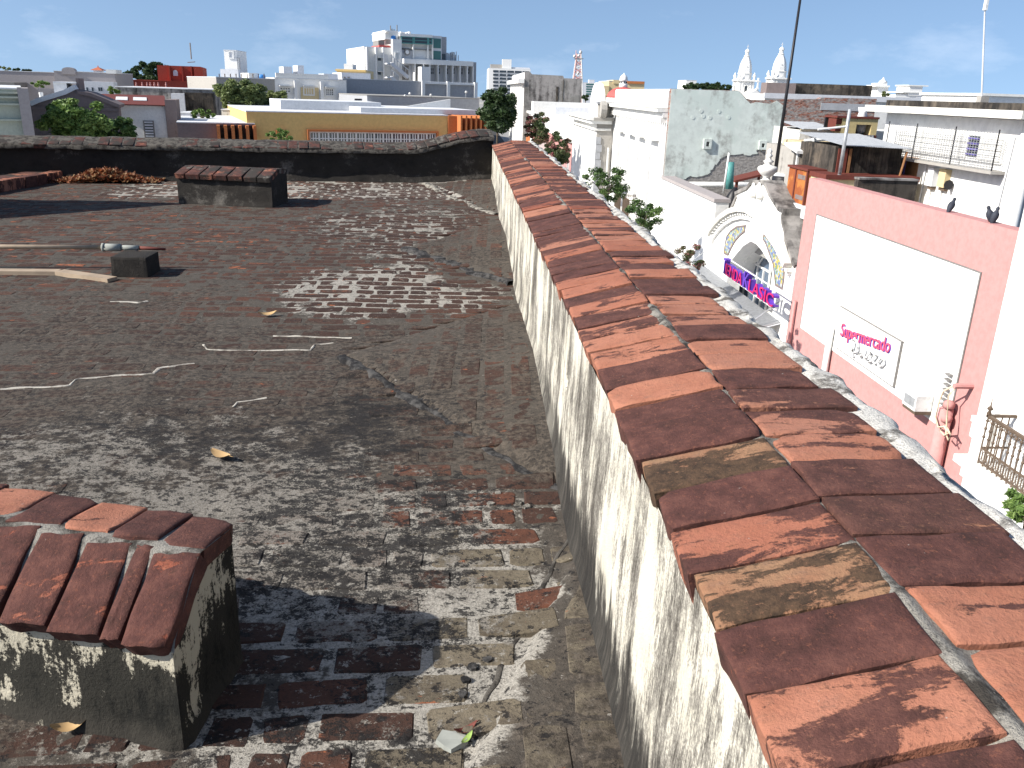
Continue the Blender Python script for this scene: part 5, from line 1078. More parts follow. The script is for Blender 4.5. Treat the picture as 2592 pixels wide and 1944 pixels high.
PAc = YP(33.2); au = thing('air_handler', 'old olive and rust air handling unit with missing panels', 'air handler', (16, 33.2, -3)); r = PAc.rc(Z10, 1135, 105, 1690, 320)
zb_, zt2 = r[2], r[3]; a = lambda x: PAc.px(Z10(x, 210))[0]
pbox('back_panel', 'black_metal', au, PAc, a(1140), a(1690), zb_, zt2, -1.2, -1.1); pbox('base', 'rust_roof', au, PAc, a(1150), a(1700), zb_-.25, zb_-.01, -1.2, 0); pbox('top', 'rust_roof', au, PAc, a(1145), a(1695), zt2, zt2+.07, -1.25, .05)
for x0, x1 in ((1215, 1275), (1290, 1410), (1610, 1690)): pbox('panel', 'olive_sheet', au, PAc, a(x0), a(x1), zb_, zt2-.002, -1.1, 0)
pbox('side_box', 'rust_roof', au, PAc, a(1140), a(1212), zb_+.1, zt2-.03, -.8, -.05); pbox('shelf', 'olive_sheet', au, PAc, a(1138), a(1214), (zb_+zt2)/2, (zb_+zt2)/2+.05, -.05, .02); pbox('rail', 'olive_sheet', au, PAc, a(1412), a(1608), zt2-.22, zt2-.002, -.1, 0)
mb = MB(); mb.lathe([(.05, 0), (.22, .1), (.26, .4), (.15, .8), (.2, 1.0)], PAc.at(a(1560), zb_, -.6), 10); mb.build('fan_housing', 'white_metal', au, True)
for x in (1560, 1600, 1640): MB().tube([PAc.at(a(x), zb_-.01, .02), PAc.at(a(x)+.05, zb_-.30, .05)], .05, 6).build('pipe_stub', 'grey_metal', au)
# rusty cabinets
PC = XP(11.15); q = pxs(PC, Z10, [(520, 748), (770, 805), (735, 1255), (462, 1195)]); um = PC.px(Z10(560, 960))[0]
zt3 = (q[0][1]+q[1][1])/2; zb3 = (q[2][1]+q[3][1])/2; ua, ub = (q[0][0]+q[3][0])/2, (q[1][0]+q[2][0])/2
rc_ = thing('rusty_cabinet', 'large rust orange metal cabinet on the roof beside the pink wall', 'cabinet', loc(PC, (ua+ub)/2, zb3)); pbox('body', 'rust_sheet', rc_, PC, ua, ub-.03, zb3, zt3, -2.6, 0); pbox('lid', 'rust_roof', rc_, PC, ua-.05, ub, zt3, zt3+.07, -2.7, .06)
pbox('side_rail', 'rust_roof', rc_, PC, ub-.10, ub-.02, zb3, zt3-.002, .0, .05); pbox('post', 'rust_roof', rc_, PC, ua+(ub-ua)*.36, ua+(ub-ua)*.41, zb3, zt3-.002, .0, .03)
for zf_ in (.12, .72): pbox('grey_patch', 'mauve_render', rc_, PC, ua+(ub-ua)*.5, ua+(ub-ua)*.86, zb3+(zt3-zb3)*zf_, zb3+(zt3-zb3)*(zf_+.13), .0, .012)
rc2 = thing('rust_lidded_cabinet', 'cream sided cabinet with rust red lid behind the pink corner', 'cabinet', loc(PC, ub+.8, zb3)); pbox('body', 'cream_paint', rc2, PC, ub+.05, ub+1.3, zb3, zt3-.12, -2.9, -.05); pbox('lid', 'rust_roof', rc2, PC, ub+.02, ub+1.36, zt3-.12, zt3+.02, -3.0, 0); pbox('roof_pad', 'roof_white', rc_, PC, ua-3, ub+2, zb3-.4, zb3-.003, -6, .1)
o, A, B = post('vent_pole', 'pale grey pole standing in front of the tin shed', 'pole', Z10, (1185, 850), (1325, -20), 26.4, .06, 'grey_metal', r1=.055); MB().tube([A, (A[0], A[1], -5.2)], .06, 8).build('pole_foot', 'grey_metal', o, True); MB().tube([B-np.array([0, 0, .5]), B-np.array([.9, 0, .62])], .035, 6).build('side_arm', 'white_metal', o)
# water drum behind the gable
A = atx(Z10(420, 1110), 12.); mb = MB(); mb.lathe([(.42, 0), (.45, .05), (.45, 1.2), (.42, 1.25)], (A[0], A[1], A[2]-.6), 16); o = mb.build('water_drum', 'black_metal', None, True); tag(o, 'black drum with pale lid behind the gable', 'drum'); mb = MB(); mb.lathe([(.43, 0), (.46, .03), (.40, .10)], (A[0], A[1], A[2]+.655), 16); mb.build('lid', 'light_grey', o); mb = MB(); mb.box(A[0]-.6, A[0]+.6, A[1]-.6, A[1]+.6, -5.3, A[2]-.602); mb.build('stand', 'concrete', o)
# pigeons on the pink parapet
def pigeon(px_, yaw, label, tilt=.9, sc=1.):
    A = PF.px(px_); o = thing('pigeon', label, 'pigeon', loc(PF, A[0], -2.21, -.15)); V = []
    prof = [(.004, -.17), (.02, -.15), (.045, -.09), (.068, 0), (.062, .06), (.038, .10), (.028, .125), (.033, .145), (.032, .165), (.018, .185), (.003, .195)]
    mb = MB(); mb.lathe(prof, (0, 0, 0), 12); R_ = Matrix.Rotation(yaw, 3, 'Z') @ Matrix.Rotation(tilt, 3, 'Y')
    base = Vector(loc(PF, A[0], -2.21+.125*sc, -.15)); f = lambda v: tuple(base+(R_ @ Vector(v))*1.1*sc)
    mb.v = [f((x, y, z)) for x, y, z in mb.v]; mb.build('body', 'pigeon_feather', o, True)
    mb = MB(); mb.add([f(v) for v in ((-.012, -.025, -.14), (-.012, .025, -.14), (.0, .04, -.27), (.0, -.04, -.27), (.004, 0, -.14))], [(0, 1, 2, 3), (0, 4, 1), (1, 4, 2), (2, 4, 3), (3, 4, 0)]); mb.build('tail', 'black_metal', o)
    mb = MB(); mb.tube([f((.02, 0, .165)), f((.062, 0, .160))], .008, 6, .002); mb.build('beak', 'line_grey', o)
    for s_ in (-1, 1): mb = MB(); mb.tube([base+Vector((.0, .02*s_, -.04)), base+Vector((.0, .02*s_, -.125*sc))], .006, 5); mb.build('leg', 'terracotta', o)
pigeon(Z5(1040, 1445), .5, 'dark pigeon standing alone on the pink parapet', .5)
pigeon(Z5(1345, 1500), 2.6, 'dark pigeon leaning over its neighbour on the pink parapet', .35)
pigeon(Z5(1378, 1510), .4, 'upright dark pigeon close against another on the pink parapet', .3)

# ================================================================== skyline beyond the street front
PM = YP(56.); r = PM.rc(Z4, 1140, 602, 2200, 712); o = thing('mouldy_parapet', 'long black mouldy roof parapet in front of the church towers', 'wall', (25, 56, GZ)); pbox('wall', 'dark_mould', o, PM, r[0]+1.9, r[1], GZ, r[3], -1, 0); pbox('end_panel', 'mauve_render', o, PM, r[0], r[0]+1.88, GZ, r[3]-.02, -1, .1)
r = PM.rc(Z4, 920, 705, 1370, 755); o = thing('white_ledge', 'white plastered roof ledge below the mouldy parapet', 'ledge', (22, 54, GZ)); mb = MB(); mb.box(r[0], r[1]+14, 52, 55.9, GZ, r[3]); mb.build('wall', 'white_old', o); mb = MB(); mb.box(r[0]-.1, r[1]+14, 51.8, 52.0, r[3]-.25, r[3]+.05); mb.build('lip', 'light_grey', o)
def tower(name, label, fx, base_y, D, k):
    """church belfry: k pixels wide drum at Z15 scale"""
    c = aty(Z15(fx, 1300), D); g = lambda y: aty(Z15(fx, y), D)[2]; s = k*.09646/2264*D*1.02
    o = thing(name, label, 'church tower', (float(c[0]), D, GZ)); b = base_y; cx, cy = float(c[0]), D
    z = lambda dy: g(b+dy)
    P_ = lambda x: XP(cx-x)
    mb = MB(); mb.box(cx-s*.5, cx+s*.5, cy-s*.5, cy+s*.5, GZ, z(-790)); mb.build('shaft', 'white_paint', o)
    mb = MB(); mb.box(cx-s*.58, cx+s*.58, cy-s*.58, cy+s*.58, z(-790), z(-830)); mb.build('cornice', 'white_old', o)
    pt = PL((cx-s*.5, cy-s*.5), (cx+s*.5, cy-s*.5)); pl_ = PL((cx-s*.5, cy+s*.5), (cx-s*.5, cy-s*.5))
    for pl in (pt, pl_):
        ppoly('pediment', 'white_paint', o, pl, [(s*.12, z(-790)), (s*.88, z(-790)), (s*.5, z(-880))], 0, s*.12)
        ar_ = [(s*.5+s*.085*math.cos(a), z(-640)+s*.085*math.sin(a)) for a in np.linspace(0, math.pi, 9)]
        w_ = ppoly('belfry_opening', 'glass_dark', o, pl, [(s*.415, z(-500)), (s*.585, z(-500))]+ar_, 0, .04); mb = MB(); pl.strip(mb, [(s*.38, z(-500)), (s*.38, z(-640))]+[(s*.5+s*.12*math.cos(a), z(-640)+s*.12*math.sin(a)) for a in np.linspace(math.pi, 0, 9)]+[(s*.62, z(-500))], s*.05, 0, .18); mb.build('surround', 'white_old', w_)
        for u in (.08, .25, .75, .92): pbox('pilaster', 'white_paint', o, pl, s*(u-.05), s*(u+.05), GZ, z(-790), 0, .15)
    for sx in (-1, 1):
        for sy in (-1, 1): mb = MB(); mb.lathe([(.10, 0), (.10, .1), (.05, .16), (.13, .3), (.13, .42), (.05, .6), (.01, .75)], (0, 0, 0), 8); mb.v = [(cx+sx*s*.46+x*s*.75, cy+sy*s*.46+y*s*.75, z(-830)+zz*(z(-1030)-z(-830))/.75) for x, y, zz in mb.v]; mb.build('urn', 'white_paint', o, True)
    drum = [(.34, -830), (.34, -985), (.37, -995), (.37, -1012), (.325, -1020), (.32, -1110), (.29, -1220), (.235, -1320), (.165, -1400), (.11, -1450)]
    mb = MB(); mb.lathe([(r_*s*1.2, z(d)) for r_, d in drum], (cx, cy, 0), 8, math.pi/8); mb.build('dome', 'white_paint', o)
    mb = MB(); mb.lathe([(r_*s*1.15, z(d)) for r_, d in ((.15, -1445), (.15, -1465), (.10, -1475), (.095, -1560), (.13, -1570), (.12, -1585), (.11, -1610), (.06, -1635), (.015, -1650))], (cx, cy, 0), 8, math.pi/8); mb.build('lantern', 'white_old', o)
    mb = MB(); mb.box(cx-s*.012, cx+s*.012, cy-s*.012, cy+s*.012, z(-1648), z(-1760)); mb.box(cx-s*.05, cx+s*.05, cy-s*.013, cy+s*.013, z(-1715), z(-1700)); mb.build('cross', 'white_metal', o)
    for a in (math.pi*1.25, math.pi*1.5, math.pi*1.0): mb = MB(); mb.lathe([(.02, 0), (.035, .02), (.035, .05)], (0, 0, 0), 8); mb.v = [(cx+.375*s*math.cos(a)+x*s*.6, cy+.375*s*math.sin(a)+zz*s, z(-1170)+y*s*.6) for x, y, zz in mb.v]; mb.build('oculus', 'line_grey', o)
tower('church_tower', 'white church tower with an arched belfry opening clear of the mouldy parapet', 530, 1890, 200., 425)
tower('church_tower', 'taller standing white church tower half behind the mouldy parapet', 1415, 1835, 196., 450)
A = aty(Z15(880, 1420), 193.); g = lambda y: aty(Z15(880, y), 193.)[2]; o = thing('church_gable', 'white gable peak with a stone cross between the two church towers', 'church', (float(A[0]), 193., GZ)); px1 = 193*.09646/2264*1.02
pg = YP(193.); ppoly('gable', 'white_paint', o, pg, [(A[0]-px1*330, GZ), (A[0]-px1*330, g(1500)), (A[0]-px1*180, g(1420)), (A[0], g(1300)), (A[0]+px1*130, g(1420)), (A[0]+px1*330, g(1500)), (A[0]+px1*330, GZ)], -6, 0)
mb = MB(); mb.box(A[0]-px1*16, A[0]+px1*16, 192.6, 193., g(1290), g(1005)); mb.box(A[0]-px1*52, A[0]+px1*52, 192.61, 192.99, g(1115), g(1080)); mb.box(A[0]-px1*32, A[0]+px1*32, 192.5, 193.1, g(1310), g(1270)); mb.build('cross', 'white_paint', o)
# far blocks
def block(name, label, cat, fn, q, Y, mat, depth=8, ya=None, roofm='roof_white', par_h=.0, z0=GZ):
    """an upright block from its picture rectangle and distance"""
    x0, y0, x1, y1 = q; ym = (y0+y1)/2; pl = FP(fn, (x0, ym), Y*YS, (x1, ym), (ya or Y)*YS); z1 = (pl.px(fn(x0, y0))[1]+pl.px(fn(x1, y0))[1])/2
    o = thing(name, label, cat, loc(pl, pl.L/2, z0)); pbox('wall', mat, o, pl, 0, pl.L, z0, z1, -depth, 0); pbox('roof', roofm, o, pl, -.05, pl.L+.05, z1, z1+.12, -depth-.05, .05)
    return o, pl, z1
def px_box(name, mat, o, pl, fn, q, d0, d1): r = pl.rc(fn, *q); return pbox(name, mat, o, pl, r[0], r[1], r[2], r[3], d0, d1)
def px_win(o, pl, fn, q, nx=2, ny=2, fw=.08, frame='white_metal', glass='glass_dark', d=.08): r = pl.rc(fn, *q); return window(pl, o, r, frame, glass, nx, ny, fw, d)
hr, pl, z1 = block('banded_high_rise', 'far white high rise with dark ribbon windows', 'building', Z3, (145, 450, 560, 690), 750, 'white_paint', 60)
for i in range(7):
    y = 470+i*36; r = pl.rc(Z3, 190, y, 560, y+20); w_ = pbox('window_band', 'glass_dark', hr, pl, r[0], r[1], r[2], r[3], 0, .4)
    for k in np.arange(r[0]+5, r[1], 6.4): pbox('mullion', 'light_grey', w_, pl, k-.3, k+.3, r[2], r[3], .4, .7)
px_box('lift_house', 'white_paint', hr, pl, Z3, (285, 355, 375, 452), -12, -2); px_box('attic', 'light_grey', hr, pl, Z3, (330, 435, 560, 460), -20, -3); px_box('roof_plant', 'concrete', hr, pl, Z3, (165, 405, 285, 450), -14, -4)
o, pl, z1 = block('glass_office', 'far small office block with teal glass bands', 'building', Z3, (1085, 590, 1250, 720), 1000, 'light_grey', 20)
for i in range(5): r = pl.rc(Z3, 1120, 600+i*24, 1245, 614+i*24); pbox('window_band', 'glass_teal', o, pl, r[0], r[1], r[2], r[3], 0, .2)
px_box('plant_room', 'light_grey', o, pl, Z3, (1150, 560, 1205, 592), -8, -1)
o, pl, z1 = block('cream_theatre', 'cream yellow stepped building behind the red dome', 'building', Z3, (1345, 580, 1700, 720), 190, 'cream_paint', 15); px_box('upper_block', 'cream_paint', o, pl, Z3, (1390, 562, 1460, 600), -8, .2); px_box('left_wing', 'cream_paint', o, pl, Z3, (1285, 620, 1345, 720), -8, .4); px_box('ochre_top', 'orange_paint', o, pl, Z3, (1530, 575, 1700, 600), -6, .25)
c = aty(Z3(1490, 640), 96.); s = 96*.25322/2264*1.02; g = lambda y: aty(Z3(1490, y), 96.)[2]; o = thing('red_dome', 'red dome topped by a small white lantern cupola', 'dome', (float(c[0]), 96., GZ))
mb = MB(); R_ = s*158; mb.lathe([(R_*math.cos(a), (g(632)-g(745))*math.sin(a)) for a in np.linspace(0, 1.45, 9)], (c[0], 96., g(745)), 24); mb.build('shell', 'dome_red', o, True); mb = MB(); mb.lathe([(R_*1.02, GZ), (R_*1.02, g(745)), (R_*1.05, g(742))], (c[0], 96., 0), 16); mb.build('drum', 'white_paint', o)
mb = MB(); mb.lathe([(s*42, g(640)), (s*42, g(600)), (s*30, g(598)), (s*30, g(572)), (s*44, g(568)), (s*40, g(555)), (s*36, g(535)), (s*22, g(515)), (s*6, g(505)), (s*4, g(492))], (c[0], 96., 0), 12); mb.build('lantern', 'white_paint', o, True)
for a in np.linspace(0, 2*math.pi, 9)[:-1]: mb = MB(); mb.box(c[0]+s*31*math.cos(a)-s*5, c[0]+s*31*math.cos(a)+s*5, 96+s*31*math.sin(a)-.05, 96+s*31*math.sin(a)+.05, g(596), g(576)); mb.build('lantern_opening', 'glass_dark', o)
# lattice tower with dishes
c = aty(Z3(1035, 545), 320.); s = 320*.25322/2264*1.02; g = lambda y: aty(Z3(1035, y), 320.)[2]; o = thing('radio_tower', 'red and white lattice radio tower carrying round dishes', 'radio tower', (float(c[0]), 320., GZ)); w0, w1 = s*42, s*20; zb_, zt_ = g(560), g(300); cx, cy = float(c[0]), 320.
for sx in (-1, 1):
    for sy in (-1, 1): MB().tube([(cx+sx*w0*1.6, cy+sy*w0*1.6, GZ), (cx+sx*w0, cy+sy*w0, zb_), (cx+sx*w1, cy+sy*w1, zt_)], .22, 5).build('leg', 'tower_pink' if sx*sy > 0 else 'white_metal', o)
n = 7
for i in range(n):
    t0, t1 = i/n, (i+1)/n; za, zb2 = zb_+(zt_-zb_)*t0, zb_+(zt_-zb_)*t1; wa, wb = w0+(w1-w0)*t0, w0+(w1-w0)*t1; mb = MB()
    for sy in (-1, 1):
        mb.tube([(cx-wa, cy+sy*wa, za), (cx+wb, cy+sy*wb, zb2)], .12, 4); mb.tube([(cx+wa, cy+sy*wa, za), (cx-wb, cy+sy*wb, zb2)], .12, 4); mb.tube([(cx-wa, cy+sy*wa, za), (cx+wa, cy+sy*wa, za)], .12, 4)
    mb.build('bracing', 'white_metal' if i % 2 else 'tower_pink', o)
mb = MB(); mb.box(cx-s*44, cx+s*44, cy-s*30, cy+s*30, g(352), g(346)); mb.build('platform', 'line_grey', o)
for (x, y, r_) in ((1003, 325, 14), (1047, 318, 14), (1065, 285, 15), (1040, 493, 14)):
    A = aty(Z3(x, y), 317.); mb = MB(); mb.lathe([(.05*r_*s, 0), (.7*r_*s, .15*r_*s), (r_*s, .4*r_*s)], (0, 0, 0), 14); mb.v = [(A[0]+a, A[1]-c_z, A[2]+b) for a, b, c_z in mb.v]; mb.build('dish', 'white_metal', o, True)
for x, y in ((1020, 265), (1062, 258), (1072, 300)): A = aty(Z3(x, y), 320.); MB().tube([(A[0], 320., g(350)), (A[0], 320., A[2])], .12, 4).build('whip_aerial', 'tower_pink', o)
o, pl, z1 = block('far_white_flats', 'far white flats with open terrace under the blue sky', 'building', Z5, (665, 560, 1040, 600), 230, 'white_paint', 12); px_box('upper_floor', 'light_grey', o, pl, Z5, (830, 540, 1030, 590), -9, .1); px_box('stair_tower', 'white_paint', o, pl, Z5, (770, 480, 870, 560), -7, .2); px_box('flat_roof', 'white_old', o, pl, Z5, (720, 533, 1035, 541), -9, .4); px_box('tower_roof', 'white_old', o, pl, Z5, (762, 478, 915, 487), -7, .5)
for q in ((895, 548, 935, 575), (965, 548, 1005, 578), (835, 545, 870, 570)): px_win(o, pl, Z5, q, 1, 1, .15)
o, pl, z1 = block('domed_pavilion', 'tiny far white pavilion with a stepped ornate top', 'building', Z5, (525, 490, 605, 590), 240, 'white_paint', 6); px_box('cornice', 'white_old', o, pl, Z5, (500, 478, 615, 492), -5, .6); px_box('attic', 'white_paint', o, pl, Z5, (530, 462, 600, 479), -4, .1)
c = aty(Z5(580, 462), 240.); mb = MB(); mb.lathe([(1.2, 0), (1.0, .5), (.4, .9), (.1, 1.5)], (c[0], 241., c[2]), 10); mb.build('finial', 'white_paint', o, True)
o, pl, z1 = block('white_cube_flats', 'small white block above the distant tree line', 'building', Z4, (340, 568, 445, 640), 260, 'white_paint', 10)
YS = 2.2
# ================================================================== the town to the left
# yellow building with grilled windows
yb_, pl, z1 = block('yellow_building', 'ochre yellow building with a row of white grilled windows', 'building', Z2, (240, 722, 1842, 935), 46, 'yellow_paint', 14, 49.5)
wr = pl.rc(Z2, 735, 862, 1742, 935); zt_ = (pl.px(Z2(740, 860))[1]+pl.px(Z2(1740, 878))[1])/2; u0, u1 = pl.px(Z2(738, 890))[0], pl.px(Z2(1742, 905))[0]; n = 14
mb = MB(); pl.box(mb, u0-.3, u1+.32, zt_+.02, zt_+.26, 0, .5); pl.box(mb, u0-.3, u0-.06, zt_-4., zt_+.02, 0, .5); pl.box(mb, u1+.06, u1+.32, zt_-4., zt_+.02, 0, .5); mb.build('window_surround', 'orange_paint', yb_)
pbox('window_strip', 'white_metal', yb_, pl, u0-.05, u1+.05, zt_-4., zt_+.018, 0, .05)
for i in range(n):
    a = u0+(u1-u0)*i/n+.11; b = u0+(u1-u0)*(i+1)/n-.11; w_ = pbox('window', 'glass_dark', yb_, pl, a, b, zt_-3.9, zt_-.13, .05, .062); mb = MB()
    for k in (1, 2): c = a+(b-a)*k/3; pl.box(mb, c-.05, c+.05, zt_-3.9, zt_-.13, .13, .24)
    for k in range(1, 6): c = zt_-.13-k*.62; pl.box(mb, a, b, c-.045, c+.045, .13, .22)
    mb.build('grille', 'white_metal', w_)
co = pl.px(Z2(1842, 840)); uo = pl.px(Z2(1912, 840))[0]; pbox('corner_block', 'orange_paint', yb_, pl, pl.L+.002, uo, GZ, z1+.02, -14, .12)
uf = pl.px(Z2(2125, 830))[0]
for i in range(6): a = uo+(uf-uo)*i/5.5; pbox('fin', 'orange_paint', yb_, pl, a, a+.22, GZ, z1+.12, -.9, .75)
pbox('recess', 'terracotta', yb_, pl, uo, uf, GZ, z1-.2, -13, -.95)
r = pl.rc(Z2, 590, 668, 1450, 720); pbox('roof_upstand', 'roof_white', yb_, pl, r[0], r[1], z1+.12, z1+1.2, -9, -4); r = pl.rc(Z2, 1180, 690, 2095, 735); pbox('roof_step', 'roof_white', yb_, pl, r[0], uf, z1+.12, z1+.7, -8, -1.0)
ppoly('roof_gable', 'white_old', yb_, pl, [(pl.px(Z2(1580, 690))[0], z1+.3), (uf, z1+.3), (uf, pl.px(Z2(2095, 620))[1])], -6.2, -6.0)
r = pl.rc(Z2, 470, 850, 560, 880); pbox('vent_hood', 'orange_paint', yb_, pl, r[0], r[1], r[2], r[3], 0, .2)
an, pl2, z2 = block('fin_annex', 'low annex with white roof and dark openings between orange fins', 'building', Z1, (1530, 860, 2195, 965), 45, 'mauve_render', 10, 46.)
for i in range(6): a = pl2.px(Z1(1868+i*62, 925))[0]; pbox('fin', 'orange_paint', an, pl2, a, a+.34, GZ, z2-.12, 0, .7)
pbox('opening', 'dark_mould', an, pl2, pl2.px(Z1(1870, 925))[0], pl2.L, GZ, z2-.2, 0, .03)
# white building with grilled windows and ragged grey return
wb, pl, z1 = block('white_office', 'white two storey building with barred windows and a roof full of clutter', 'building', Z2, (465, 445, 1035, 680), 74, 'white_paint', 16, 76.)
for a in (615, 822): r = pl.rc(Z2, a, 450, a+22, 680); pbox('pier', 'white_paint', wb, pl, r[0], r[1], GZ, z1-.3, 0, .35)
for q in ((695, 518, 768, 565), (870, 525, 925, 570), (505, 515, 580, 545)):
    w_ = px_win(wb, pl, Z2, q, 4, 3, .10); rr = pl.rc(Z2, q[0]-12, q[1]-22, q[2]+12, q[1]-14); pbox('hood', 'white_old', wb, pl, rr[0], rr[1], rr[2], rr[3], 0, .5)
px_box('cream_panel', 'cream_paint', wb, pl, Z2, (668, 510, 812, 610), 0, .05); px_box('parapet', 'white_old', wb, pl, Z2, (470, 400, 890, 446), -.4, -.1)
for q in ((568, 340, 638, 400), (685, 330, 735, 402), (900, 400, 1015, 452)): px_box('roof_box', 'light_grey', wb, pl, Z2, q, -5, -2.5)
for q in ((660, 645, 780, 665), (872, 645, 930, 668)): px_win(wb, pl, Z2, q, 4, 2, .1)
o, pl3, z3 = block('stained_annex', 'stained concrete annex with rust streaks beside the white office', 'building', Z2, (0, 438, 465, 680), 72, 'concrete', 14, 74.); px_box('water_tank_base', 'white_old', o, pl3, Z2, (275, 395, 350, 440), -4, -1)
for k in range(9): a = pl3.px(Z2(20+k*45, 400)); MB().tube([pl3.at(a[0], z3, -.6), pl3.at(a[0], a[1], -.6)], .09, 5).build('rail_post', 'iron', o)
c = pl3.px(Z2(378, 420)); mb = MB(); mb.lathe([(.58, 0), (.66, .2), (.66, .45), (.48, .6), (.15, .68)], pl3.at(c[0], z3+.1, -2), 14); tag(mb.build('water_tank', 'blue_plastic', None, True), 'round blue water tank on the stained annex roof', 'water tank')
o, pl4, z4 = block('white_stair_tower', 'slim white stair tower with one small opening and a side ladder', 'tower', Z2, (60, 215, 160, 440), 80, 'white_paint', 3.5); px_win(o, pl4, Z2, (98, 228, 125, 270), 1, 1, .1, glass='light_grey'); px_box('landing', 'light_grey', o, pl4, Z2, (75, 368, 215, 432), .1, 2.); px_box('side_ladder', 'grey_metal', o, pl4, Z2, (163, 270, 175, 400), -.5, 0)
gy, pl5, z5 = block('grey_hall', 'long plain grey flank wall with white framing piers', 'building', Z2, (1005, 462, 2072, 680), 80, 'grey_render', 22, 84.)
for a in (1630, 1830, 2048): r = pl5.rc(Z2, a, 470, a+24, 610); pbox('pier', 'white_paint', gy, pl5, r[0], r[1], GZ, z5+.25, 0, .35)
r = pl5.rc(Z2, 1650, 475, 2070, 488); pbox('band', 'white_paint', gy, pl5, r[0], r[1], z5-.35, z5+.05, 0, .25)
ppoly('torn_paint_edge', 'white_paint', gy, pl5, [(-.02, GZ), (-.02, z5)]+pxs(pl5, Z2, [(1020, 475), (1015, 500), (990, 525), (988, 560), (1002, 590), (1000, 620), (1018, 650), (1022, 680)])+[(.6, GZ)], -.05, .06)
px_box('upper_room', 'light_grey', gy, pl5, Z2, (1020, 393, 1255, 465), -6, -1.5)
for q in ((1035, 425, 1052, 435), (1068, 425, 1085, 435)): px_box('vent', 'line_grey', gy, pl5, Z2, q, -1.5, -1.4)
sh2, pl6, z6 = block('grey_lean_to', 'low grey lean-to roof with satellite dishes before the grey hall', 'building', Z2, (1200, 590, 2095, 700), 66, 'grey_render', 10, 69., 'roof_grey')
for i, q in enumerate(((1515, 578), (1553, 560), (1722, 572), (2005, 548))):
    a = pl6.px(Z2(*q)); o = thing('roof_dish', ('white satellite dish above the lean-to roof edge' if i < 2 else 'small pale satellite dish near the white piers'), 'satellite dish', loc(pl6, a[0], z6), 'satellite dishes on the lean-to'); mb = MB(); mb.lathe([(.01, 0), (.14, .03), (.22, .10)], (0, 0, 0), 14); mb.v = [pl6.at(a[0]+x-.1*c_z, a[1]+y, -1.+c_z) for x, y, c_z in mb.v]; mb.build('dish', 'white_metal', o, True); MB().tube([pl6.at(a[0], z6, -1.02), pl6.at(a[0], a[1], -1.02)], .05, 5).build('mount', 'grey_metal', o)
o, pl7, z7 = block('small_flat_roof', 'small white flat roofed room in front of the torn paint edge', 'building', Z2, (1020, 640, 1180, 690), 62, 'white_old', 5); a = pl7.px(Z2(1110, 615)); q = thing('roof_engine', 'dark fan motor standing on the small flat roof', 'machine', loc(pl7, a[0], z7)); pbox('motor', 'black_metal', q, pl7, a[0]-.5, a[0]+.4, z7+.12, z7+.7, -2, -1); MB().tube([pl7.at(a[0]-1.2, z7+.12, -1.5), pl7.at(a[0]+.9, z7+.3, -1.5)], .09, 6).build('shaft', 'iron', q)
# big white office block
of, pl, z1 = block('office_block', 'large white modernist office block with fins and green glass penthouse', 'building', Z14, (735, 585, 1832, 960), 118, 'white_paint', 22, 121.)
zf0 = pl.px(Z14(1500, 962))[1]; zf1 = pl.px(Z14(1300, 662))[1]
pbox('shadow_recess', 'light_grey', of, pl, .3, pl.L-.1, GZ, zf1, 0, .03)
for i, x in enumerate((905, 1040, 1140, 1270, 1400, 1505, 1620, 1735, 1826)): r = pl.rc(Z14, x, 660, x+14, 960); pbox('fin', 'white_paint', of, pl, r[0], r[1], GZ, zf1, 0, 1.3)
pbox('brow', 'white_paint', of, pl, 0, pl.L, zf1, z1, 0, 1.35)
for x in (1200, 1303, 1432, 1535, 1662, 1770): window(pl, of, pl.rc(Z14, x, 712, x+46, 805), 'light_grey', 'glass_dark', 2, 2, .12, .1, base=.04)
px_box('white_shed', 'white_paint', of, pl, Z14, (955, 695, 1098, 945), .1, 3.); px_box('dark_bay', 'line_grey', of, pl, Z14, (740, 668, 850, 900), .03, .06)
rt = pl.rc(Z14, 1832, 600, 1945, 1000); pbox('side_wing', 'grey_render', of, pl, pl.L+.02, rt[1], GZ, z1-.02, -20, -.4); r = pl.rc(Z14, 1945, 660, 2005, 1100); pbox('rear_wing', 'grey_render', of, pl, rt[1]+.02, r[1], GZ, r[3], -26, -4); r = pl.rc(Z14, 1945, 655, 2025, 672); pbox('rear_wing_roof', 'light_grey', of, pl, rt[1]-.5, r[1], r[2], r[3], -26, -3.5)  # grey on the wings paints the shade of the right-hand sides
ph_ = thing('office_penthouse', 'two storey penthouse of the office block with green glass bay', 'building', loc(pl, pl.L*.3, z1)); zp = pl.px(Z14(980, 170))[1]; a, b = pl.px(Z14(715, 400))[0], pl.px(Z14(1225, 400))[0]
pbox('wall', 'white_paint', ph_, pl, a, b, z1+.12, zp, -14, -.6); zm0, zm1 = pl.px(Z14(980, 415))[1], pl.px(Z14(980, 400))[1]; pbox('mid_slab', 'line_grey', ph_, pl, a, b+.1, zm0, zm1, -.6, -.3); pbox('top_slab', 'white_paint', ph_, pl, a-.1, b+.1, pl.px(Z14(980, 212))[1], zp+.05, -.6, .1)
for q in ((740, 215, 910, 305), (945, 225, 1145, 315), (1175, 232, 1215, 318)): px_win(ph_, pl, Z14, q, 1, 2, .12, 'teal_trim', 'glass_dark'); px_box('window_shade', 'line_grey', ph_, pl, Z14, q, -.58, -.5)
for q in ((740, 215, 910, 305), (945, 225, 1145, 315), (1175, 232, 1215, 318)): px_box('glazing', 'glass_dark', ph_, pl, Z14, q, -.5, -.45)
for x in (918, 1150, 1225): r = pl.rc(Z14, x, 215, x+22, 580); pbox('pier', 'white_old', ph_, pl, r[0], r[1], z1+.12, zp-1., -.6, -.1)
px_box('service_recess', 'light_grey', ph_, pl, Z14, (735, 425, 925, 565), -.59, -.4)
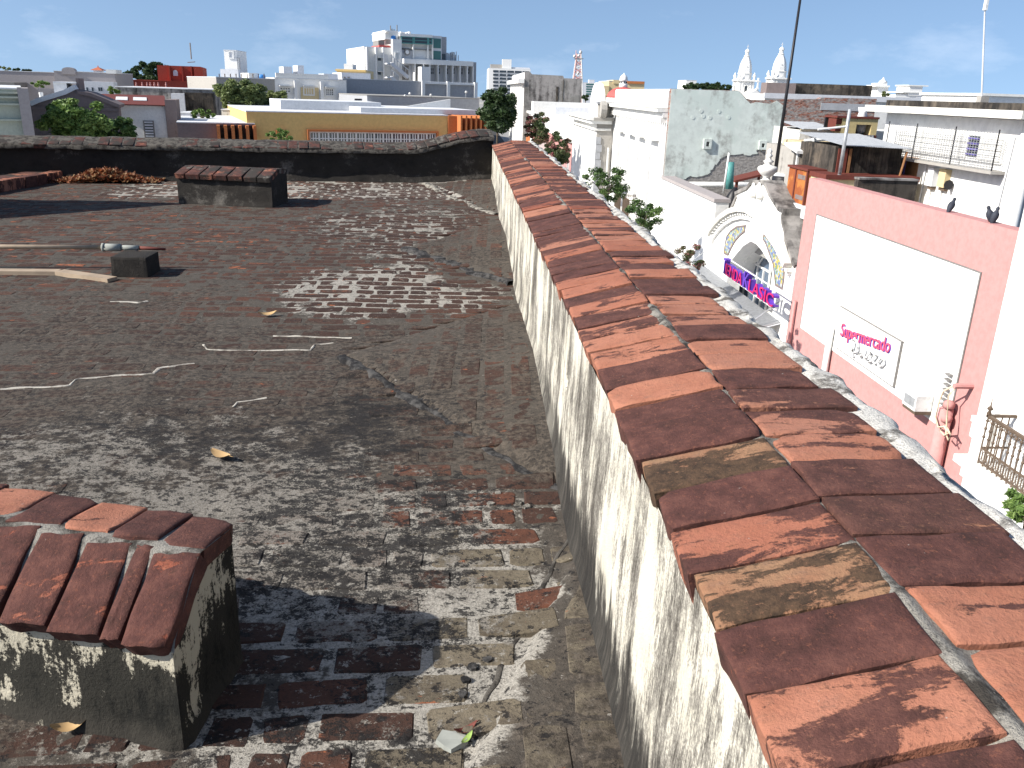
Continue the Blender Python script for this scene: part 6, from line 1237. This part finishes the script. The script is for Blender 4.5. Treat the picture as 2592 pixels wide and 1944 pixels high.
gb0, gb1 = pl.px(Z14(1235, 400))[0], pl.px(Z14(1395, 400))[0]; pbox('bay_frame', 'light_grey', ph_, pl, gb0-.02, gb1, z1+.12, pl.px(Z14(1310, 190))[1], -12, -.5); px_box('bay_glass', 'glass_teal', ph_, pl, Z14, (1240, 235, 1380, 390), -.5, -.42); px_box('bay_glass', 'glass_teal', ph_, pl, Z14, (1240, 435, 1380, 572), -.5, -.42)
r = pl.rc(Z14, 1410, 200, 1520, 560); pbox('bay_return', 'grey_render', ph_, pl, gb1+.02, r[1], z1+.12, r[3], -12, -1.8); px_box('side_balcony', 'light_grey', ph_, pl, Z14, (1505, 435, 1542, 490), -8, -3); px_box('bay_dark', 'glass_dark', ph_, pl, Z14, (1420, 475, 1500, 570), -1.8, -1.7)  # bay return greyed as a shaded side
c = pl.px(Z14(825, 455)); mb = MB(); mb.tube([pl.at(c[0], c[1], -.2), pl.at(c[0], c[1], .2)], .9*1.0, 14); o = mb.build('round_fan', 'line_grey', ph_); mb = MB(); mb.tube([pl.at(c[0], c[1], .2), pl.at(c[0], c[1], .25)], .55, 12); mb.build('fan_face', 'white_metal', o)
for k, x in enumerate((760, 800, 840, 880, 920, 975, 1020)): px_box('roof_unit', 'light_grey', ph_, pl, Z14, (x, 95+(k % 3)*8, x+26, 168), -8, -5)
st = thing('stair_block', 'white stair and lift block with outside steel stair beside the office', 'building', loc(pl, -3)); r = pl.rc(Z14, 155, 372, 590, 960); pbox('wall', 'white_paint', st, pl, r[0], pl.px(Z14(590, 600))[0], GZ, r[3], -12, -.5)
r = pl.rc(Z14, 590, 250, 722, 960); pbox('lift_tower', 'white_paint', st, pl, r[0]+.02, -.02, GZ, r[3], -9, .3); px_win(st, pl, Z14, (630, 470, 672, 560), 1, 1, .1, d=.45); px_box('top_works', 'white_paint', st, pl, Z14, (490, 105, 700, 250), -8, -.6); px_box('top_slab', 'white_old', st, pl, Z14, (480, 125, 540, 140), -8, .4); px_box('red_brick_base', 'dome_red', st, pl, Z14, (395, 340, 565, 372), -5, -.6); px_box('roof_shed', 'line_grey', st, pl, Z14, (390, 262, 485, 345), -4, -.8)
for x in (180, 325, 440): r = pl.rc(Z14, x, 375, x+18, 900); pbox('pier', 'white_paint', st, pl, r[0], r[1], GZ, r[3], -.5, .1)
for q in ((205, 440, 298, 655), (225, 665, 300, 780)): px_box('recess_panel', 'white_old', st, pl, Z14, q, -.5, -.45)
for y in (545, 770): px_win(st, pl, Z14, (368, y, 415, y+45), 1, 2, .1, d=-.3) if False else px_box('window', 'glass_dark', st, pl, Z14, (368, y, 418, y+45), -.5, -.4); px_box('window_hood', 'white_old', st, pl, Z14, (360, y-14, 432, y), -.5, .2)
for (x0, y0, x1, y1) in ((460, 640, 800, 860), (460, 860, 640, 960)):
    A, B = pl.px(Z14(x0+70, y0)), pl.px(Z14(x1, y1)); mb = MB(); pl.strip(mb, [A, B], .9, 1.1, 3.5); pl.strip(mb, [(A[0], A[1]+2.), (B[0], B[1]+2.)], .18, 3.3, 3.48); s_ = mb.build('stair_flight', 'light_grey', st)
    q = pl.rc(Z14, x0, y0-10, x0+80, y0+12); pbox('landing', 'light_grey', st, pl, q[0], q[1], q[2], q[3], .0, 1.6)
    for k in range(7): u = A[0]+(B[0]-A[0])*k/6; z = A[1]+(B[1]-A[1])*k/6; pbox('rail_post', 'grey_metal', s_, pl, u-.08, u+.08, z, z+2., 1.52, 1.58)
px_box('door', 'light_grey', st, pl, Z14, (472, 490, 530, 625), -.5, -.4)
c = pl.px(Z14(625, 215)); mb = MB(); mb.lathe([(.68, 0), (.74, .15), (.74, .75), (.5, .95), (.15, 1.0)], pl.at(c[0], pl.px(Z14(625, 248))[1], -1.5), 14); tag(mb.build('water_tank', 'blue_plastic', None, True), 'bright blue tank on top of the office lift tower', 'water tank')
for i, x in enumerate((600, 625, 658, 705)): A = pl.px(Z14(x, (20, 70, 80, 10)[i])); MB().tube([pl.at(A[0], pl.px(Z14(x, 130))[1], -3), pl.at(A[0], A[1], -3)], .16, 5).build('aerial', 'line_grey', st)
an_ = thing('aerial_cluster', 'cluster of white panel aerials on the office block roof', 'antenna', loc(pl, pl.px(Z14(1645, 590))[0], z1))
for x, y in ((1580, 455), (1610, 470), (1640, 450), (1668, 440), (1700, 500), (1655, 490)): A = pl.px(Z14(x, y)); pbox('panel', 'white_metal', an_, pl, A[0]-.35, A[0]+.35, A[1]-2., A[1], -3.2, -3); MB().tube([pl.at(A[0], z1, -3.3), pl.at(A[0], A[1], -3.3)], .12, 5).build('mast', 'grey_metal', an_)
o, pl8, z8 = block('yellow_roof_house', 'pale yellow roof terrace house left of the office block', 'building', Z2, (955, 368, 1190, 400), 100, 'cream_paint', 8); px_box('upper_room', 'white_old', o, pl8, Z2, (1008, 320, 1078, 368), -4, -.5); px_box('eave', 'yellow_paint', o, pl8, Z2, (950, 368, 1190, 382), -.5, .6)
# ---- far left houses
pg_, pl, z1 = block('pale_green_house', 'pale green banded wall at the left edge behind the rear parapet', 'house', Z1, (-420, 560, 205, 950), 33, 'pale_green', 9, 34)
for y in (585, 625, 685, 820): r = pl.rc(Z1, -100, y, 205, y+16); pbox('band', 'pale_green', pg_, pl, 0, pl.L, r[2], r[3], 0, .18)
r = pl.rc(Z1, 175, 560, 270, 950); pbox('pier', 'lilac_grey', pg_, pl, r[0], r[1], GZ, z1+.12, -2, .3)
gh, pl, z1 = block('gabled_grey_house', 'mauve grey gable wall with white roof slope and chimney', 'house', Z1, (262, 720, 1030, 960), 42, 'mauve_render', 1.2, 43, 'mauve_render')
gp = pxs(pl, Z1, [(262, 720), (265, 690), (330, 660), (560, 590), (650, 545), (670, 590), (780, 610), (1030, 712), (1030, 760)]); gp = [(gp[0][0], z1-.3)]+gp[1:-1]+[(gp[-1][0], z1-.3)]
ppoly('gable', 'mauve_render', gh, pl, gp, -.6, .05); mb = MB(); pl.strip(mb, gp[1:5], .45, -5, .3); mb.build('roof_edge', 'roof_white', gh); mb = MB(); pl.strip(mb, gp[5:8], .35, -5, .3); mb.build('verge', 'mauve_render', gh)
a = pl.rc(Z1, 440, 510, 555, 600); ch = pbox('chimney', 'roof_white', gh, pl, a[0], a[1], a[2]-.4, a[3], -2.5, -.7); a = pl.rc(Z1, 640, 470, 665, 590); pbox('roof_spine', 'mauve_render', gh, pl, a[0], a[1], a[2]-.4, a[3], -2.4, -.62); a = pl.rc(Z1, 435, 478, 640, 512); pbox('chimney_cap', 'roof_white', ch, pl, a[0], a[1], a[2], a[2]+.12, -3, -.6)
pbox('roof_wall', 'lilac_grey', gh, pl, pl.px(Z1(225, 600))[0], pl.px(Z1(440, 600))[0], z1-1, pl.px(Z1(330, 560))[1], -3.4, -3.0)
A = pl.px(Z1(335, 660)); B = pl.px(Z1(322, 592)); MB().tube([pl.at(*A, -1.8), pl.at(*B, -1.8)], .2, 7).build('vent_pipe', 'white_metal', gh)
wl, pl, z1 = block('white_gable_end', 'white plastered house end with one louvred window below a rust roof', 'house', Z1, (1030, 712, 1432, 965), 46, 'white_old', 1.0, 46.5)
r = pl.rc(Z1, 1250, 845, 1320, 960); w_ = window(pl, wl, (r[0], r[1], r[2]-.6, r[3]), 'line_grey', 'glass_dark', 1, 1, .06)
for z in np.arange(r[2]-.5, r[3]-.05, .3): pbox('slat', 'light_grey', w_, pl, r[0], r[1], z, z+.17, .012, .06)
r = pl.rc(Z1, 900, 655, 1435, 712); mb = MB(); lo = [pl.at(r[0], z1+.1, .5), pl.at(r[1], z1+.1, .5), pl.at(r[1]-.9, r[3]+.3, -8), pl.at(r[0]-2.6, r[3]+.3, -8)]; mb.prism(lo, [(x, y, z+.1) for x, y, z in lo]); mb.build('rust_roof', 'rust_roof', wl)
for q in ((970, 670, 1075, 690), (1125, 675, 1245, 692)):
    A, B = pl.px(Z1(q[0], q[3]))[0], pl.px(Z1(q[2], q[3]))[0]; zq = lambda d: z1+.22+(r[3]+.3-z1-.1)*(.5-d)/8.5; lo = [pl.at(A, zq(-2.5), -2.5), pl.at(B, zq(-2.5), -2.5), pl.at(B-.3, zq(-5.2), -5.2), pl.at(A-.3, zq(-5.2), -5.2)]; mb = MB(); mb.prism(lo, [(x, y, z+.06) for x, y, z in lo]); mb.build('skylight', 'white_metal', wl)
r = pl.rc(Z1, 1412, 655, 1530, 965); pbox('side_pier', 'mauve_render', wl, pl, r[0]+.3, r[1], GZ, r[3], -2, .3)
mw, pl, z1 = block('mouldy_yard_wall', 'long grey black stained wall below the red house balustrade', 'wall', Z1, (1010, 560, 1860, 830), 62, 'grey_mould', 6, 63, 'roof_white'); px_box('dark_return', 'dark_mould', mw, pl, Z1, (1610, 595, 1850, 830), .0, .6); px_box('white_return', 'light_grey', mw, pl, Z1, (1500, 600, 1612, 830), .0, .9)
o, pl_, z_ = block('yard_hut', 'small pale hut beside the dark yard wall', 'shed', Z1, (1540, 770, 1640, 840), 52, 'light_grey', 2); o, pl_, z_ = block('tree_planter', 'rough pale concrete wall at the foot of the big tree', 'wall', Z1, (1910, 745, 2060, 830), 56, 'white_mouldy', 2)
rd, pl, z1 = block('red_house', 'red house with an arched window and stepped upper floor', 'house', Z1, (1015, 495, 1790, 560), 98, 'red_paint', 14, 100, 'red_paint'); r = pl.rc(Z1, 1350, 362, 1725, 510); pbox('upper_floor', 'red_paint', rd, pl, r[0], r[1], z1, r[3], -9, -1)
r = pl.rc(Z1, 1670, 375, 1735, 510); pbox('shaded_bay', 'red_paint', rd, pl, r[0], r[1]+.3, z1, r[3], -8, -.6)
for x in (1450, 1560, 1640): r = pl.rc(Z1, x, 365, x+12, 505); pbox('pilaster', 'red_paint', rd, pl, r[0], r[1], z1, r[3], -1, -.7)
r = pl.rc(Z1, 1485, 398, 1525, 448); uc = (r[0]+r[1])/2; hw = (r[1]-r[0])/2; ppoly('window', 'light_grey', rd, pl, [(r[0], r[2]), (r[1], r[2])]+[(uc+hw*math.cos(a), r[3]-hw+hw*math.sin(a)) for a in np.linspace(0, math.pi, 9)], -1, -.85)
A = pl.px(Z1(1632, 300)); MB().tube([pl.at(A[0], z1+9, -6), pl.at(A[0], A[1], -6)], .16, 5).build('aerial', 'line_grey', rd); B = pl.px(Z1(1632, 330)); MB().tube([pl.at(B[0]-.9, B[1], -6), pl.at(B[0]+.9, B[1]+.2, -6)], .1, 4).build('aerial_bar', 'line_grey', rd)
plb = FP(Z1, (1080, 530), 205, (1460, 530), 207)
for x in (1102, 1176, 1228, 1270, 1298, 1332, 1366, 1432):
    A = plb.px(Z1(x, 548)); mb = MB(); mb.lathe([(.20, 0), (.20, .12), (.10, .2), (.20, .42), (.22, .56), (.12, .72), (.08, .8), (.15, .95), (.03, 1.1)], plb.at(A[0], A[1], 0), 10); o = mb.build('stone_urn', 'terracotta' if False else 'pink_paint', None, True); tag(o, 'small pale pink urn standing in a row before the red house', 'urn', 'urns along the red house parapet'); mb = MB(); plb.box(mb, A[0]-.3, A[0]+.3, A[1]-2.5, A[1]-.002, -.3, .3); mb.build('pedestal', 'white_old', o)
ll, pl, z1 = block('lilac_hall', 'long lilac grey hall with a round topped parapet', 'building', Z1, (-150, 412, 475, 600), 84, 'lilac_grey', 12, 85); px_box('dark_lower_roof', 'line_grey', ll, pl, Z1, (-150, 500, 230, 548), 0, 3.5)
l2, pl, z1 = block('round_parapet_house', 'lilac grey house with a semicircular parapet and tiny windows', 'building', Z1, (478, 418, 1000, 620), 82, 'lilac_grey', 10, 83); r = pl.rc(Z1, 535, 375, 650, 425); uc = (r[0]+r[1])/2; hw = (r[1]-r[0])/2; ppoly('round_parapet', 'lilac_grey', l2, pl, [(uc-hw, z1-.5), (uc+hw, z1-.5)]+[(uc+hw*math.cos(a), z1+.2+(r[3]-z1-.2)*math.sin(a)) for a in np.linspace(0, math.pi, 13)], -.6, .2)
px_box('step_wall', 'light_grey', l2, pl, Z1, (760, 500, 1015, 615), .0, 2.); px_box('sun_wall', 'white_old', l2, pl, Z1, (915, 395, 1000, 430), -3, .1)
for x in (725, 785, 830, 885, 905): px_box('window', 'glass_dark', l2, pl, Z1, (x, 548, x+14, 578), 2. if x > 760 else 0, 2.05 if x > 760 else .05)
c = pl.px(Z1(818, 400)); mb = MB(); pl.box(mb, c[0]-.8, c[0]+.8, z1, c[1], -4.3, -2.7); o = thing('roof_pavilion', 'tiny roof pavilion with a pyramid tile roof', 'pavilion', loc(pl, c[0], z1, -3)); mb.build('walls', 'light_grey', o); mb = MB(); a_ = pl.at(c[0], 0, -3.5); mb.lathe([(1.6, c[1]), (1.55, c[1]+.08), (.15, c[1]+.6), (.05, c[1]+.95)], (a_[0], a_[1], 0), 4, .8); mb.build('roof', 'terracotta', o)

YS = 1.0
# ================================================================== trees
def tree(name, label, base, cen, rad, mat, n, leaf_s, seed, clumps=26, trunk_r=.2, group=None, openness=.55, limbs=7, flat=.75):
    rg = np.random.default_rng(seed); o = thing(name, label, 'tree', base, group); cen = np.array(cen, float); rad = np.array(rad, float)
    mb = MB(); b = np.array(base, float); top = cen-np.array([0, 0, rad[2]*.35]); mid = (b+top)/2+np.array([rg.normal(0, .15), rg.normal(0, .15), 0]); mb.tube([b-np.array([0, 0, .1]), mid, top], trunk_r, 8, trunk_r*.55)
    K = []
    for i in range(clumps):
        d = rg.normal(size=3); d /= np.linalg.norm(d); d[2] = d[2]*.9+.12; K.append(cen+d*rad*rg.uniform(openness, .98))
    for i in range(limbs):
        e = K[rg.integers(len(K))]; m_ = (top+e)/2+rg.normal(0, .1, 3)*rad[0]*.5; mb.tube([top-np.array([0, 0, rad[2]*.15]), m_, e], trunk_r*.42, 6, trunk_r*.08)
    mb.build('trunk', 'bark', o, True)
    k = rg.integers(0, clumps, n); K = np.array(K); cr = rg.uniform(.16, .36, clumps)*min(rad); tint = rg.uniform(0, .55, clumps)
    q = rg.normal(size=(n, 3)); q /= np.linalg.norm(q, axis=1)[:, None]; q *= (rg.random((n, 1))**.45)*cr[k][:, None]; q[:, 2] *= flat; c = K[k]+q
    a = rg.normal(size=(n, 3)); a[:, 2] *= .55; a /= np.linalg.norm(a, axis=1)[:, None]; t = rg.normal(size=(n, 3)); bb = np.cross(a, t); bb /= np.linalg.norm(bb, axis=1)[:, None]
    L = leaf_s*rg.uniform(.65, 1.3, (n, 1)); V = np.stack([c-a*L, c+bb*L*.42+a*L*.05, c+a*L, c-bb*L*.42+a*L*.05], 1).reshape(-1, 3)
    me = bpy.data.meshes.new('crown'); F = np.arange(4*n).reshape(n, 4); me.from_pydata(V.tolist(), [], F.tolist())
    col = np.clip(tint[k]+rg.uniform(0, .45, n), 0, 1); setcol(me, 'bt', np.stack([np.repeat(col, 4)]*3+[np.ones(4*n)], -1)); me.materials.append(MT[mat]); c_ = bpy.data.objects.new('crown', me); C.objects.link(c_); adopt(c_, o); return o
def ptree(name, label, fn, q, Y, mat, n, leaf_s, seed, depth=None, **k):
    x0, y0, x1, y1 = q; c = aty(fn((x0+x1)/2, (y0+y1)/2), Y); a = aty(fn(x0, (y0+y1)/2), Y); b = aty(fn(x1, (y0+y1)/2), Y); t = aty(fn((x0+x1)/2, y0), Y); bt = aty(fn((x0+x1)/2, y1), Y)
    rx = abs(b[0]-a[0])/2; rz = abs(t[2]-bt[2])/2; return tree(name, label, (float(c[0]), Y, GZ-.1), c, (rx, depth or rx*.9, rz), mat, n, leaf_s, seed, **k)
ptree('round_tree', 'full green garden tree just behind the rear parapet', Z1, (385, 650, 950, 1100), 79, 'leaf_bright', 15000, 0.2, 1, clumps=95, openness=.45)
ptree('small_tree', 'smaller green tree touching the white gable end', Z1, (900, 800, 1180, 1060), 81, 'leaf_mid', 5000, 0.18, 2, clumps=45, openness=.4)
ptree('feathery_tree', 'large feathery olive green tree above the fin annex', Z2, (-20, 430, 380, 740), 128, 'leaf_olive', 14000, 0.26, 3, clumps=95, openness=.4)
ptree('side_tree', 'lower olive tree in front of the white office windows', Z2, (330, 535, 620, 740), 132, 'leaf_olive', 8000, 0.26, 4, clumps=55, openness=.4)
ptree('dark_street_tree', 'dense dark tree at the end of the street parapet', Z3, (45, 640, 440, 1140), 72, 'leaf_dark', 14000, 0.18, 5, clumps=95, openness=.4, depth=3.)
ptree('crown_tree', 'big dark round tree behind the red house', Z1, (1085, 315, 1500, 560), 300, 'leaf_dark', 9000, 0.55, 6, clumps=50, openness=.45)
ptree('far_tree', 'low dark tree tops above the lilac hall roof', Z1, (110, 380, 275, 430), 285, 'leaf_dark', 1500, 0.5, 7, clumps=14)
ptree('edge_tree', 'bare topped tree at the left edge above the lilac hall', Z1, (-120, 362, 105, 430), 290, 'leaf_olive', 1500, 0.5, 8, clumps=14)
ptree('flowering_tree', 'street tree with pink flowers before the pale pink house', Z13, (560, 500, 1000, 1150), 70, 'bougainvillea', 12000, .09, 9, clumps=55, openness=.3, depth=1.6)
ptree('flowering_tree', 'lower drooping tree with red pods beside the street parapet', Z13, (900, 830, 1320, 1500), 55, 'bougainvillea', 12000, .075, 10, clumps=50, openness=.3, depth=1.5)
ptree('sparse_tree', 'sparse young street tree with bare branches and few green tufts', Z8, (290, 610, 690, 1000), 36, 'leaf_mid', 4200, .055, 11, clumps=30, openness=.5, limbs=12, trunk_r=.06, depth=1.)
ptree('sparse_tree', 'small green tufted street tree before the low white front', Z8, (640, 950, 1040, 1290), 30, 'leaf_mid', 4200, .05, 12, clumps=28, openness=.4, limbs=10, trunk_r=.05, depth=.9)
ptree('street_shrub', 'low flowering shrub top showing over the parapet before the awning', Z6, (190, 830, 450, 1090), 24, 'bougainvillea', 2500, .04, 13, clumps=22, depth=.7, trunk_r=.04)
ptree('street_palm', 'bright green leafy plant below the iron balcony', Z12, (740, 1340, 1100, 1620), 9.6, 'leaf_bright', 2600, .06, 14, clumps=24, depth=.5, trunk_r=.04)
ptree('distant_wood', 'flat topped line of dark trees behind the pale green wall', Z4, (290, 590, 810, 700), 150, 'leaf_dark', 9000, .3, 15, clumps=95, flat=.6)
ptree('roof_shrub', 'small shrub growing on the lilac hall roof', Z1, (265, 490, 430, 560), 154, 'leaf_bright', 1800, 0.26, 16, clumps=14, trunk_r=.08)
ptree('wall_shrub', 'shrub hanging over the grey stained wall', Z1, (920, 540, 1030, 620), 132, 'leaf_bright', 1500, 0.22, 17, clumps=10, trunk_r=.08)
ptree('yard_shrub', 'low bright shrub beside the pale yard hut', Z1, (1620, 730, 1840, 830), 110, 'leaf_bright', 2200, 0.2, 18, clumps=16, trunk_r=.06)
ptree('door_shrub', 'bright green shrub in front of the ochre wall', Z2, (385, 840, 625, 960), 95, 'leaf_bright', 2600, 0.18, 19, clumps=18, trunk_r=.06)
ptree('ledge_shrub', 'tuft of leaves beside the tiny white pavilion', Z5, (550, 525, 625, 590), 60, 'leaf_olive', 500, .12, 20, clumps=7, trunk_r=.05)
ptree('gap_tree', 'small dark tree between the grey mouldy house and the corner house', Z3, (1080, 700, 1150, 780), 120, 'leaf_dark', 900, .2, 21, clumps=9, trunk_r=.1)
# ================================================================== streets
mb = MB(); mb.box(-900, 900, -60, 1500, GZ-1, GZ-.13); tag(mb.build('ground', 'pavement'), kind='structure')
mb = MB(); mb.box(2.9, 8.6, -50, 900, GZ-.13, GZ-.10); tag(mb.build('street', 'asphalt'), kind='structure')
